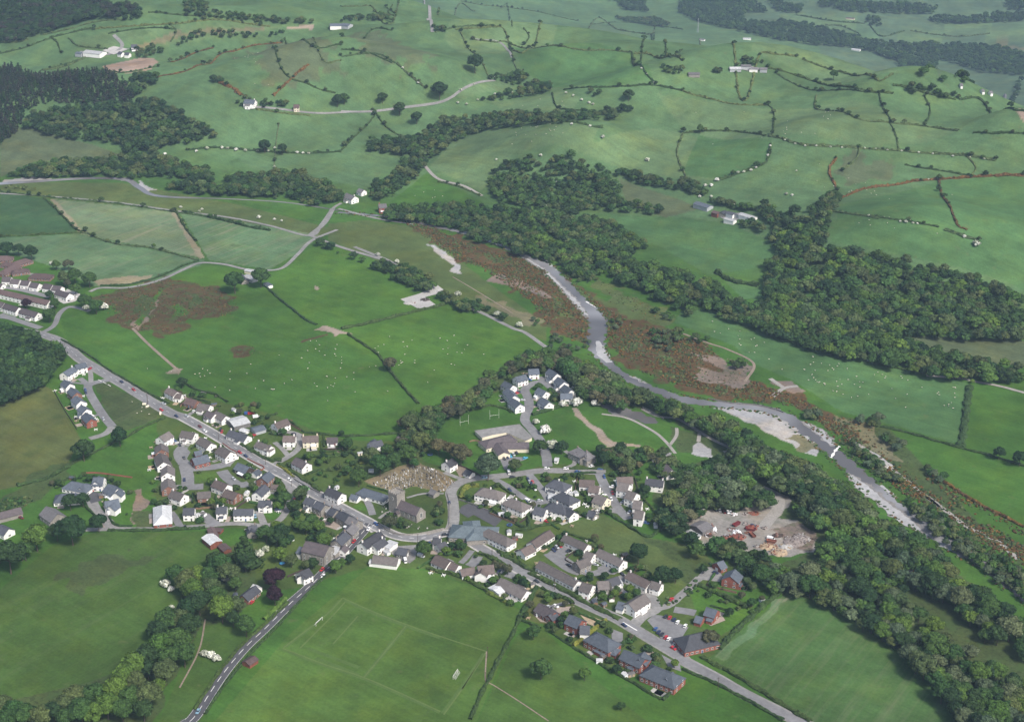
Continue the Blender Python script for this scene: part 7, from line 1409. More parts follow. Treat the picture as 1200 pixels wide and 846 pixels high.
for lab, pts, mt in [('grey stone wall curving round the churchyard', S('F', 745, 320, 800, 370, 880, 398, 960, 402, 1050, 392, 1200, 360), 'stone'), ('brown stone wall of the graveyard corner', S('H', 145, 350, 160, 420, 160, 520, 150, 590, 60, 625, 0, 640), 'stone'),
                     ('red brick wall on the roadside of the estate', S('B', 605, 540, 660, 580, 705, 605, 690, 635), 'brick'), ('red brick wall behind the dark boarded houses', S('B', 780, 650, 840, 680, 900, 710, 860, 735, 820, 750), 'brick'), ('reddish wall along the back of the slate close', S('C', 455, 210, 560, 208, 700, 225, 810, 240), 'brick'),
                     ('dark wall and railing of the village playground', S('H', 225, 395, 290, 415, 400, 460, 555, 515), 'stone_dark'), ('low dark wall of the road opposite the stone terrace', S('E', 145, 490, 230, 540, 330, 590), 'stone_dark'), ('dark garden wall beside the lone white house drive', S('G', 205, 745, 290, 780, 380, 830), 'timber_dark'),
                     ('reddish fence behind the small compound of the school', S('G', 300, 590, 340, 580, 430, 600), 'timber'), ('long garden fence behind the slate row by the wood', S('A', 380, 230, 440, 340, 490, 420, 540, 500), 'timber_dark'), ('brown fence around the courtyard bend gardens', S('K', 340, 265, 260, 325, 255, 340, 300, 365), 'timber_dark'),
                     ('pale retaining wall at the top of the scrap yard', S('N', 195, 515, 250, 475, 312, 435), 'concrete'), ('white road-edge wall by the brick gateway', S('L', 770, 292, 850, 340, 925, 385), 'concrete') if False else ('dark fence round the courtyard end garden', S('K', 470, 240, 440, 262, 400, 270), 'timber_dark'), ('stone wall along the river backwater', S('V3', 370, 190, 430, 220, 470, 245), 'stone'), ('stone bank revetment on the river bend', S('V3', 680, 150, 780, 170, 900, 180, 990, 200, 1030, 215), 'stone_dark')]:
    wall(lab, pts, mat=mt, name='fence' if 'fence' in lab else 'stone_wall' if 'stone' in mt else 'wall', cat='fence' if 'fence' in lab else 'wall')

# ------------------------------------------------------------------ gorse scrub on the river banks (nobody could count it)
def scrub(name, label, polys, sp, hr, mats, bush=2):
    V0, F0 = lobe_sphere(6, 3); Vs, Fs, Ms, Ts, Hs = [], [], [], [], []; n0 = 0
    for poly in polys:
        for x, y in sample(poly, sp, .5):
            if (math.sin(x / 11.3 + 1) + math.sin(y / 13.7) + math.sin((x + y) / 7.1)) * .5 + rng.uniform(-1, 1) < -.45: continue
            for q in range(bush):
                h = rng.uniform(*hr); ox, oy = rng.normal(0, sp * .35, 2)
                Vq = V0 * (1 + rng.uniform(-.25, .25, (len(V0), 1))) * np.array([h * rng.uniform(.7, 1.3), h * rng.uniform(.7, 1.3), h * .75]) + np.array([x + ox, y + oy, gz(x + ox, y + oy) + h * .25])
                Vs.append(Vq); Fs.append(F0 + n0); n0 += len(V0); Ms.append(np.full(len(F0), int(rng.integers(0, len(mats))))); Ts.append(rng.uniform(.7, 1.3, len(F0)) * rng.uniform(.7, 1.3)); Hs.append(np.full(len(F0), rng.random()))
    me = mesh(name, np.vstack(Vs), np.vstack(Fs), [MAT[m_] for m_ in mats], mi=np.concatenate(Ms), attrs={'tint': ('FACE', 'FLOAT', np.concatenate(Ts)), 'hue': ('FACE', 'FLOAT', np.concatenate(Hs))})
    return tag(new(name, me), label, kind='stuff')
G1 = [(465, 256), (500, 265), (560, 290), (612, 305), (640, 318), (655, 345), (680, 368), (690, 402), (670, 398), (640, 378), (622, 352), (560, 312), (540, 306), (510, 285)]
G2 = S('S3', 225, 90, 300, 210, 430, 310, 560, 380, 700, 410, 800, 440, 900, 480, 960, 530, 880, 560, 830, 600, 880, 660, 1080, 690, 1130, 650, 1190, 690, 1190, 760, 1000, 735, 860, 690, 700, 650, 550, 590, 460, 480, 440, 380, 370, 270, 280, 200)
G3 = [(900, 455), (935, 465), (985, 492), (1010, 507), (1000, 520), (975, 505), (940, 480), (890, 466)]
G4 = [(1030, 545), (1060, 560), (1085, 580), (1070, 588), (1040, 562), (1020, 552)] ; G5 = [(1110, 575), (1140, 600), (1200, 640), (1195, 660), (1150, 635), (1115, 600)]
scrub('gorse', 'brown and orange gorse scrub covering the river banks', [G1, G2, G3, G4, G5, [(985, 498), (1035, 530), (1075, 565), (1130, 600), (1205, 650), (1205, 672), (1130, 622), (1060, 578), (1000, 532), (965, 500)], [(1090, 552), (1130, 578), (1205, 625), (1205, 632), (1120, 585), (1085, 560)], [(975, 485), (1010, 495), (1000, 505), (980, 498)]], 2.1, (.5, 1.35), ['leaf_gorse', 'leaf_gorse', 'leaf_brown', 'leaf_gorse', 'leaf_hedge', 'leaf_olive'], 1)
scrub('low_scrub', 'thin brown scrub dotting the bare ground by the river', [S('S3', 800, 500, 1000, 540, 1120, 570, 1080, 690, 870, 655, 810, 600), S('S3', 400, 180, 560, 250, 760, 360, 640, 380, 480, 290), S('V2', 370, 200, 480, 220, 560, 300, 640, 400, 700, 440, 690, 470, 560, 370, 450, 290)], 4.2, (.3, .9), ['leaf_gorse', 'leaf_brown', 'leaf_hedge', 'leaf_olive'], 1)
scrub('bracken', 'dark rushes and bracken in the brown marsh', [[(115, 345), (190, 328), (235, 333), (265, 345), (280, 358), (272, 370), (228, 369), (205, 390), (165, 388), (132, 374)], [(270, 410), (300, 405), (296, 416), (276, 419)]], 3.4, (.4, .9), ['leaf_brown', 'leaf_gorse', 'leaf_hedge'], 1)
scrub('undergrowth', 'low thicket under the village stream trees and field corners', [S('P', 0, 20, 200, 0, 250, 60, 100, 100, 0, 110), S('M', 160, 500, 330, 490, 400, 400, 480, 300, 500, 260, 560, 200, 590, 220, 500, 300, 420, 420, 330, 520, 200, 540), S('M', 400, 400, 470, 350, 480, 400, 420, 470, 330, 480), S('N', 190, 680, 340, 740, 330, 760, 180, 700), S('J', 620, 270, 700, 290, 800, 310, 780, 330, 690, 330), S('V2', 340, 260, 420, 310, 520, 390, 560, 440, 650, 500, 640, 520, 540, 460, 420, 380, 330, 290)], 2.6, (.8, 1.7), ['leaf', 'leaf_olive', 'leaf_hedge', 'leaf_dark'], 1)

# low growth along both river banks
rc = spline(np.column_stack([W(RIV), np.array(RW, float)]), 2.0); rn = normals2(rc); V0, F0 = lobe_sphere(6, 3); Vs, Fs, Ts, Hs, Ms = [], [], [], [], []; n0 = 0
for k in range(len(rc)):
    for s in (-1, 1):
        if rng.random() < .38 + .3 * math.sin(k * .11 + s): continue
        for q in range(2):
            x, y = rc[k, :2] + rn[k] * s * (rc[k, 2] * .5 + rng.uniform(.2, 3.5)) + rng.normal(0, .6, 2); h = rng.uniform(.3, 1.1)
            Vs.append(V0 * (1 + rng.uniform(-.25, .25, (len(V0), 1))) * np.array([h * 1.2, h * 1.2, h * .7]) + np.array([x, y, gz(x, y) + h * .2])); Fs.append(F0 + n0); n0 += len(V0)
            Ms.append(np.full(len(F0), int(rng.integers(0, 4)))); Ts.append(rng.uniform(.7, 1.3, len(F0))); Hs.append(np.full(len(F0), rng.random()))
tag(new('bank_undergrowth', mesh('bank_undergrowth', np.vstack(Vs), np.vstack(Fs), [MAT[q] for q in ('leaf', 'leaf_olive', 'leaf_gorse', 'leaf_hedge')], mi=np.concatenate(Ms), attrs={'tint': ('FACE', 'FLOAT', np.concatenate(Ts)), 'hue': ('FACE', 'FLOAT', np.concatenate(Hs))})), 'ragged low growth along both banks of the river', kind='stuff')

# ------------------------------------------------------------------ garden shrubs, scattered clear of the buildings and roads
def clear(x, y, pad=.6):
    for bx, by, a, hl, hd in BUILT:
        dx, dy = x - bx, y - by
        if abs(dx) > 40 or abs(dy) > 40: continue
        u = dx * math.cos(a) + dy * math.sin(a); v = -dx * math.sin(a) + dy * math.cos(a)
        if abs(u) < hl + pad and abs(v) < hd + pad: return False
    return True
ROADS = []
for o in COL.objects:
    if o.name.split('.')[0] in ('road', 'lane', 'driveway', 'car_park', 'playground', 'path', 'verge', 'track', 'river', 'patio') and o.type == 'MESH':
        nv = len(o.data.vertices)
        a_ = np.empty(nv * 3, np.float32); o.data.vertices.foreach_get('co', a_); ROADS.append(a_.reshape(-1, 3)[:, :2])
ROADS = np.vstack(ROADS)
from mathutils.kdtree import KDTree
kd = KDTree(len(ROADS))
for i_, (x, y) in enumerate(ROADS): kd.insert((float(x), float(y), 0), i_)
kd.balance()
def off_road(x, y, d=2.2): return kd.find((x, y, 0))[2] > d

# drives, patios, fences and hedges of the village gardens
TR = []
for o in COL.objects:
    if o.name.split('.')[0] in ('road', 'lane') and o.type == 'MESH':
        a_ = np.empty(len(o.data.vertices) * 3, np.float32); o.data.vertices.foreach_get('co', a_); TR.append(a_.reshape(-1, 3)[2::5, :2])
TR = np.vstack(TR)
VILLAGE_HOUSES = [o for o in COL.objects if o.parent is None and o.type == 'EMPTY' and o.get('category') in ('house', 'bungalow', 'terrace', 'cottage') and o.location.y < 1330]
FOOT = {o.name: b for o in VILLAGE_HOUSES for b in BUILT if abs(b[0] - o.location.x) + abs(b[1] - o.location.y) < .01}
DRIVES = []; extra = []
VG = [W(p_[4]) for p_ in LAND if p_[0] == 'garden']
def in_village(x, y): return any(inpoly(np.array([x]), np.array([y]), g_)[0] for g_ in VG)
def quad(name, x, y, a, hl, hd, mat, z):
    ca, sa = math.cos(a), math.sin(a)
    V = [(x + u * ca - v * sa, y + u * sa + v * ca) for u, v in ((-hl, -hd), (hl, -hd), (hl, hd), (-hl, hd))]
    return tag(new(name, mesh(name, [(p_, q_, gz(p_, q_) + z) for p_, q_ in V], [(0, 1, 2, 3)], MAT[mat])), kind='structure')
zt = .04
for o in VILLAGE_HOUSES:
    b = FOOT.get(o.name)
    if not b: continue
    bx, by, a, hl, hd = b; ca, sa = math.cos(a), math.sin(a)
    k = np.argmin((TR[:, 0] - bx) ** 2 + (TR[:, 1] - by) ** 2); rx, ry = TR[k]; dist = math.hypot(rx - bx, ry - by); zt += .0004
    if 9 < dist < 34 and rng.random() < .75:
        s = 1 if (rx - bx) * ca + (ry - by) * sa > 0 else -1
        sx, sy = bx + s * (hl + 1.6) * ca, by + s * (hl + 1.6) * sa
        pts = [(sx + (rx - sx) * t, sy + (ry - sy) * t) for t in np.linspace(0, 1, 9)]
        if all(clear(p_, q_, .3) for p_, q_ in pts):
            ribbon('driveway', [(sx, sy), ((sx + rx) / 2, (sy + ry) / 2), (rx, ry)], float(rng.uniform(2.8, 4.2)), ['asphalt', 'lane', 'paving', 'concrete'][int(rng.integers(0, 4))], zt, world=True)
            DRIVES.append((sx + (rx - sx) * .25, sy + (ry - sy) * .25, math.atan2(ry - sy, rx - sx)))
    for q in range(2):
        s = 1 if rng.random() < .5 else -1; w_, d_ = rng.uniform(1.5, 4), rng.uniform(1.2, 2.6); u = rng.uniform(-hl * .5, hl * .5); v = s * (hd + d_ + .1)
        x, y = bx + u * ca - v * sa, by + u * sa + v * ca
        if clear(x, y, .6) and kd.find((x, y, 0))[2] > 3: quad('patio', x, y, a, w_, d_, ['paving', 'concrete', 'lane', 'paving', 'timber_pale'][int(rng.integers(0, 5))], zt)
    for s in (-1, 1):
        u = s * (hl + rng.uniform(1.8, 4)); e0 = rng.uniform(5, 11); side = 1 if rng.random() < .5 else -1
        seg = [(bx + u * ca - v * sa, by + u * sa + v * ca) for v in np.linspace(-hd * side, side * (hd + e0), 7)]
        if all(in_village(p_, q_) and clear(p_, q_, .5) and kd.find((p_, q_, 0))[2] > 2.4 for p_, q_ in seg): extra.append([seg[0], seg[3], seg[6]])
        if rng.random() < .6:
            v = side * (hd + e0); seg = [(bx + t * ca - v * sa, by + t * sa + v * ca) for t in np.linspace(-abs(u), abs(u), 7)]
            if all(in_village(p_, q_) and clear(p_, q_, .5) and kd.find((p_, q_, 0))[2] > 2.4 for p_, q_ in seg): extra.append([seg[0], seg[3], seg[6]])
_W = W
for k, seg in enumerate(extra):
    W = lambda p_, h=0: np.asarray(p_, float)
    if k % 5 < 2: wall('low boarded fence dividing village gardens', seg, .16, 1.5, 'timber_dark' if k % 2 else 'timber', 'garden_fence', 'fences between the village gardens', 'fence')
    else: hedge('short clipped hedge dividing village gardens', seg, 1.1, 1.4, 'leaf_hedge' if k % 3 else 'leaf', 'garden_hedge', 'hedges between the village gardens')
W = _W

GARDENS = [('in the estate gardens', S('D', 110, 0, 300, 0, 600, 20, 1000, 240, 1060, 480, 900, 540, 300, 560, 110, 500), 34), ('in the roadside gardens below the sheep field', S('B', 190, 200, 330, 130, 640, 230, 1050, 340, 1180, 500, 1000, 650, 740, 560, 500, 420), 22),
           ('in the lane gardens above the main road', S('E', 60, 200, 200, 240, 520, 240, 640, 340, 620, 500, 500, 560, 340, 560, 100, 400), 28), ('around the slate close', S('C', 230, 280, 460, 220, 800, 250, 790, 540, 680, 540, 560, 400, 420, 420, 240, 440), 16),
           ('in the gardens around the green', S('H', 230, 300, 520, 280, 760, 230, 1100, 220, 1190, 420, 1180, 500, 980, 560, 700, 600, 450, 480, 260, 420), 34), ('in the gardens below the road bend', S('J', 140, 200, 420, 240, 480, 330, 700, 420, 880, 500, 760, 720, 560, 560, 380, 470, 140, 380), 30),
           ('in the courtyard gardens', S('K', 60, 300, 240, 150, 480, 220, 720, 340, 960, 500, 900, 620, 700, 760, 450, 600, 200, 440), 30), ('in the brick house gardens', S('L', 80, 260, 200, 60, 640, 260, 1190, 560, 1060, 830, 700, 640, 420, 460), 26), ('on the wide lawns by the scrap yard', S('M', 400, 430, 560, 250, 780, 280, 1040, 400, 820, 620, 600, 740), 18),
           ('in the cul-de-sac gardens', S('G', 480, 220, 700, 60, 900, 60, 1070, 280, 780, 380, 620, 380), 24), ('behind the chapel and stone terrace', S('F', 150, 220, 400, 250, 480, 350, 420, 440, 220, 440, 120, 400), 16), ('along the short lane', S('I', 230, 220, 700, 220, 780, 560, 560, 560, 250, 420), 18), ('in the churchyard', S('E', 740, 740, 880, 700, 1100, 780, 1180, 640, 1190, 820, 900, 840), 10)]
SHR = ['leaf', 'leaf_dark', 'leaf_hedge', 'leaf_olive', 'leaf_bright', 'leaf_brown', 'leaf_yellow', 'leaf_copper']
for where, poly, n_ in GARDENS:
    w = W(poly); lo, hi = w.min(0), w.max(0); k = 0
    for _ in range(3000):
        x, y = rng.uniform(lo[0], hi[0]), rng.uniform(lo[1], hi[1])
        if inpoly(np.array([x]), np.array([y]), w)[0] and clear(x, y, 1.0) and off_road(x, y):
            mt = SHR[min(7, int(abs(rng.normal(0, 2.4))))]
            word = {'leaf_yellow': 'yellow-green', 'leaf_copper': 'dark purple', 'leaf_brown': 'brownish', 'leaf_dark': 'dark green'}.get(mt, 'green')
            tree(x, y, rng.uniform(1.6, 4.2), 'bush', mt, 'garden_shrub', f'rounded {word} shrub {where}', 'shrub', f'{word} shrubs {where}', wide=rng.uniform(.9, 1.4)); k += 1
        if k >= n_: break
    k = 0
    for _ in range(3000):
        x, y = rng.uniform(lo[0], hi[0]), rng.uniform(lo[1], hi[1])
        if inpoly(np.array([x]), np.array([y]), w)[0] and clear(x, y, 2.2) and off_road(x, y, 3.5):
            mt = ['leaf', 'leaf_dark', 'leaf_olive', 'leaf_bright', 'leaf_brown'][int(rng.integers(0, 5))]
            tree(x, y, rng.uniform(4, 7), 'round', mt, 'garden_tree', f'small garden tree {where}', 'small tree', f'small trees {where}', wide=rng.uniform(.9, 1.2)); k += 1
        if k >= n_ * .45: break

# ------------------------------------------------------------------ sheds and greenhouses in the gardens
def shed(x, y, a, w_, d_, h_, wallm, roofm, label, name='garden_shed', cat='shed'):
    e = empty(name, (x, y, gz(x, y)), a); tag(e, label, cat)
    body(e, w_, d_, h_, h_ + d_ * .2, wallm, base=-.2); roof(e, w_, d_, h_, h_ + d_ * .2, roofm, oh=.15)
    o = new('door', DOORS[2], e); o.location = (0, -d_ / 2 - .012, 0); o.scale = (.8, 1, .85)
    BUILT.append((x, y, a, w_ / 2, d_ / 2)); return e
SHEDS = [('B', 470, 185, 'timber_dark', 'grey', 'dark shed behind the red-brown bungalow'), ('B', 545, 262, 'timber', 'u', 'shed with blue-grey top between the roadside houses'), ('B', 685, 300, 'white_sheet', 'silver', 'small pale greenhouse behind the paired houses'), ('C', 385, 238, 'timber', 'slateblue', 'bluish shed at the back of the slate close'), ('C', 590, 360, 'timber', 'grey', 'small shed in the centre of the slate close'),
         ('E', 610, 305, 'render_cream', 'silver', 'small cream summerhouse below the conservatory house'), ('E', 445, 305, 'timber', 'redbrown', 'pinkish shed in the long garden of the lane'), ('E', 690, 425, 'white_sheet', 'silver', 'pale greenhouse under the graveyard trees'), ('E', 445, 545, 'white_sheet', 'silver', 'white lean-to behind the end-on white house'),
         ('K', 460, 628, 'timber', 'slateblue', 'blue-topped shed behind the roadside hedge of the courtyard'), ('K', 525, 645, 'timber', 'slateblue', 'bigger blue-grey shed in the courtyard back gardens'), ('K', 580, 605, 'render_white', 'redbrown', 'white shed with reddish surround in the courtyard back gardens'), ('K', 672, 298, 'timber', 'grey', 'shed at the paddock end of the two-storey terrace'), ('K', 735, 398, 'timber', 'redbrown', 'red-brown shed at the top of the brown-roofed terrace'), ('K', 680, 575, 'timber', 'slateblue', 'small blue shed behind the white flat-topped shed'), ('K', 650, 555, 'timber', 'grey', 'grey shed beside the small blue shed'),
         ('J', 870, 508, 'render_cream', 'grey', 'cream summerhouse at the end of the long bungalow'), ('J', 740, 180, 'brick', 'redbrown', 'red shed behind the long hip-roofed house'), ('J', 770, 160, 'render_white', 'silver', 'white shed next to the red shed'), ('J', 700, 140, 'render_white', 'silver', 'white shed in the trampoline garden'),
         ('L', 640, 530, 'timber', 'grey', 'grey-roofed shed behind the third brick house'), ('L', 615, 560, 'white_sheet', 'silver', 'white-fronted shed on the hedge of the third brick house'), ('L', 795, 660, 'white_sheet', 'silver', 'white-roofed greenhouse behind the fourth brick house'), ('L', 835, 655, 'timber_pale', 'grey', 'pale timber shed behind the fourth brick house'), ('L', 945, 668, 'white_sheet', 'silver', 'white shed between the last two brick houses'),
         ('L', 190, 235, 'white_sheet', 'silver', 'white garden canopy behind the first brick bungalow'), ('L', 385, 300, 'white_sheet', 'silver', 'white conservatory roof on the second brick house'), ('L', 570, 460, 'white_sheet', 'silver', 'white conservatory behind the third brick house'), ('M', 920, 495, 'white_sheet', 'silver', 'glass greenhouse on the vegetable plot'), ('M', 1035, 395, 'timber', 'redbrown', 'brown shed at the top of the crop field'),
         ('H', 520, 490, 'white_sheet', 'silver', 'white caravan-like shed behind the hip-roofed house'), ('H', 545, 495, 'render_white', 'silver', 'second white shed behind the hip-roofed house'), ('H', 1015, 345, 'white_sheet', 'silver', 'white extension beside the second hip-roofed house'), ('H', 960, 530, 'timber_pale', 'silver', 'pale shed below the lowest house of the green'), ('I', 30, 365, 'white_sheet', 'silver', 'white-roofed shed beside the green houses'), ('I', 210, 345, 'white_sheet', 'silver', 'small white shed behind the hip-roofed houses'),
         ('I', 770, 570, 'white_sheet', 'silver', 'white tent-like shed below the stepped row'), ('D', 425, 500, 'white_sheet', 'silver', 'white shed between the two lane houses'), ('D', 470, 490, 'white_sheet', 'grey', 'pale garage by the lane drive'), ('D', 775, 345, 'render_white', 'silver', 'white lean-to by the mid-estate pair'), ('D', 780, 385, 'render_white', 'silver', 'second white lean-to by the mid-estate pair'), ('F', 130, 420, 'white_sheet', 'silver', 'white shed by the stream behind the chapel'), ('F', 800, 520, 'white_sheet', 'silver', 'white outhouse between the inn yard and workshop'), ('O', 575, 585, 'white_sheet', 'slateblue', 'white garage with pale roof beside the tree-hidden bungalow')]
for sh, x, y, wm, rm, lab in SHEDS:
    X, Y = W(S(sh, x, y), 1.5)[0]
    shed(X, Y, rng.uniform(0, 3.14), rng.uniform(3, 4.6), rng.uniform(2.4, 3.2), 2.0, wm, {'u': 'slateblue'}.get(rm, rm), lab)
bg_ = house('O', 625, 585, 715, 515, 8, 3.0, 'r', 's', 'among trees beside the copper beeches')
wing(bg_, 'O', 700, 505, 735, 525, 6, 2.8, 'w', 'l')
# ------------------------------------------------------------------ cars: body, glasshouse, wheels
def car_parts(kind='car'):
    L, Wd = (4.3, 1.75) if kind == 'car' else (5.2, 2.0)
    mb = MB()
    def ring(x, w, z0, z1): return [(x, -w / 2, z0), (x, w / 2, z0), (x, w / 2 * 1.02, (z0 + z1) / 2), (x, w / 2 * .9, z1), (x, -w / 2 * .9, z1), (x, -w / 2 * 1.02, (z0 + z1) / 2)]
    if kind == 'car':
        mb.loft([ring(-L / 2, Wd * .86, .35, .72), ring(-L / 2 + .15, Wd * .98, .26, .88), ring(-.9, Wd, .24, .94), ring(.6, Wd, .24, .92), ring(1.6, Wd * .98, .26, .80), ring(L / 2, Wd * .84, .34, .62)])
        mb.loft([ring(-1.55, Wd * .80, 1.36, 1.42), ring(-1.2, Wd * .84, 1.38, 1.46), ring(-.2, Wd * .82, 1.38, 1.45), ring(.25, Wd * .78, 1.34, 1.40)])
        gl = MB(); gl.loft([ring(-2.0, Wd * .90, .86, .93), ring(-1.5, Wd * .86, .86, 1.37), ring(.22, Wd * .84, .86, 1.36), ring(1.0, Wd * .90, .86, .92)])
        wx = 1.28
    else:
        mb.loft([ring(-L / 2, Wd * .95, .35, 2.1), ring(-L / 2 + .1, Wd, .3, 2.2), ring(1.2, Wd, .3, 2.2), ring(1.5, Wd * .98, .3, 2.1)])
        mb.loft([ring(1.5, Wd * .98, .3, 1.15), ring(L / 2, Wd * .86, .35, .9)])
        gl = MB(); gl.loft([ring(1.49, Wd * .9, 1.15, 2.0), ring(2.1, Wd * .86, 1.0, 1.15)])
        wx = 1.6
    wh = MB(); wh.tube((0, -.11, 0), (0, .11, 0), .31, .31, 10); rim = MB(); rim.tube((0, -.12, 0), (0, .12, 0), .18, .18, 8)
    return mb, gl.me('windows', [MAT['glass']]), wh.me('wheel', [MAT['tyre']]), rim.me('rim', [MAT['chrome']]), wx, Wd
_cp = {k: car_parts(k) for k in ('car', 'van')}; _cb = {}
def car(x, y, ang, colour, label, kind='car', group=None):
    mb, gl, wh, rim, wx, wd = _cp[kind]
    e = empty('parked_car' if kind == 'car' else 'van', (x, y, gz(x, y) + .16), ang); tag(e, label, kind, group)
    if (kind, colour) not in _cb: _cb[kind, colour] = mb.me('body', [MAT['paint_' + colour]])
    new('body', _cb[kind, colour], e); new('glazing', gl, e)
    for sx in (-wx, wx):
        for sy in (-wd / 2 + .08, wd / 2 - .08):
            w_ = new('wheel', wh, e, (sx, sy, .31)); new('rim', rim, w_)
    return e
def dirang(p, q):
    a, b = W([p, q]); return math.atan2(b[1] - a[1], b[0] - a[0])
CARS = [('A', 855, 165, 900, 190, 'navy', 'dark blue car driving on the main road beside the bright pasture'), ('A', 940, 220, 985, 245, 'red', 'red car driving on the main road past the rough triangle'), ('A', 600, 222, 610, 245, 'blue', 'blue car parked at the top of the slate row'), ('A', 603, 240, 613, 262, 'navy', 'dark car parked behind the blue one by the slate row'), ('A', 728, 425, 740, 450, 'silver', 'pale car parked at the foot of the slate row'),
        ('B', 280, 345, 320, 370, 'navy', 'dark car on the main road below the first roadside house'), ('B', 445, 418, 485, 445, 'maroon', 'dark red car on the main road before the estate'), ('B', 600, 455, 590, 480, 'red', 'red car parked beside the pale-roofed depot'), ('B', 590, 440, 580, 460, 'dark', 'black car parked at the depot forecourt'), ('B', 655, 648, 700, 640, 'blue', 'bright blue car at the estate entrance'), ('B', 304, 548, 315, 565, 'dark', 'dark car on the estate turning head'), ('B', 825, 480, 845, 470, 'red', 'red car behind the long white bungalow'), ('B', 190, 258, 215, 262, 'silver', 'silver car in the drive of the first roadside house'), ('B', 1070, 688, 1080, 700, 'silver', 'silver car on the forecourt by the upper lane'),
        ('D', 365, 385, 360, 410, 'silver', 'silver car beside the foot of the gable column'), ('D', 835, 510, 838, 530, 'paleblue', 'pale blue car beside the slate-roofed lane terrace'), ('D', 835, 230, 850, 235, 'blue', 'blue car by the estate end garage'), ('D', 245, 505, 250, 520, 'navy', 'dark blue car beside the light-roofed bungalow'), ('D', 470, 485, 485, 495, 'white', 'white car on the lane drive'), ('D', 455, 505, 470, 515, 'silver', 'silver car on the lane drive'), ('C', 525, 325, 545, 330, 'red', 'red car parked at the head of the slate close'), ('P', 148, 160, 165, 165, 'maroon', 'dark red car in the stable yard'),
        ('E', 240, 552, 280, 575, 'green', 'pale green car on the main road opposite the stone terrace'), ('E', 120, 390, 105, 375, 'silver', 'silver car parked by the roadside white house'), ('E', 620, 605, 640, 615, 'red', 'red car beside the slate bungalow garage'), ('F', 568, 445, 540, 475, 'red', 'red car on the south road by the cottages'), ('F', 345, 642, 315, 670, 'red', 'bright red car on the south road below the chapel'), ('F', 755, 510, 775, 515, 'red', 'red car in the inn yard'), ('F', 1045, 545, 1060, 555, 'silver', 'silver car under the yard tree'), ('F', 890, 525, 905, 535, 'cyan', 'light blue car by the inn yard garage'),
        ('G', 725, 150, 740, 155, 'blue', 'blue car by the cul-de-sac top house'), ('G', 885, 188, 895, 205, 'dark', 'dark car on the cul-de-sac turning head'), ('G', 928, 213, 945, 210, 'red', 'red car beside the cul-de-sac riverside houses'), ('G', 645, 237, 665, 240, 'navy', 'dark blue car on a cul-de-sac drive'), ('G', 675, 292, 695, 290, 'silver', 'silver car on the lower cul-de-sac drive'), ('G', 655, 368, 670, 360, 'blue', 'blue car below the lowest cul-de-sac house'), ('G', 693, 700, 715, 693, 'cyan', 'bright blue car alone on the school car park'),
        ('H', 408, 238, 435, 234, 'paleblue', 'pale blue car at the roadside by the silvery tree'), ('H', 603, 233, 630, 230, 'dark', 'dark car waiting beside the green'), ('H', 845, 545, 860, 550, 'red', 'red car in the gardens below the green'), ('I', 468, 345, 475, 365, 'red', 'red car parked on the short lane'), ('I', 458, 388, 466, 410, 'white', 'white car parked on the short lane'), ('I', 705, 555, 725, 560, 'blue', 'blue car below the stepped white row'), 
        ('L', 210, 272, 225, 276, 'silver', 'silver car-sized garden table by the first brick bungalow') if False else ('L', 308, 180, 330, 190, 'white', 'white car on the brick drive of the first brick bungalow'), ('K', 655, 435, 665, 445, 'dark', 'dark car in the courtyard centre'), ('K', 440, 465, 445, 480, 'dark', 'dark car in the middle of the courtyard road'), ('K', 275, 270, 285, 255, 'dark', 'dark car by the courtyard bend hedge'), ('K', 468, 368, 480, 372, 'silver', 'silver car by the grey courtyard house'), ('M', 590, 305, 610, 310, 'navy', 'dark blue car on the gravel forecourt'), ('O', 690, 605, 700, 595, 'blue', 'blue car beside the tree-hidden bungalow'), ('O', 692, 632, 702, 622, 'red', 'red car beside the tree-hidden bungalow'), ('U2', 48, 795, 30, 825, 'paleblue', 'blue car driving on the south road out of the village'), ('Q', 595, 690, 620, 695, 'dark', 'dark car on the concrete yard at the row end'), ('Q', 660, 655, 680, 660, 'white', 'white car on the concrete yard at the row end'), ('N', 615, 575, 630, 580, 'navy', 'dark blue car in the scrap yard centre')]
for row_, grp, cols, place in [([(545 + 22 * k, 705 - 10 * k) for k in range(5)], 'cars parked in front of the school', ['dark', 'navy', 'cyan', 'silver', 'dark'], 'G'), ]:
    for k, (x, y) in enumerate(row_): CARS.append((place, x, y, x + 12, y + 14, cols[k], f"{ {'dark':'black','navy':'dark blue','cyan':'bright blue','silver':'silver'}[cols[k]]} car {['nearest the wing,', 'second along,', 'third along,', 'fourth along,', 'at the far end'][k]} in the row against the school wall"))
for k, (x, y, c_, wd_) in enumerate([(170, 700, 'blue', 'bright blue'), (192, 722, 'navy', 'dark blue'), (215, 738, 'dark', 'black'), (243, 758, 'red', 'red'), (262, 770, 'white', 'white'), (305, 802, 'silver', 'silver'), (355, 835, 'white', 'white')]):
    CARS.append(('M', x, y, x + 12, y - 16, c_, f'{wd_} car {"near the entrance, " if k < 2 else "near the brick hall, " if k > 4 else ""}in the roadside row of the hall car park'))
for k, (x, y, c_, wd_) in enumerate([(240, 612, 'dark', 'black'), (270, 620, 'red', 'red'), (300, 635, 'navy', 'dark blue'), (325, 652, 'white', 'white'), (378, 678, 'white', 'white')]):
    CARS.append(('M', x, y, x + 12, y - 16, c_, f'{wd_} car {"set apart " if k == 4 else ""}in the garden-side row of the hall car park'))
for k, (x, y, c_, wd_) in enumerate([(172, 268, 'navy', 'dark blue'), (183, 256, 'dark', 'black'), (195, 245, 'silver', 'silver'), (215, 237, 'red', 'red')]):
    CARS.append(('K', x, y, x + 14, y + 10, c_, f'{wd_} car in the row of the courtyard car park'))
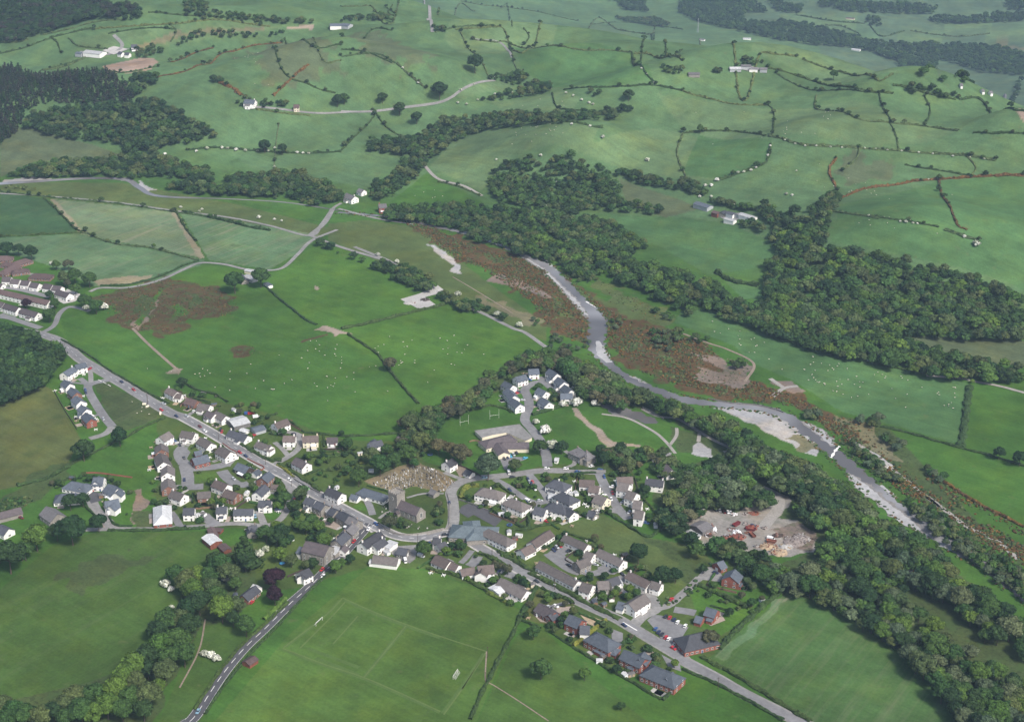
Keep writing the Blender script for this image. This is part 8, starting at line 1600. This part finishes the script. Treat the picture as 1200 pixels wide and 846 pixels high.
for k, (x, y, c_, wd_) in enumerate([(712, 248, 'navy', 'dark blue'), (724, 268, 'silver', 'silver'), (738, 284, 'navy', 'dark blue'), (750, 300, 'dark', 'black'), (762, 318, 'white', 'white')]):
    CARS.append(('H', x, y, x + 10, y + 16, c_, f'{wd_} car {["nearest the main lane", "second from the main lane", "in the middle", "last but one", "at the far end"][k]} of the row beside the green'))
for k, (x, y, c_, wd_) in enumerate([(380, 468, 'white', 'white'), (412, 478, 'maroon', 'dark red'), (437, 480, 'white', 'white'), (458, 484, 'silver', 'silver'), (355, 465, 'dark', 'black')]):
    CARS.append(('N', x, y, x + 10, y + 15, c_, f'{wd_} scrap car {["", "", "farther along ", "", ""][k]}in the row under the yard trees'))
for sh, x1, y1, x2, y2, c_, lab in CARS:
    p, q = S(sh, x1, y1, x2, y2); X, Y = W([p], .6)[0]; car(X, Y, dirang(p, q), c_, lab)
for k, (x, y, a) in enumerate(DRIVES):
    if rng.random() < .6:
        c_ = ['silver', 'white', 'dark', 'red', 'blue', 'navy'][int(rng.integers(0, 6))]; wd_ = {'dark': 'black', 'navy': 'dark blue'}.get(c_, c_)
        car(x, y, a + math.pi * (rng.random() < .5), c_, f'{wd_} car standing on a house drive in the village', group=f'{wd_} cars on the village drives')
for sh, x1, y1, x2, y2, c_, lab in [('H', 578, 200, 585, 225, 'white', 'white van turning at the school entrance'), ('H', 712, 400, 740, 415, 'white', 'white van parked on the narrow lane below the green'), ('F', 930, 580, 935, 600, 'white', 'white van parked in the yard by the workshop'), ('B', 780, 325, 810, 320, 'blue', 'blue lorry-like van behind the depot'), ('B', 805, 325, 830, 322, 'red', 'red van behind the depot'), ('B', 840, 348, 860, 345, 'white', 'white van behind the depot'), ('N', 740, 665, 760, 670, 'white', 'white van beside the timber heap in the scrap yard'), ('J', 80, 305, 95, 310, 'silver', 'silver van by the road-bend yard tree')]:
    p, q = S(sh, x1, y1, x2, y2); X, Y = W([p], 1)[0]; car(X, Y, dirang(p, q), c_, lab, 'van')

# cars left along the village streets
k = 0
for _ in range(4000):
    i_ = int(rng.integers(2, len(TR) - 2)); x, y = TR[i_]; tx_, ty_ = TR[i_ + 1] - TR[i_ - 1]; l_ = math.hypot(tx_, ty_)
    if l_ > 12 or l_ < 2 or not in_village(x, y): continue
    s = 1 if rng.random() < .5 else -1; x, y = x - ty_ / l_ * s * 2.4, y + tx_ / l_ * s * 2.4
    if not clear(x, y, 1.2) or any(math.hypot(x - q[0], y - q[1]) < 7 for q in DRIVES): continue
    DRIVES.append((x, y, 0)); c_ = ['silver', 'white', 'dark', 'red', 'blue', 'navy'][k % 6]; wd_ = {'dark': 'black', 'navy': 'dark blue'}.get(c_, c_)
    car(x, y, math.atan2(ty_, tx_), c_, f'{wd_} car left at the kerb of a village street', group=f'{wd_} cars at the village kerbs'); k += 1
    if k >= 34: break
# garden tables, white plastic and bare wood
def table_me(mat):
    mb = MB(); mb.tube((0, 0, .68), (0, 0, .74), .75, .75, 12); mb.tube((0, 0, .1), (0, 0, .68), .07, .07, 6); mb.tube((0, 0, 0), (0, 0, .1), .34, .2, 8)
    for q in range(4):
        a = q * 1.57 + .4; cx, cy = 1.15 * math.cos(a), 1.15 * math.sin(a); mb.box(cx - .24, cx + .24, cy - .24, cy + .24, .40, .46); mb.box(cx - .22, cx + .22, cy - .22, cy + .22, 0, .05)
        mb.tube((cx, cy, .05), (cx, cy, .4), .06, .06, 5); mb.tube((cx * 1.2, cy * 1.2, .4), (cx * 1.22, cy * 1.22, .95), .16, .16, 6)
    return mb.me('garden_table', [MAT[mat]])
TB = [('white', table_me('frame_white')), ('pale wooden', table_me('timber_pale'))]; k = 0
for _ in range(6000):
    o = VILLAGE_HOUSES[int(rng.integers(0, len(VILLAGE_HOUSES)))]; a = rng.uniform(0, 6.28); r_ = rng.uniform(6, 13); x, y = o.location.x + r_ * math.cos(a), o.location.y + r_ * math.sin(a)
    if clear(x, y, 1.2) and off_road(x, y, 2.5):
        wd_, me_ = TB[0 if rng.random() < .7 else 1]; t = new('garden_table', me_, None, (x, y, gz(x, y))); t.rotation_euler = (0, 0, a); t.scale = (1.1, 1.1, 1.1)
        tag(t, f'round {wd_} garden table with its seats behind a village house', 'garden table', f'{wd_} garden tables'); k += 1
    if k >= 90: break

# skips, lorries and heaps of the scrap yard
def skip(sh, x, y, x2, y2, colour, label):
    p, q = S(sh, x, y, x2, y2); X, Y = W([p], .8)[0]; a = dirang(p, q)
    e = empty('skip', (X, Y, gz(X, Y) + .15), a); tag(e, label, 'skip')
    mb = MB(); L, w_, h_ = 3.4, 1.3, 1.7
    b0 = [(-L * .7, -w_, 0), (L * .7, -w_, 0), (L * .7, w_, 0), (-L * .7, w_, 0)]; b1 = [(-L, -w_, h_), (L, -w_, h_), (L, w_, h_), (-L, w_, h_)]; b2 = [(x_ * .95, y_ * .9, h_) for x_, y_, _ in b1]; b3 = [(x_ * .95, y_ * .9, .9) for x_, y_, _ in b0]
    mb.add(b0 + b1 + b2 + b3, [(3, 2, 1, 0)] + [(i, (i + 1) % 4, 4 + (i + 1) % 4, 4 + i) for i in range(4)] + [(4 + i, 4 + (i + 1) % 4, 8 + (i + 1) % 4, 8 + i) for i in range(4)] + [(8 + i, 8 + (i + 1) % 4, 12 + (i + 1) % 4, 12 + i) for i in range(4)] + [(12, 13, 14, 15)])
    mb.build('bin', [MAT[colour]], e); r = MB()
    for s in (-1, 1): r.box(-L * .8, L * .8, s * w_ - (.08 if s < 0 else -.0), s * w_ + (.0 if s < 0 else .08), h_ * .55, h_ * .65)
    r.build('lifting_bar', [MAT['timber_dark']], e)
skip('N', 497, 565, 525, 550, 'paint_maroon', 'long dark red skip standing alone in the middle of the scrap yard'); skip('N', 745, 685, 775, 690, 'rust', 'rusty red skip beside the timber heap'); skip('N', 600, 600, 640, 605, 'paint_maroon', 'red skip among the scrap in the yard centre'); skip('N', 610, 640, 625, 655, 'rust', 'small rusty skip below the red one'); skip('N', 245, 495, 265, 480, 'paint_maroon', 'dark skip by the pale retaining wall')
def heap(sh, x, y, r_, h_, mats, n_, label, name='scrap_heap', cat='heap'):
    X, Y = W(S(sh, x, y), .5)[0]; rr = random.Random(int(x * 7 + y)); mb = MB()
    rings = []
    for k, (q, z) in enumerate(((1, -.2), (.85, .35), (.55, .75), (.2, 1.0))):
        rings.append([(r_ * q * math.cos(t * .6283) * rr.uniform(.8, 1.2), r_ * q * .8 * math.sin(t * .6283) * rr.uniform(.8, 1.2), z * h_) for t in range(10)])
    mb.loft(rings)
    for k in range(n_):
        a, q = rr.uniform(0, 6.28), rr.uniform(.1, 1.0); c = Vector((r_ * q * math.cos(a), r_ * .8 * q * math.sin(a), h_ * (1.05 - q * .8))); d = Vector((rr.uniform(-1, 1), rr.uniform(-1, 1), rr.uniform(-.4, .5))).normalized() * rr.uniform(.5, 1.3)
        mb.tube(c - d, c + d, rr.uniform(.12, .45), None, 4, rr.randrange(len(mats)))
    e = mb.build(name, [MAT[m_] for m_ in mats]); e.location = (X, Y, gz(X, Y)); tag(e, label, cat)
for a in [('N', 600, 590, 4.5, 2.0, ['rust', 'paint_maroon', 'rust', 'timber_dark', 'paint_red'], 34, 'bright red scrap machinery heap in the middle of the yard'), ('N', 510, 650, 5.5, 1.6, ['rust', 'timber_dark', 'rubble', 'paint_maroon'], 36, 'brown scrap heap left of the red machinery'), ('N', 430, 655, 4.5, 1.4, ['rust', 'timber_dark', 'grey_sheet'], 30, 'smaller brown scrap heap nearest the workshop'), ('N', 500, 618, 3.5, 1.4, ['white_sheet', 'grey_sheet', 'rubble'], 24, 'white appliance heap behind the brown scrap'),
          ('N', 720, 720, 6, 1.6, ['timber_pale', 'timber', 'rust', 'timber'], 40, 'pale orange timber heap at the front of the yard'), ('N', 800, 760, 6.5, 1.8, ['timber_pale', 'rust', 'timber_pale', 'rubble'], 44, 'pale timber and rust heap nearest the yard gate trees'), ('N', 790, 640, 4, 1.2, ['timber_dark', 'rubble', 'rust'], 24, 'dark small heap behind the rusty skip'), ('N', 900, 690, 8, 1.8, ['rubble', 'timber_dark', 'rubble'], 40, 'wide dark rubble heap on the bare ground'), ('N', 960, 660, 7, 1.6, ['rubble', 'timber_dark', 'concrete'], 30, 'grey rubble heap at the far end of the yard'), ('N', 850, 720, 5, 1.4, ['concrete', 'timber_pale', 'rubble'], 26, 'broken concrete heap beside the timber'),
          ('N', 330, 600, 3.5, 1.4, ['white_sheet', 'grey_sheet', 'timber_dark'], 26, 'heap of white panels beside the workshop'), ('N', 300, 640, 3, 1.2, ['timber_dark', 'rust', 'white_sheet'], 22, 'mixed dark heap in front of the workshop'), ('N', 300, 710, 4, 1.0, ['concrete', 'white_sheet', 'rubble'], 28, 'pale rubble heap under the yard trees'), ('N', 240, 700, 3, 1.0, ['concrete', 'white_sheet', 'rubble'], 20, 'small pale rubble heap below the box trailer'), ('N', 620, 485, 4, 1.0, ['rust', 'timber', 'rubble'], 20, 'brown heap on the back edge of the yard'),
          ('S2', 720, 290, 6, 1.0, ['concrete', 'rust', 'concrete'], 18, 'reddish concrete tank rubble at the waterworks'), ('S2', 790, 275, 5, 1.4, ['timber_dark', 'concrete', 'grey_sheet'], 22, 'dark machinery heap at the waterworks'), ('V2', 540, 378, 7, 1.6, ['concrete', 'rubble', 'concrete'], 40, 'grey boulder heap beside the riverside track')]: heap(*a)

rs = random.Random(5)
SPOTS = [('beside the workshop door', 320, 575), ('under the workshop eaves', 330, 620), ('behind the red machinery', 640, 575), ('in front of the red skip', 575, 625), ('left of the maroon skip', 450, 600), ('by the back fence', 560, 490), ('on the track side of the yard', 700, 590), ('at the lower fence', 380, 690), ('between the timber heaps', 760, 745), ('beyond the rubble', 920, 640), ('by the wide rubble heap', 860, 660), ('near the yard gate', 640, 720), ('in the middle of the gravel', 560, 560), ('at the end of the scrap car row', 480, 492), ('under the far trees', 980, 690), ('behind the white appliances', 480, 600)]
for wh, x, y in SPOTS:
    heap('N', x, y, rs.uniform(1.4, 2.6), rs.uniform(.7, 1.2), rs.choice([['rust', 'timber_dark', 'grey_sheet'], ['rubble', 'timber_dark', 'concrete'], ['white_sheet', 'rust', 'timber_dark'], ['timber', 'rubble', 'rust']]), 16, 'small mixed scrap pile ' + wh, 'scrap_pile', 'scrap pile')
# ------------------------------------------------------------------ sheep, one small flock per field
def sheep_me(matn):
    me_v = []; mb = MB(); r = random.Random(3)
    rings = []
    for x, w_, z0, z1 in ((-.55, .10, .62, .74), (-.48, .42, .42, .88), (-.2, .52, .36, .95), (.2, .50, .36, .95), (.42, .38, .45, .92), (.55, .20, .62, .98), (.70, .16, .78, 1.05), (.90, .12, .70, .92), (.98, .07, .70, .82)):
        rings.append([(x, w_ / 2 * math.cos(t * math.pi / 4), (z0 + z1) / 2 + (z1 - z0) / 2 * math.sin(t * math.pi / 4)) for t in range(8)])
    mb.loft(rings)
    for sx in (-.36, .34):
        for sy in (-.15, .15): mb.tube((sx, sy, .5), (sx, sy, 0), .06, .04, 5, 1)
    for sy in (-1, 1): mb.tube((.68, sy * .06, .98), (.66, sy * .2, .94), .05, .02, 4, 1)
    return mb.me('sheep', [MAT[matn], MAT['fleece_dark']], True)
SHEEP = sheep_me('wool'); NS = 0
FLOCKS = [('grazing the bright pasture above the main road', S('S1', 560, 580, 700, 560, 1000, 600, 1197, 560, 1197, 760, 1020, 720, 820, 640), 16), ('grazing the sheep field with the worn field crossing', S('S2', 20, 500, 300, 460, 420, 490, 590, 580, 660, 680, 500, 790, 250, 760, 20, 680), 42), ('grazing the bright field east of the lone tree', S('S2', 470, 440, 760, 400, 1050, 480, 1100, 600, 900, 660, 700, 720, 640, 600), 34), ('lying in the rough triangle beside the main road', S('A', 850, 450, 900, 290, 1160, 390, 1100, 420, 950, 470), 5),
          ('grazing the long field beside the oak wood', S('S4', 0, 470, 120, 500, 420, 590, 760, 660, 900, 680, 880, 790, 640, 800, 360, 730, 120, 640, 0, 580), 70), ('grazing the meadow end near the river wood', S('S3', 930, 370, 1197, 480, 1197, 580, 1100, 520, 930, 430), 16), ('grazing the curved meadow on the hill', S('T2', 500, 480, 640, 450, 820, 470, 700, 510, 600, 520), 18), ('grazing the small field by the stream woods', S('T2', 230, 690, 300, 660, 420, 690, 330, 700), 6), ('scattered over the eastern hillside', S('T3', 40, 380, 300, 400, 900, 500, 1100, 700, 800, 760, 600, 700, 350, 660, 80, 560), 40), ('scattered over the high western pasture', S('T1', 820, 200, 1000, 180, 1150, 300, 900, 320), 14), ('grazing the green hill field below the lane', S('T2', 580, 340, 800, 340, 800, 390, 620, 385), 7), ('grazing the river strip below the crest fields', S('T3', 560, 770, 900, 790, 900, 840, 560, 840), 9)]
for wh, poly, n_ in FLOCKS:
    w = W(poly); lo, hi = w.min(0), w.max(0); k = 0; cents = [rng.uniform(lo, hi) for _ in range(max(2, n_ // 6))]
    for _ in range(6000):
        c = cents[int(rng.integers(0, len(cents)))]; x, y = (c + rng.normal(0, 15, 2)) if rng.random() < .72 else rng.uniform(lo, hi)
        if inpoly(np.array([x]), np.array([y]), w)[0]:
            o = new('sheep', SHEEP); o.location = (x, y, gz(x, y)); o.rotation_euler = (0, 0, rng.uniform(0, 6.28)); s_ = rng.uniform(.8, 1.05); o.scale = (s_, s_ * 1.15, s_)
            tag(o, f'white sheep {wh}', 'sheep', f'sheep {wh}'); k += 1
        if k >= n_: break

# ------------------------------------------------------------------ graves, each stone by itself
def stone_me(k, mat):
    mb = MB(); w_, h_ = ((.45, 1.05), (.38, .9), (.5, 1.25))[k]
    prof = [(-w_, 0), (-w_, h_ * .8), (-w_ * .7, h_ * .95), (0, h_), (w_ * .7, h_ * .95), (w_, h_ * .8), (w_, 0)]
    mb.loft([[(x, -.09, z - .1) for x, z in prof], [(x, .09, z - .1) for x, z in prof]])
    mb.box(-w_ - .08, w_ + .08, -.2, .2, -.2, .08)
    return mb.me('gravestone', [MAT[mat]])
ST = [stone_me(k, m_) for k in range(3) for m_ in ('grave_stone', 'stone', 'grave_dark', 'white_sheet' if k == 1 else 'grave_stone')]
a_, b_ = W(S('E', 760, 520, 1130, 410)); dv = (b_ - a_) / np.linalg.norm(b_ - a_); nv = np.array([-dv[1], dv[0]])
gw = W(S('E', 700, 525, 830, 450, 1000, 400, 1090, 405, 1200, 460, 1300, 530, 1180, 580, 1000, 545, 830, 575)); N_ = 0
for i_ in range(-12, 46):
    for j_ in range(-20, 14):
        x, y = a_ + dv * (i_ * 2.0 + rng.uniform(-.5, .5)) + nv * (j_ * 3.0 + rng.uniform(-.4, .4))
        if rng.random() < .3 or N_ >= 250 or not inpoly(np.array([x]), np.array([y]), gw)[0]: continue
        o = new('gravestone', ST[int(rng.integers(0, len(ST)))]); o.location = (x, y, gz(x, y)); o.rotation_euler = (rng.uniform(-.06, .06), 0, math.atan2(dv[1], dv[0]) + math.pi / 2 + rng.uniform(-.1, .1)); o.scale = (1.25, 1.8, 1.1)
        tag(o, 'upright gravestone in the close rows of the walled graveyard', 'gravestone', 'gravestones in the graveyard rows'); N_ += 1
cw = W(S('E', 720, 730, 800, 640, 860, 700, 1000, 760, 1100, 800, 1190, 680, 1190, 800, 1100, 840, 900, 840, 780, 790)); k = 0
for _ in range(900):
    x, y = rng.uniform(cw.min(0), cw.max(0))
    if inpoly(np.array([x]), np.array([y]), cw)[0] and clear(x, y) and off_road(x, y, 1.5):
        o = new('gravestone', ST[int(rng.integers(0, len(ST)))]); o.location = (x, y, gz(x, y)); o.rotation_euler = (rng.uniform(-.1, .1), 0, rng.uniform(0, .6)); tag(o, 'old gravestone scattered in the grass round the church', 'gravestone', 'gravestones round the church'); k += 1
    if k > 38: break

# ------------------------------------------------------------------ goals, posts, poles, small things
def goal(sh, x1, y1, x2, y2, label, rugby=False):
    a, b = W(S(sh, x1, y1, x2, y2)); c = (a + b) / 2; ang = math.atan2(b[1] - a[1], b[0] - a[0])
    e = empty('goal', (c[0], c[1], 0), ang); tag(e, label, 'goal')
    w_ = 3.66; h_ = 2.44
    for s in (-1, 1):
        mb = MB(); mb.tube((s * w_, 0, 0), (s * w_, 0, 8 if rugby else h_), .07 if rugby else .10, .06 if rugby else .09, 6); mb.build('post', [MAT['white_paint']], e)
    mb = MB(); mb.tube((-w_, 0, 3 if rugby else h_), (w_, 0, 3 if rugby else h_), .07 if rugby else .1, .07 if rugby else .1, 6); mb.build('crossbar', [MAT['white_paint']], e)
    if not rugby:
        mb = MB()
        for q in range(-6, 7): mb.tube((q * .61, 0, h_), (q * .61, 1.6, 0), .03, .03, 4); 
        for q in range(1, 5): mb.tube((-w_, q * .32, h_ * (1 - q * .2)), (w_, q * .32, h_ * (1 - q * .2)), .03, .03, 4)
        mb.build('net', [MAT['white_paint']], e)
goal('U2', 595, 402, 635, 365, 'white football goal on the sports pitch side nearest the south road'); goal('U3', 150, 605, 118, 655, 'white football goal on the sports pitch end nearest the rough field')
goal('G', 255, 470, 275, 465, 'tall white goal posts on the school field beside the blossom', True); goal('G', 465, 425, 488, 422, 'tall white goal posts on the school field below the cul-de-sac', True)
def pole(sh, x, y, h_, label):
    X, Y = W(S(sh, x, y))[0]; e = empty('telegraph_pole', (X, Y, gz(X, Y))); tag(e, label, 'pole')
    mb = MB(); mb.tube((0, 0, -.5), (0, 0, h_), .17, .11, 7); mb.build('post', [MAT['bare_wood']], e); mb = MB(); mb.box(-.9, .9, -.06, .06, h_ - .7, h_ - .55); mb.build('crossarm', [MAT['bare_wood']], e)
for a in [('A', 1037, 325, 9, 'dark pole on the main road verge by the rough triangle'), ('B', 578, 510, 8.5, 'roadside pole outside the depot'), ('B', 908, 690, 8.5, 'roadside pole opposite the upper lane junction'), ('S1', 692, 760, 8.5, 'roadside pole beside the bright pasture'), ('J', 580, 300, 8.5, 'pole at the road edge by the hall houses'), ('J', 1020, 535, 8.5, 'pole on the road bank below the longest terrace'), ('F', 1018, 470, 8.5, 'pole beside the churchyard road bend'), ('U4', 165, 690, 8, 'pole at the trodden corner by the south-east road'), ('U3', 285, 545, 8, 'pole at the worn corner of the sports pitch'), ('U3', 275, 665, 8, 'pole at the trodden field gateway'), ('K', 180, 545, 8.5, 'pole on the roadside by the dry lawn'), ('D', 1090, 300, 8, 'pole at the lane junction by the stone terrace')]: pole(*a)
# trampolines
for sh, x, y, lab in [('H', 583, 575, 'round blue trampoline on the lawn behind the village hall'), ('E', 1105, 320, 'blue trampoline on the lawn at the top of the graveyard'), ('F', 65, 605, 'blue and white paddling pool by the stream garden')]:
    X, Y = W(S(sh, x, y))[0]; e = empty('trampoline' if 'tramp' in lab else 'paddling_pool', (X, Y, 0)); tag(e, lab, 'trampoline' if 'tramp' in lab else 'paddling pool')
    mb = MB(); mb.tube((0, 0, .75), (0, 0, .83), 2.0, 2.0, 20); mb.build('pad', [MAT['paint_blue']], e); mb = MB(); mb.tube((0, 0, .835), (0, 0, .85), 1.4, 1.4, 20); mb.build('bed', [MAT['glass' if 'tramp' in lab else 'paint_cyan']], e)
    for q in range(4):
        mb = MB(); mb.tube((1.8 * math.cos(q * 1.57), 1.8 * math.sin(q * 1.57), 0), (1.8 * math.cos(q * 1.57), 1.8 * math.sin(q * 1.57), .76), .05, .05, 5); mb.build('leg', [MAT['chrome']], e)
# big bales by the road, pylon
for k, (x, y) in enumerate([(1015, 328), (1035, 345), (1128, 392)]):
    X, Y = W(S('A', x, y))[0]; mb = MB(); mb.tube((-.9, 0, .75), (.9, 0, .75), .75, .75, 14); o = mb.build('wrapped_bale', [MAT['render_cream']]); o.location = (X, Y, gz(X, Y)); o.rotation_euler = (0, 0, k * .9); o.scale = (1.5, 1.2, 1.2)
    tag(o, ['pale wrapped bale in the rough triangle, farther of the touching two', 'pale wrapped bale in the rough triangle, nearer of the touching two', 'pale wrapped bale lying by itself near the road'][k], 'bale')
X, Y = W(S('T3', 53, 115))[0]; e = empty('lattice_mast', (X, Y, gz(X, Y))); tag(e, 'tall grey lattice mast standing on the crest', 'mast')
mb = MB()
for a in range(4): mb.tube((2.2 * math.cos(a * 1.57), 2.2 * math.sin(a * 1.57), 0), (.3 * math.cos(a * 1.57), .3 * math.sin(a * 1.57), 34), .25, .18, 5)
for q in range(8):
    z = q * 4.2; r_ = 2.2 - 1.9 * z / 34
    for a in range(4): mb.tube((r_ * math.cos(a * 1.57), r_ * math.sin(a * 1.57), z), (r_ * math.cos(a * 1.57 + 1.57), r_ * math.sin(a * 1.57 + 1.57), z + 2), .12, .12, 4)
mb.build('lattice', [MAT['grey_sheet']], e)
HAZE, SUN_DEG, SKY_S, SUN_S, EXPO = 6.8e-5, 142, .11, 3.0, 0.60
# ------------------------------------------------------------------ air, light, camera
hz = MB(); hz.box(-5200, 5200, -60, 12000, -330, 565)
m = bpy.data.materials.new('haze'); m.use_nodes = True; nt = m.node_tree; nt.nodes.clear()
out = nt.nodes.new('ShaderNodeOutputMaterial'); pv = nt.nodes.new('ShaderNodeVolumePrincipled')
pv.inputs['Color'].default_value = (.52, .74, 1.0, 1); pv.inputs['Density'].default_value = HAZE; pv.inputs['Anisotropy'].default_value = 0.1
nt.links.new(pv.outputs[0], out.inputs['Volume'])
tag(hz.build('haze', [m]), kind='stuff')

w = bpy.data.worlds.new('World'); SC.world = w; w.use_nodes = True
nt = w.node_tree; bg = nt.nodes['Background']
sky = nt.nodes.new('ShaderNodeTexSky'); sky.sky_type = 'NISHITA'; sky.sun_disc = False
SUN_EL, SUN_AZ = math.radians(47), math.radians(SUN_DEG)   # azimuth clockwise from +Y
sky.sun_elevation = SUN_EL; sky.sun_rotation = SUN_AZ
sky.air_density = 1.0; sky.dust_density = 4.0; sky.ozone_density = 1.0
nt.links.new(sky.outputs[0], bg.inputs[0]); bg.inputs[1].default_value = SKY_S
ld = bpy.data.lights.new('sun', 'SUN'); ld.energy = SUN_S; ld.angle = math.radians(11); ld.color = (1, .95, .88)
lo = bpy.data.objects.new('sun', ld); COL.objects.link(lo)
d = Vector((math.sin(SUN_AZ) * math.cos(SUN_EL), math.cos(SUN_AZ) * math.cos(SUN_EL), math.sin(SUN_EL)))
lo.rotation_euler = d.to_track_quat('Z', 'Y').to_euler(); lo.location = (0, 900, 900)

cd = bpy.data.cameras.new('camera'); cd.sensor_width = 36; cd.sensor_fit = 'HORIZONTAL'; cd.lens = 36 * FPX / 1200
cd.clip_start = 1; cd.clip_end = 40000
co = bpy.data.objects.new('camera', cd); COL.objects.link(co)
co.location = (0, 0, CAM_H); co.rotation_euler = (math.radians(90) - PITCH, 0, 0)
SC.camera = co
vs = SC.view_settings; vs.view_transform = 'Standard'; vs.look = 'None'; vs.gamma = 1; vs.exposure = EXPO; vs.use_curve_mapping = False
SC.render.engine = 'CYCLES'
SC.cycles.use_denoising = True
SC.cycles.max_bounces = 4; SC.cycles.diffuse_bounces = 2; SC.cycles.glossy_bounces = 2; SC.cycles.transmission_bounces = 2; SC.cycles.volume_bounces = 0
SC.cycles.transparent_max_bounces = 4
SC.cycles.sample_clamp_indirect = 4
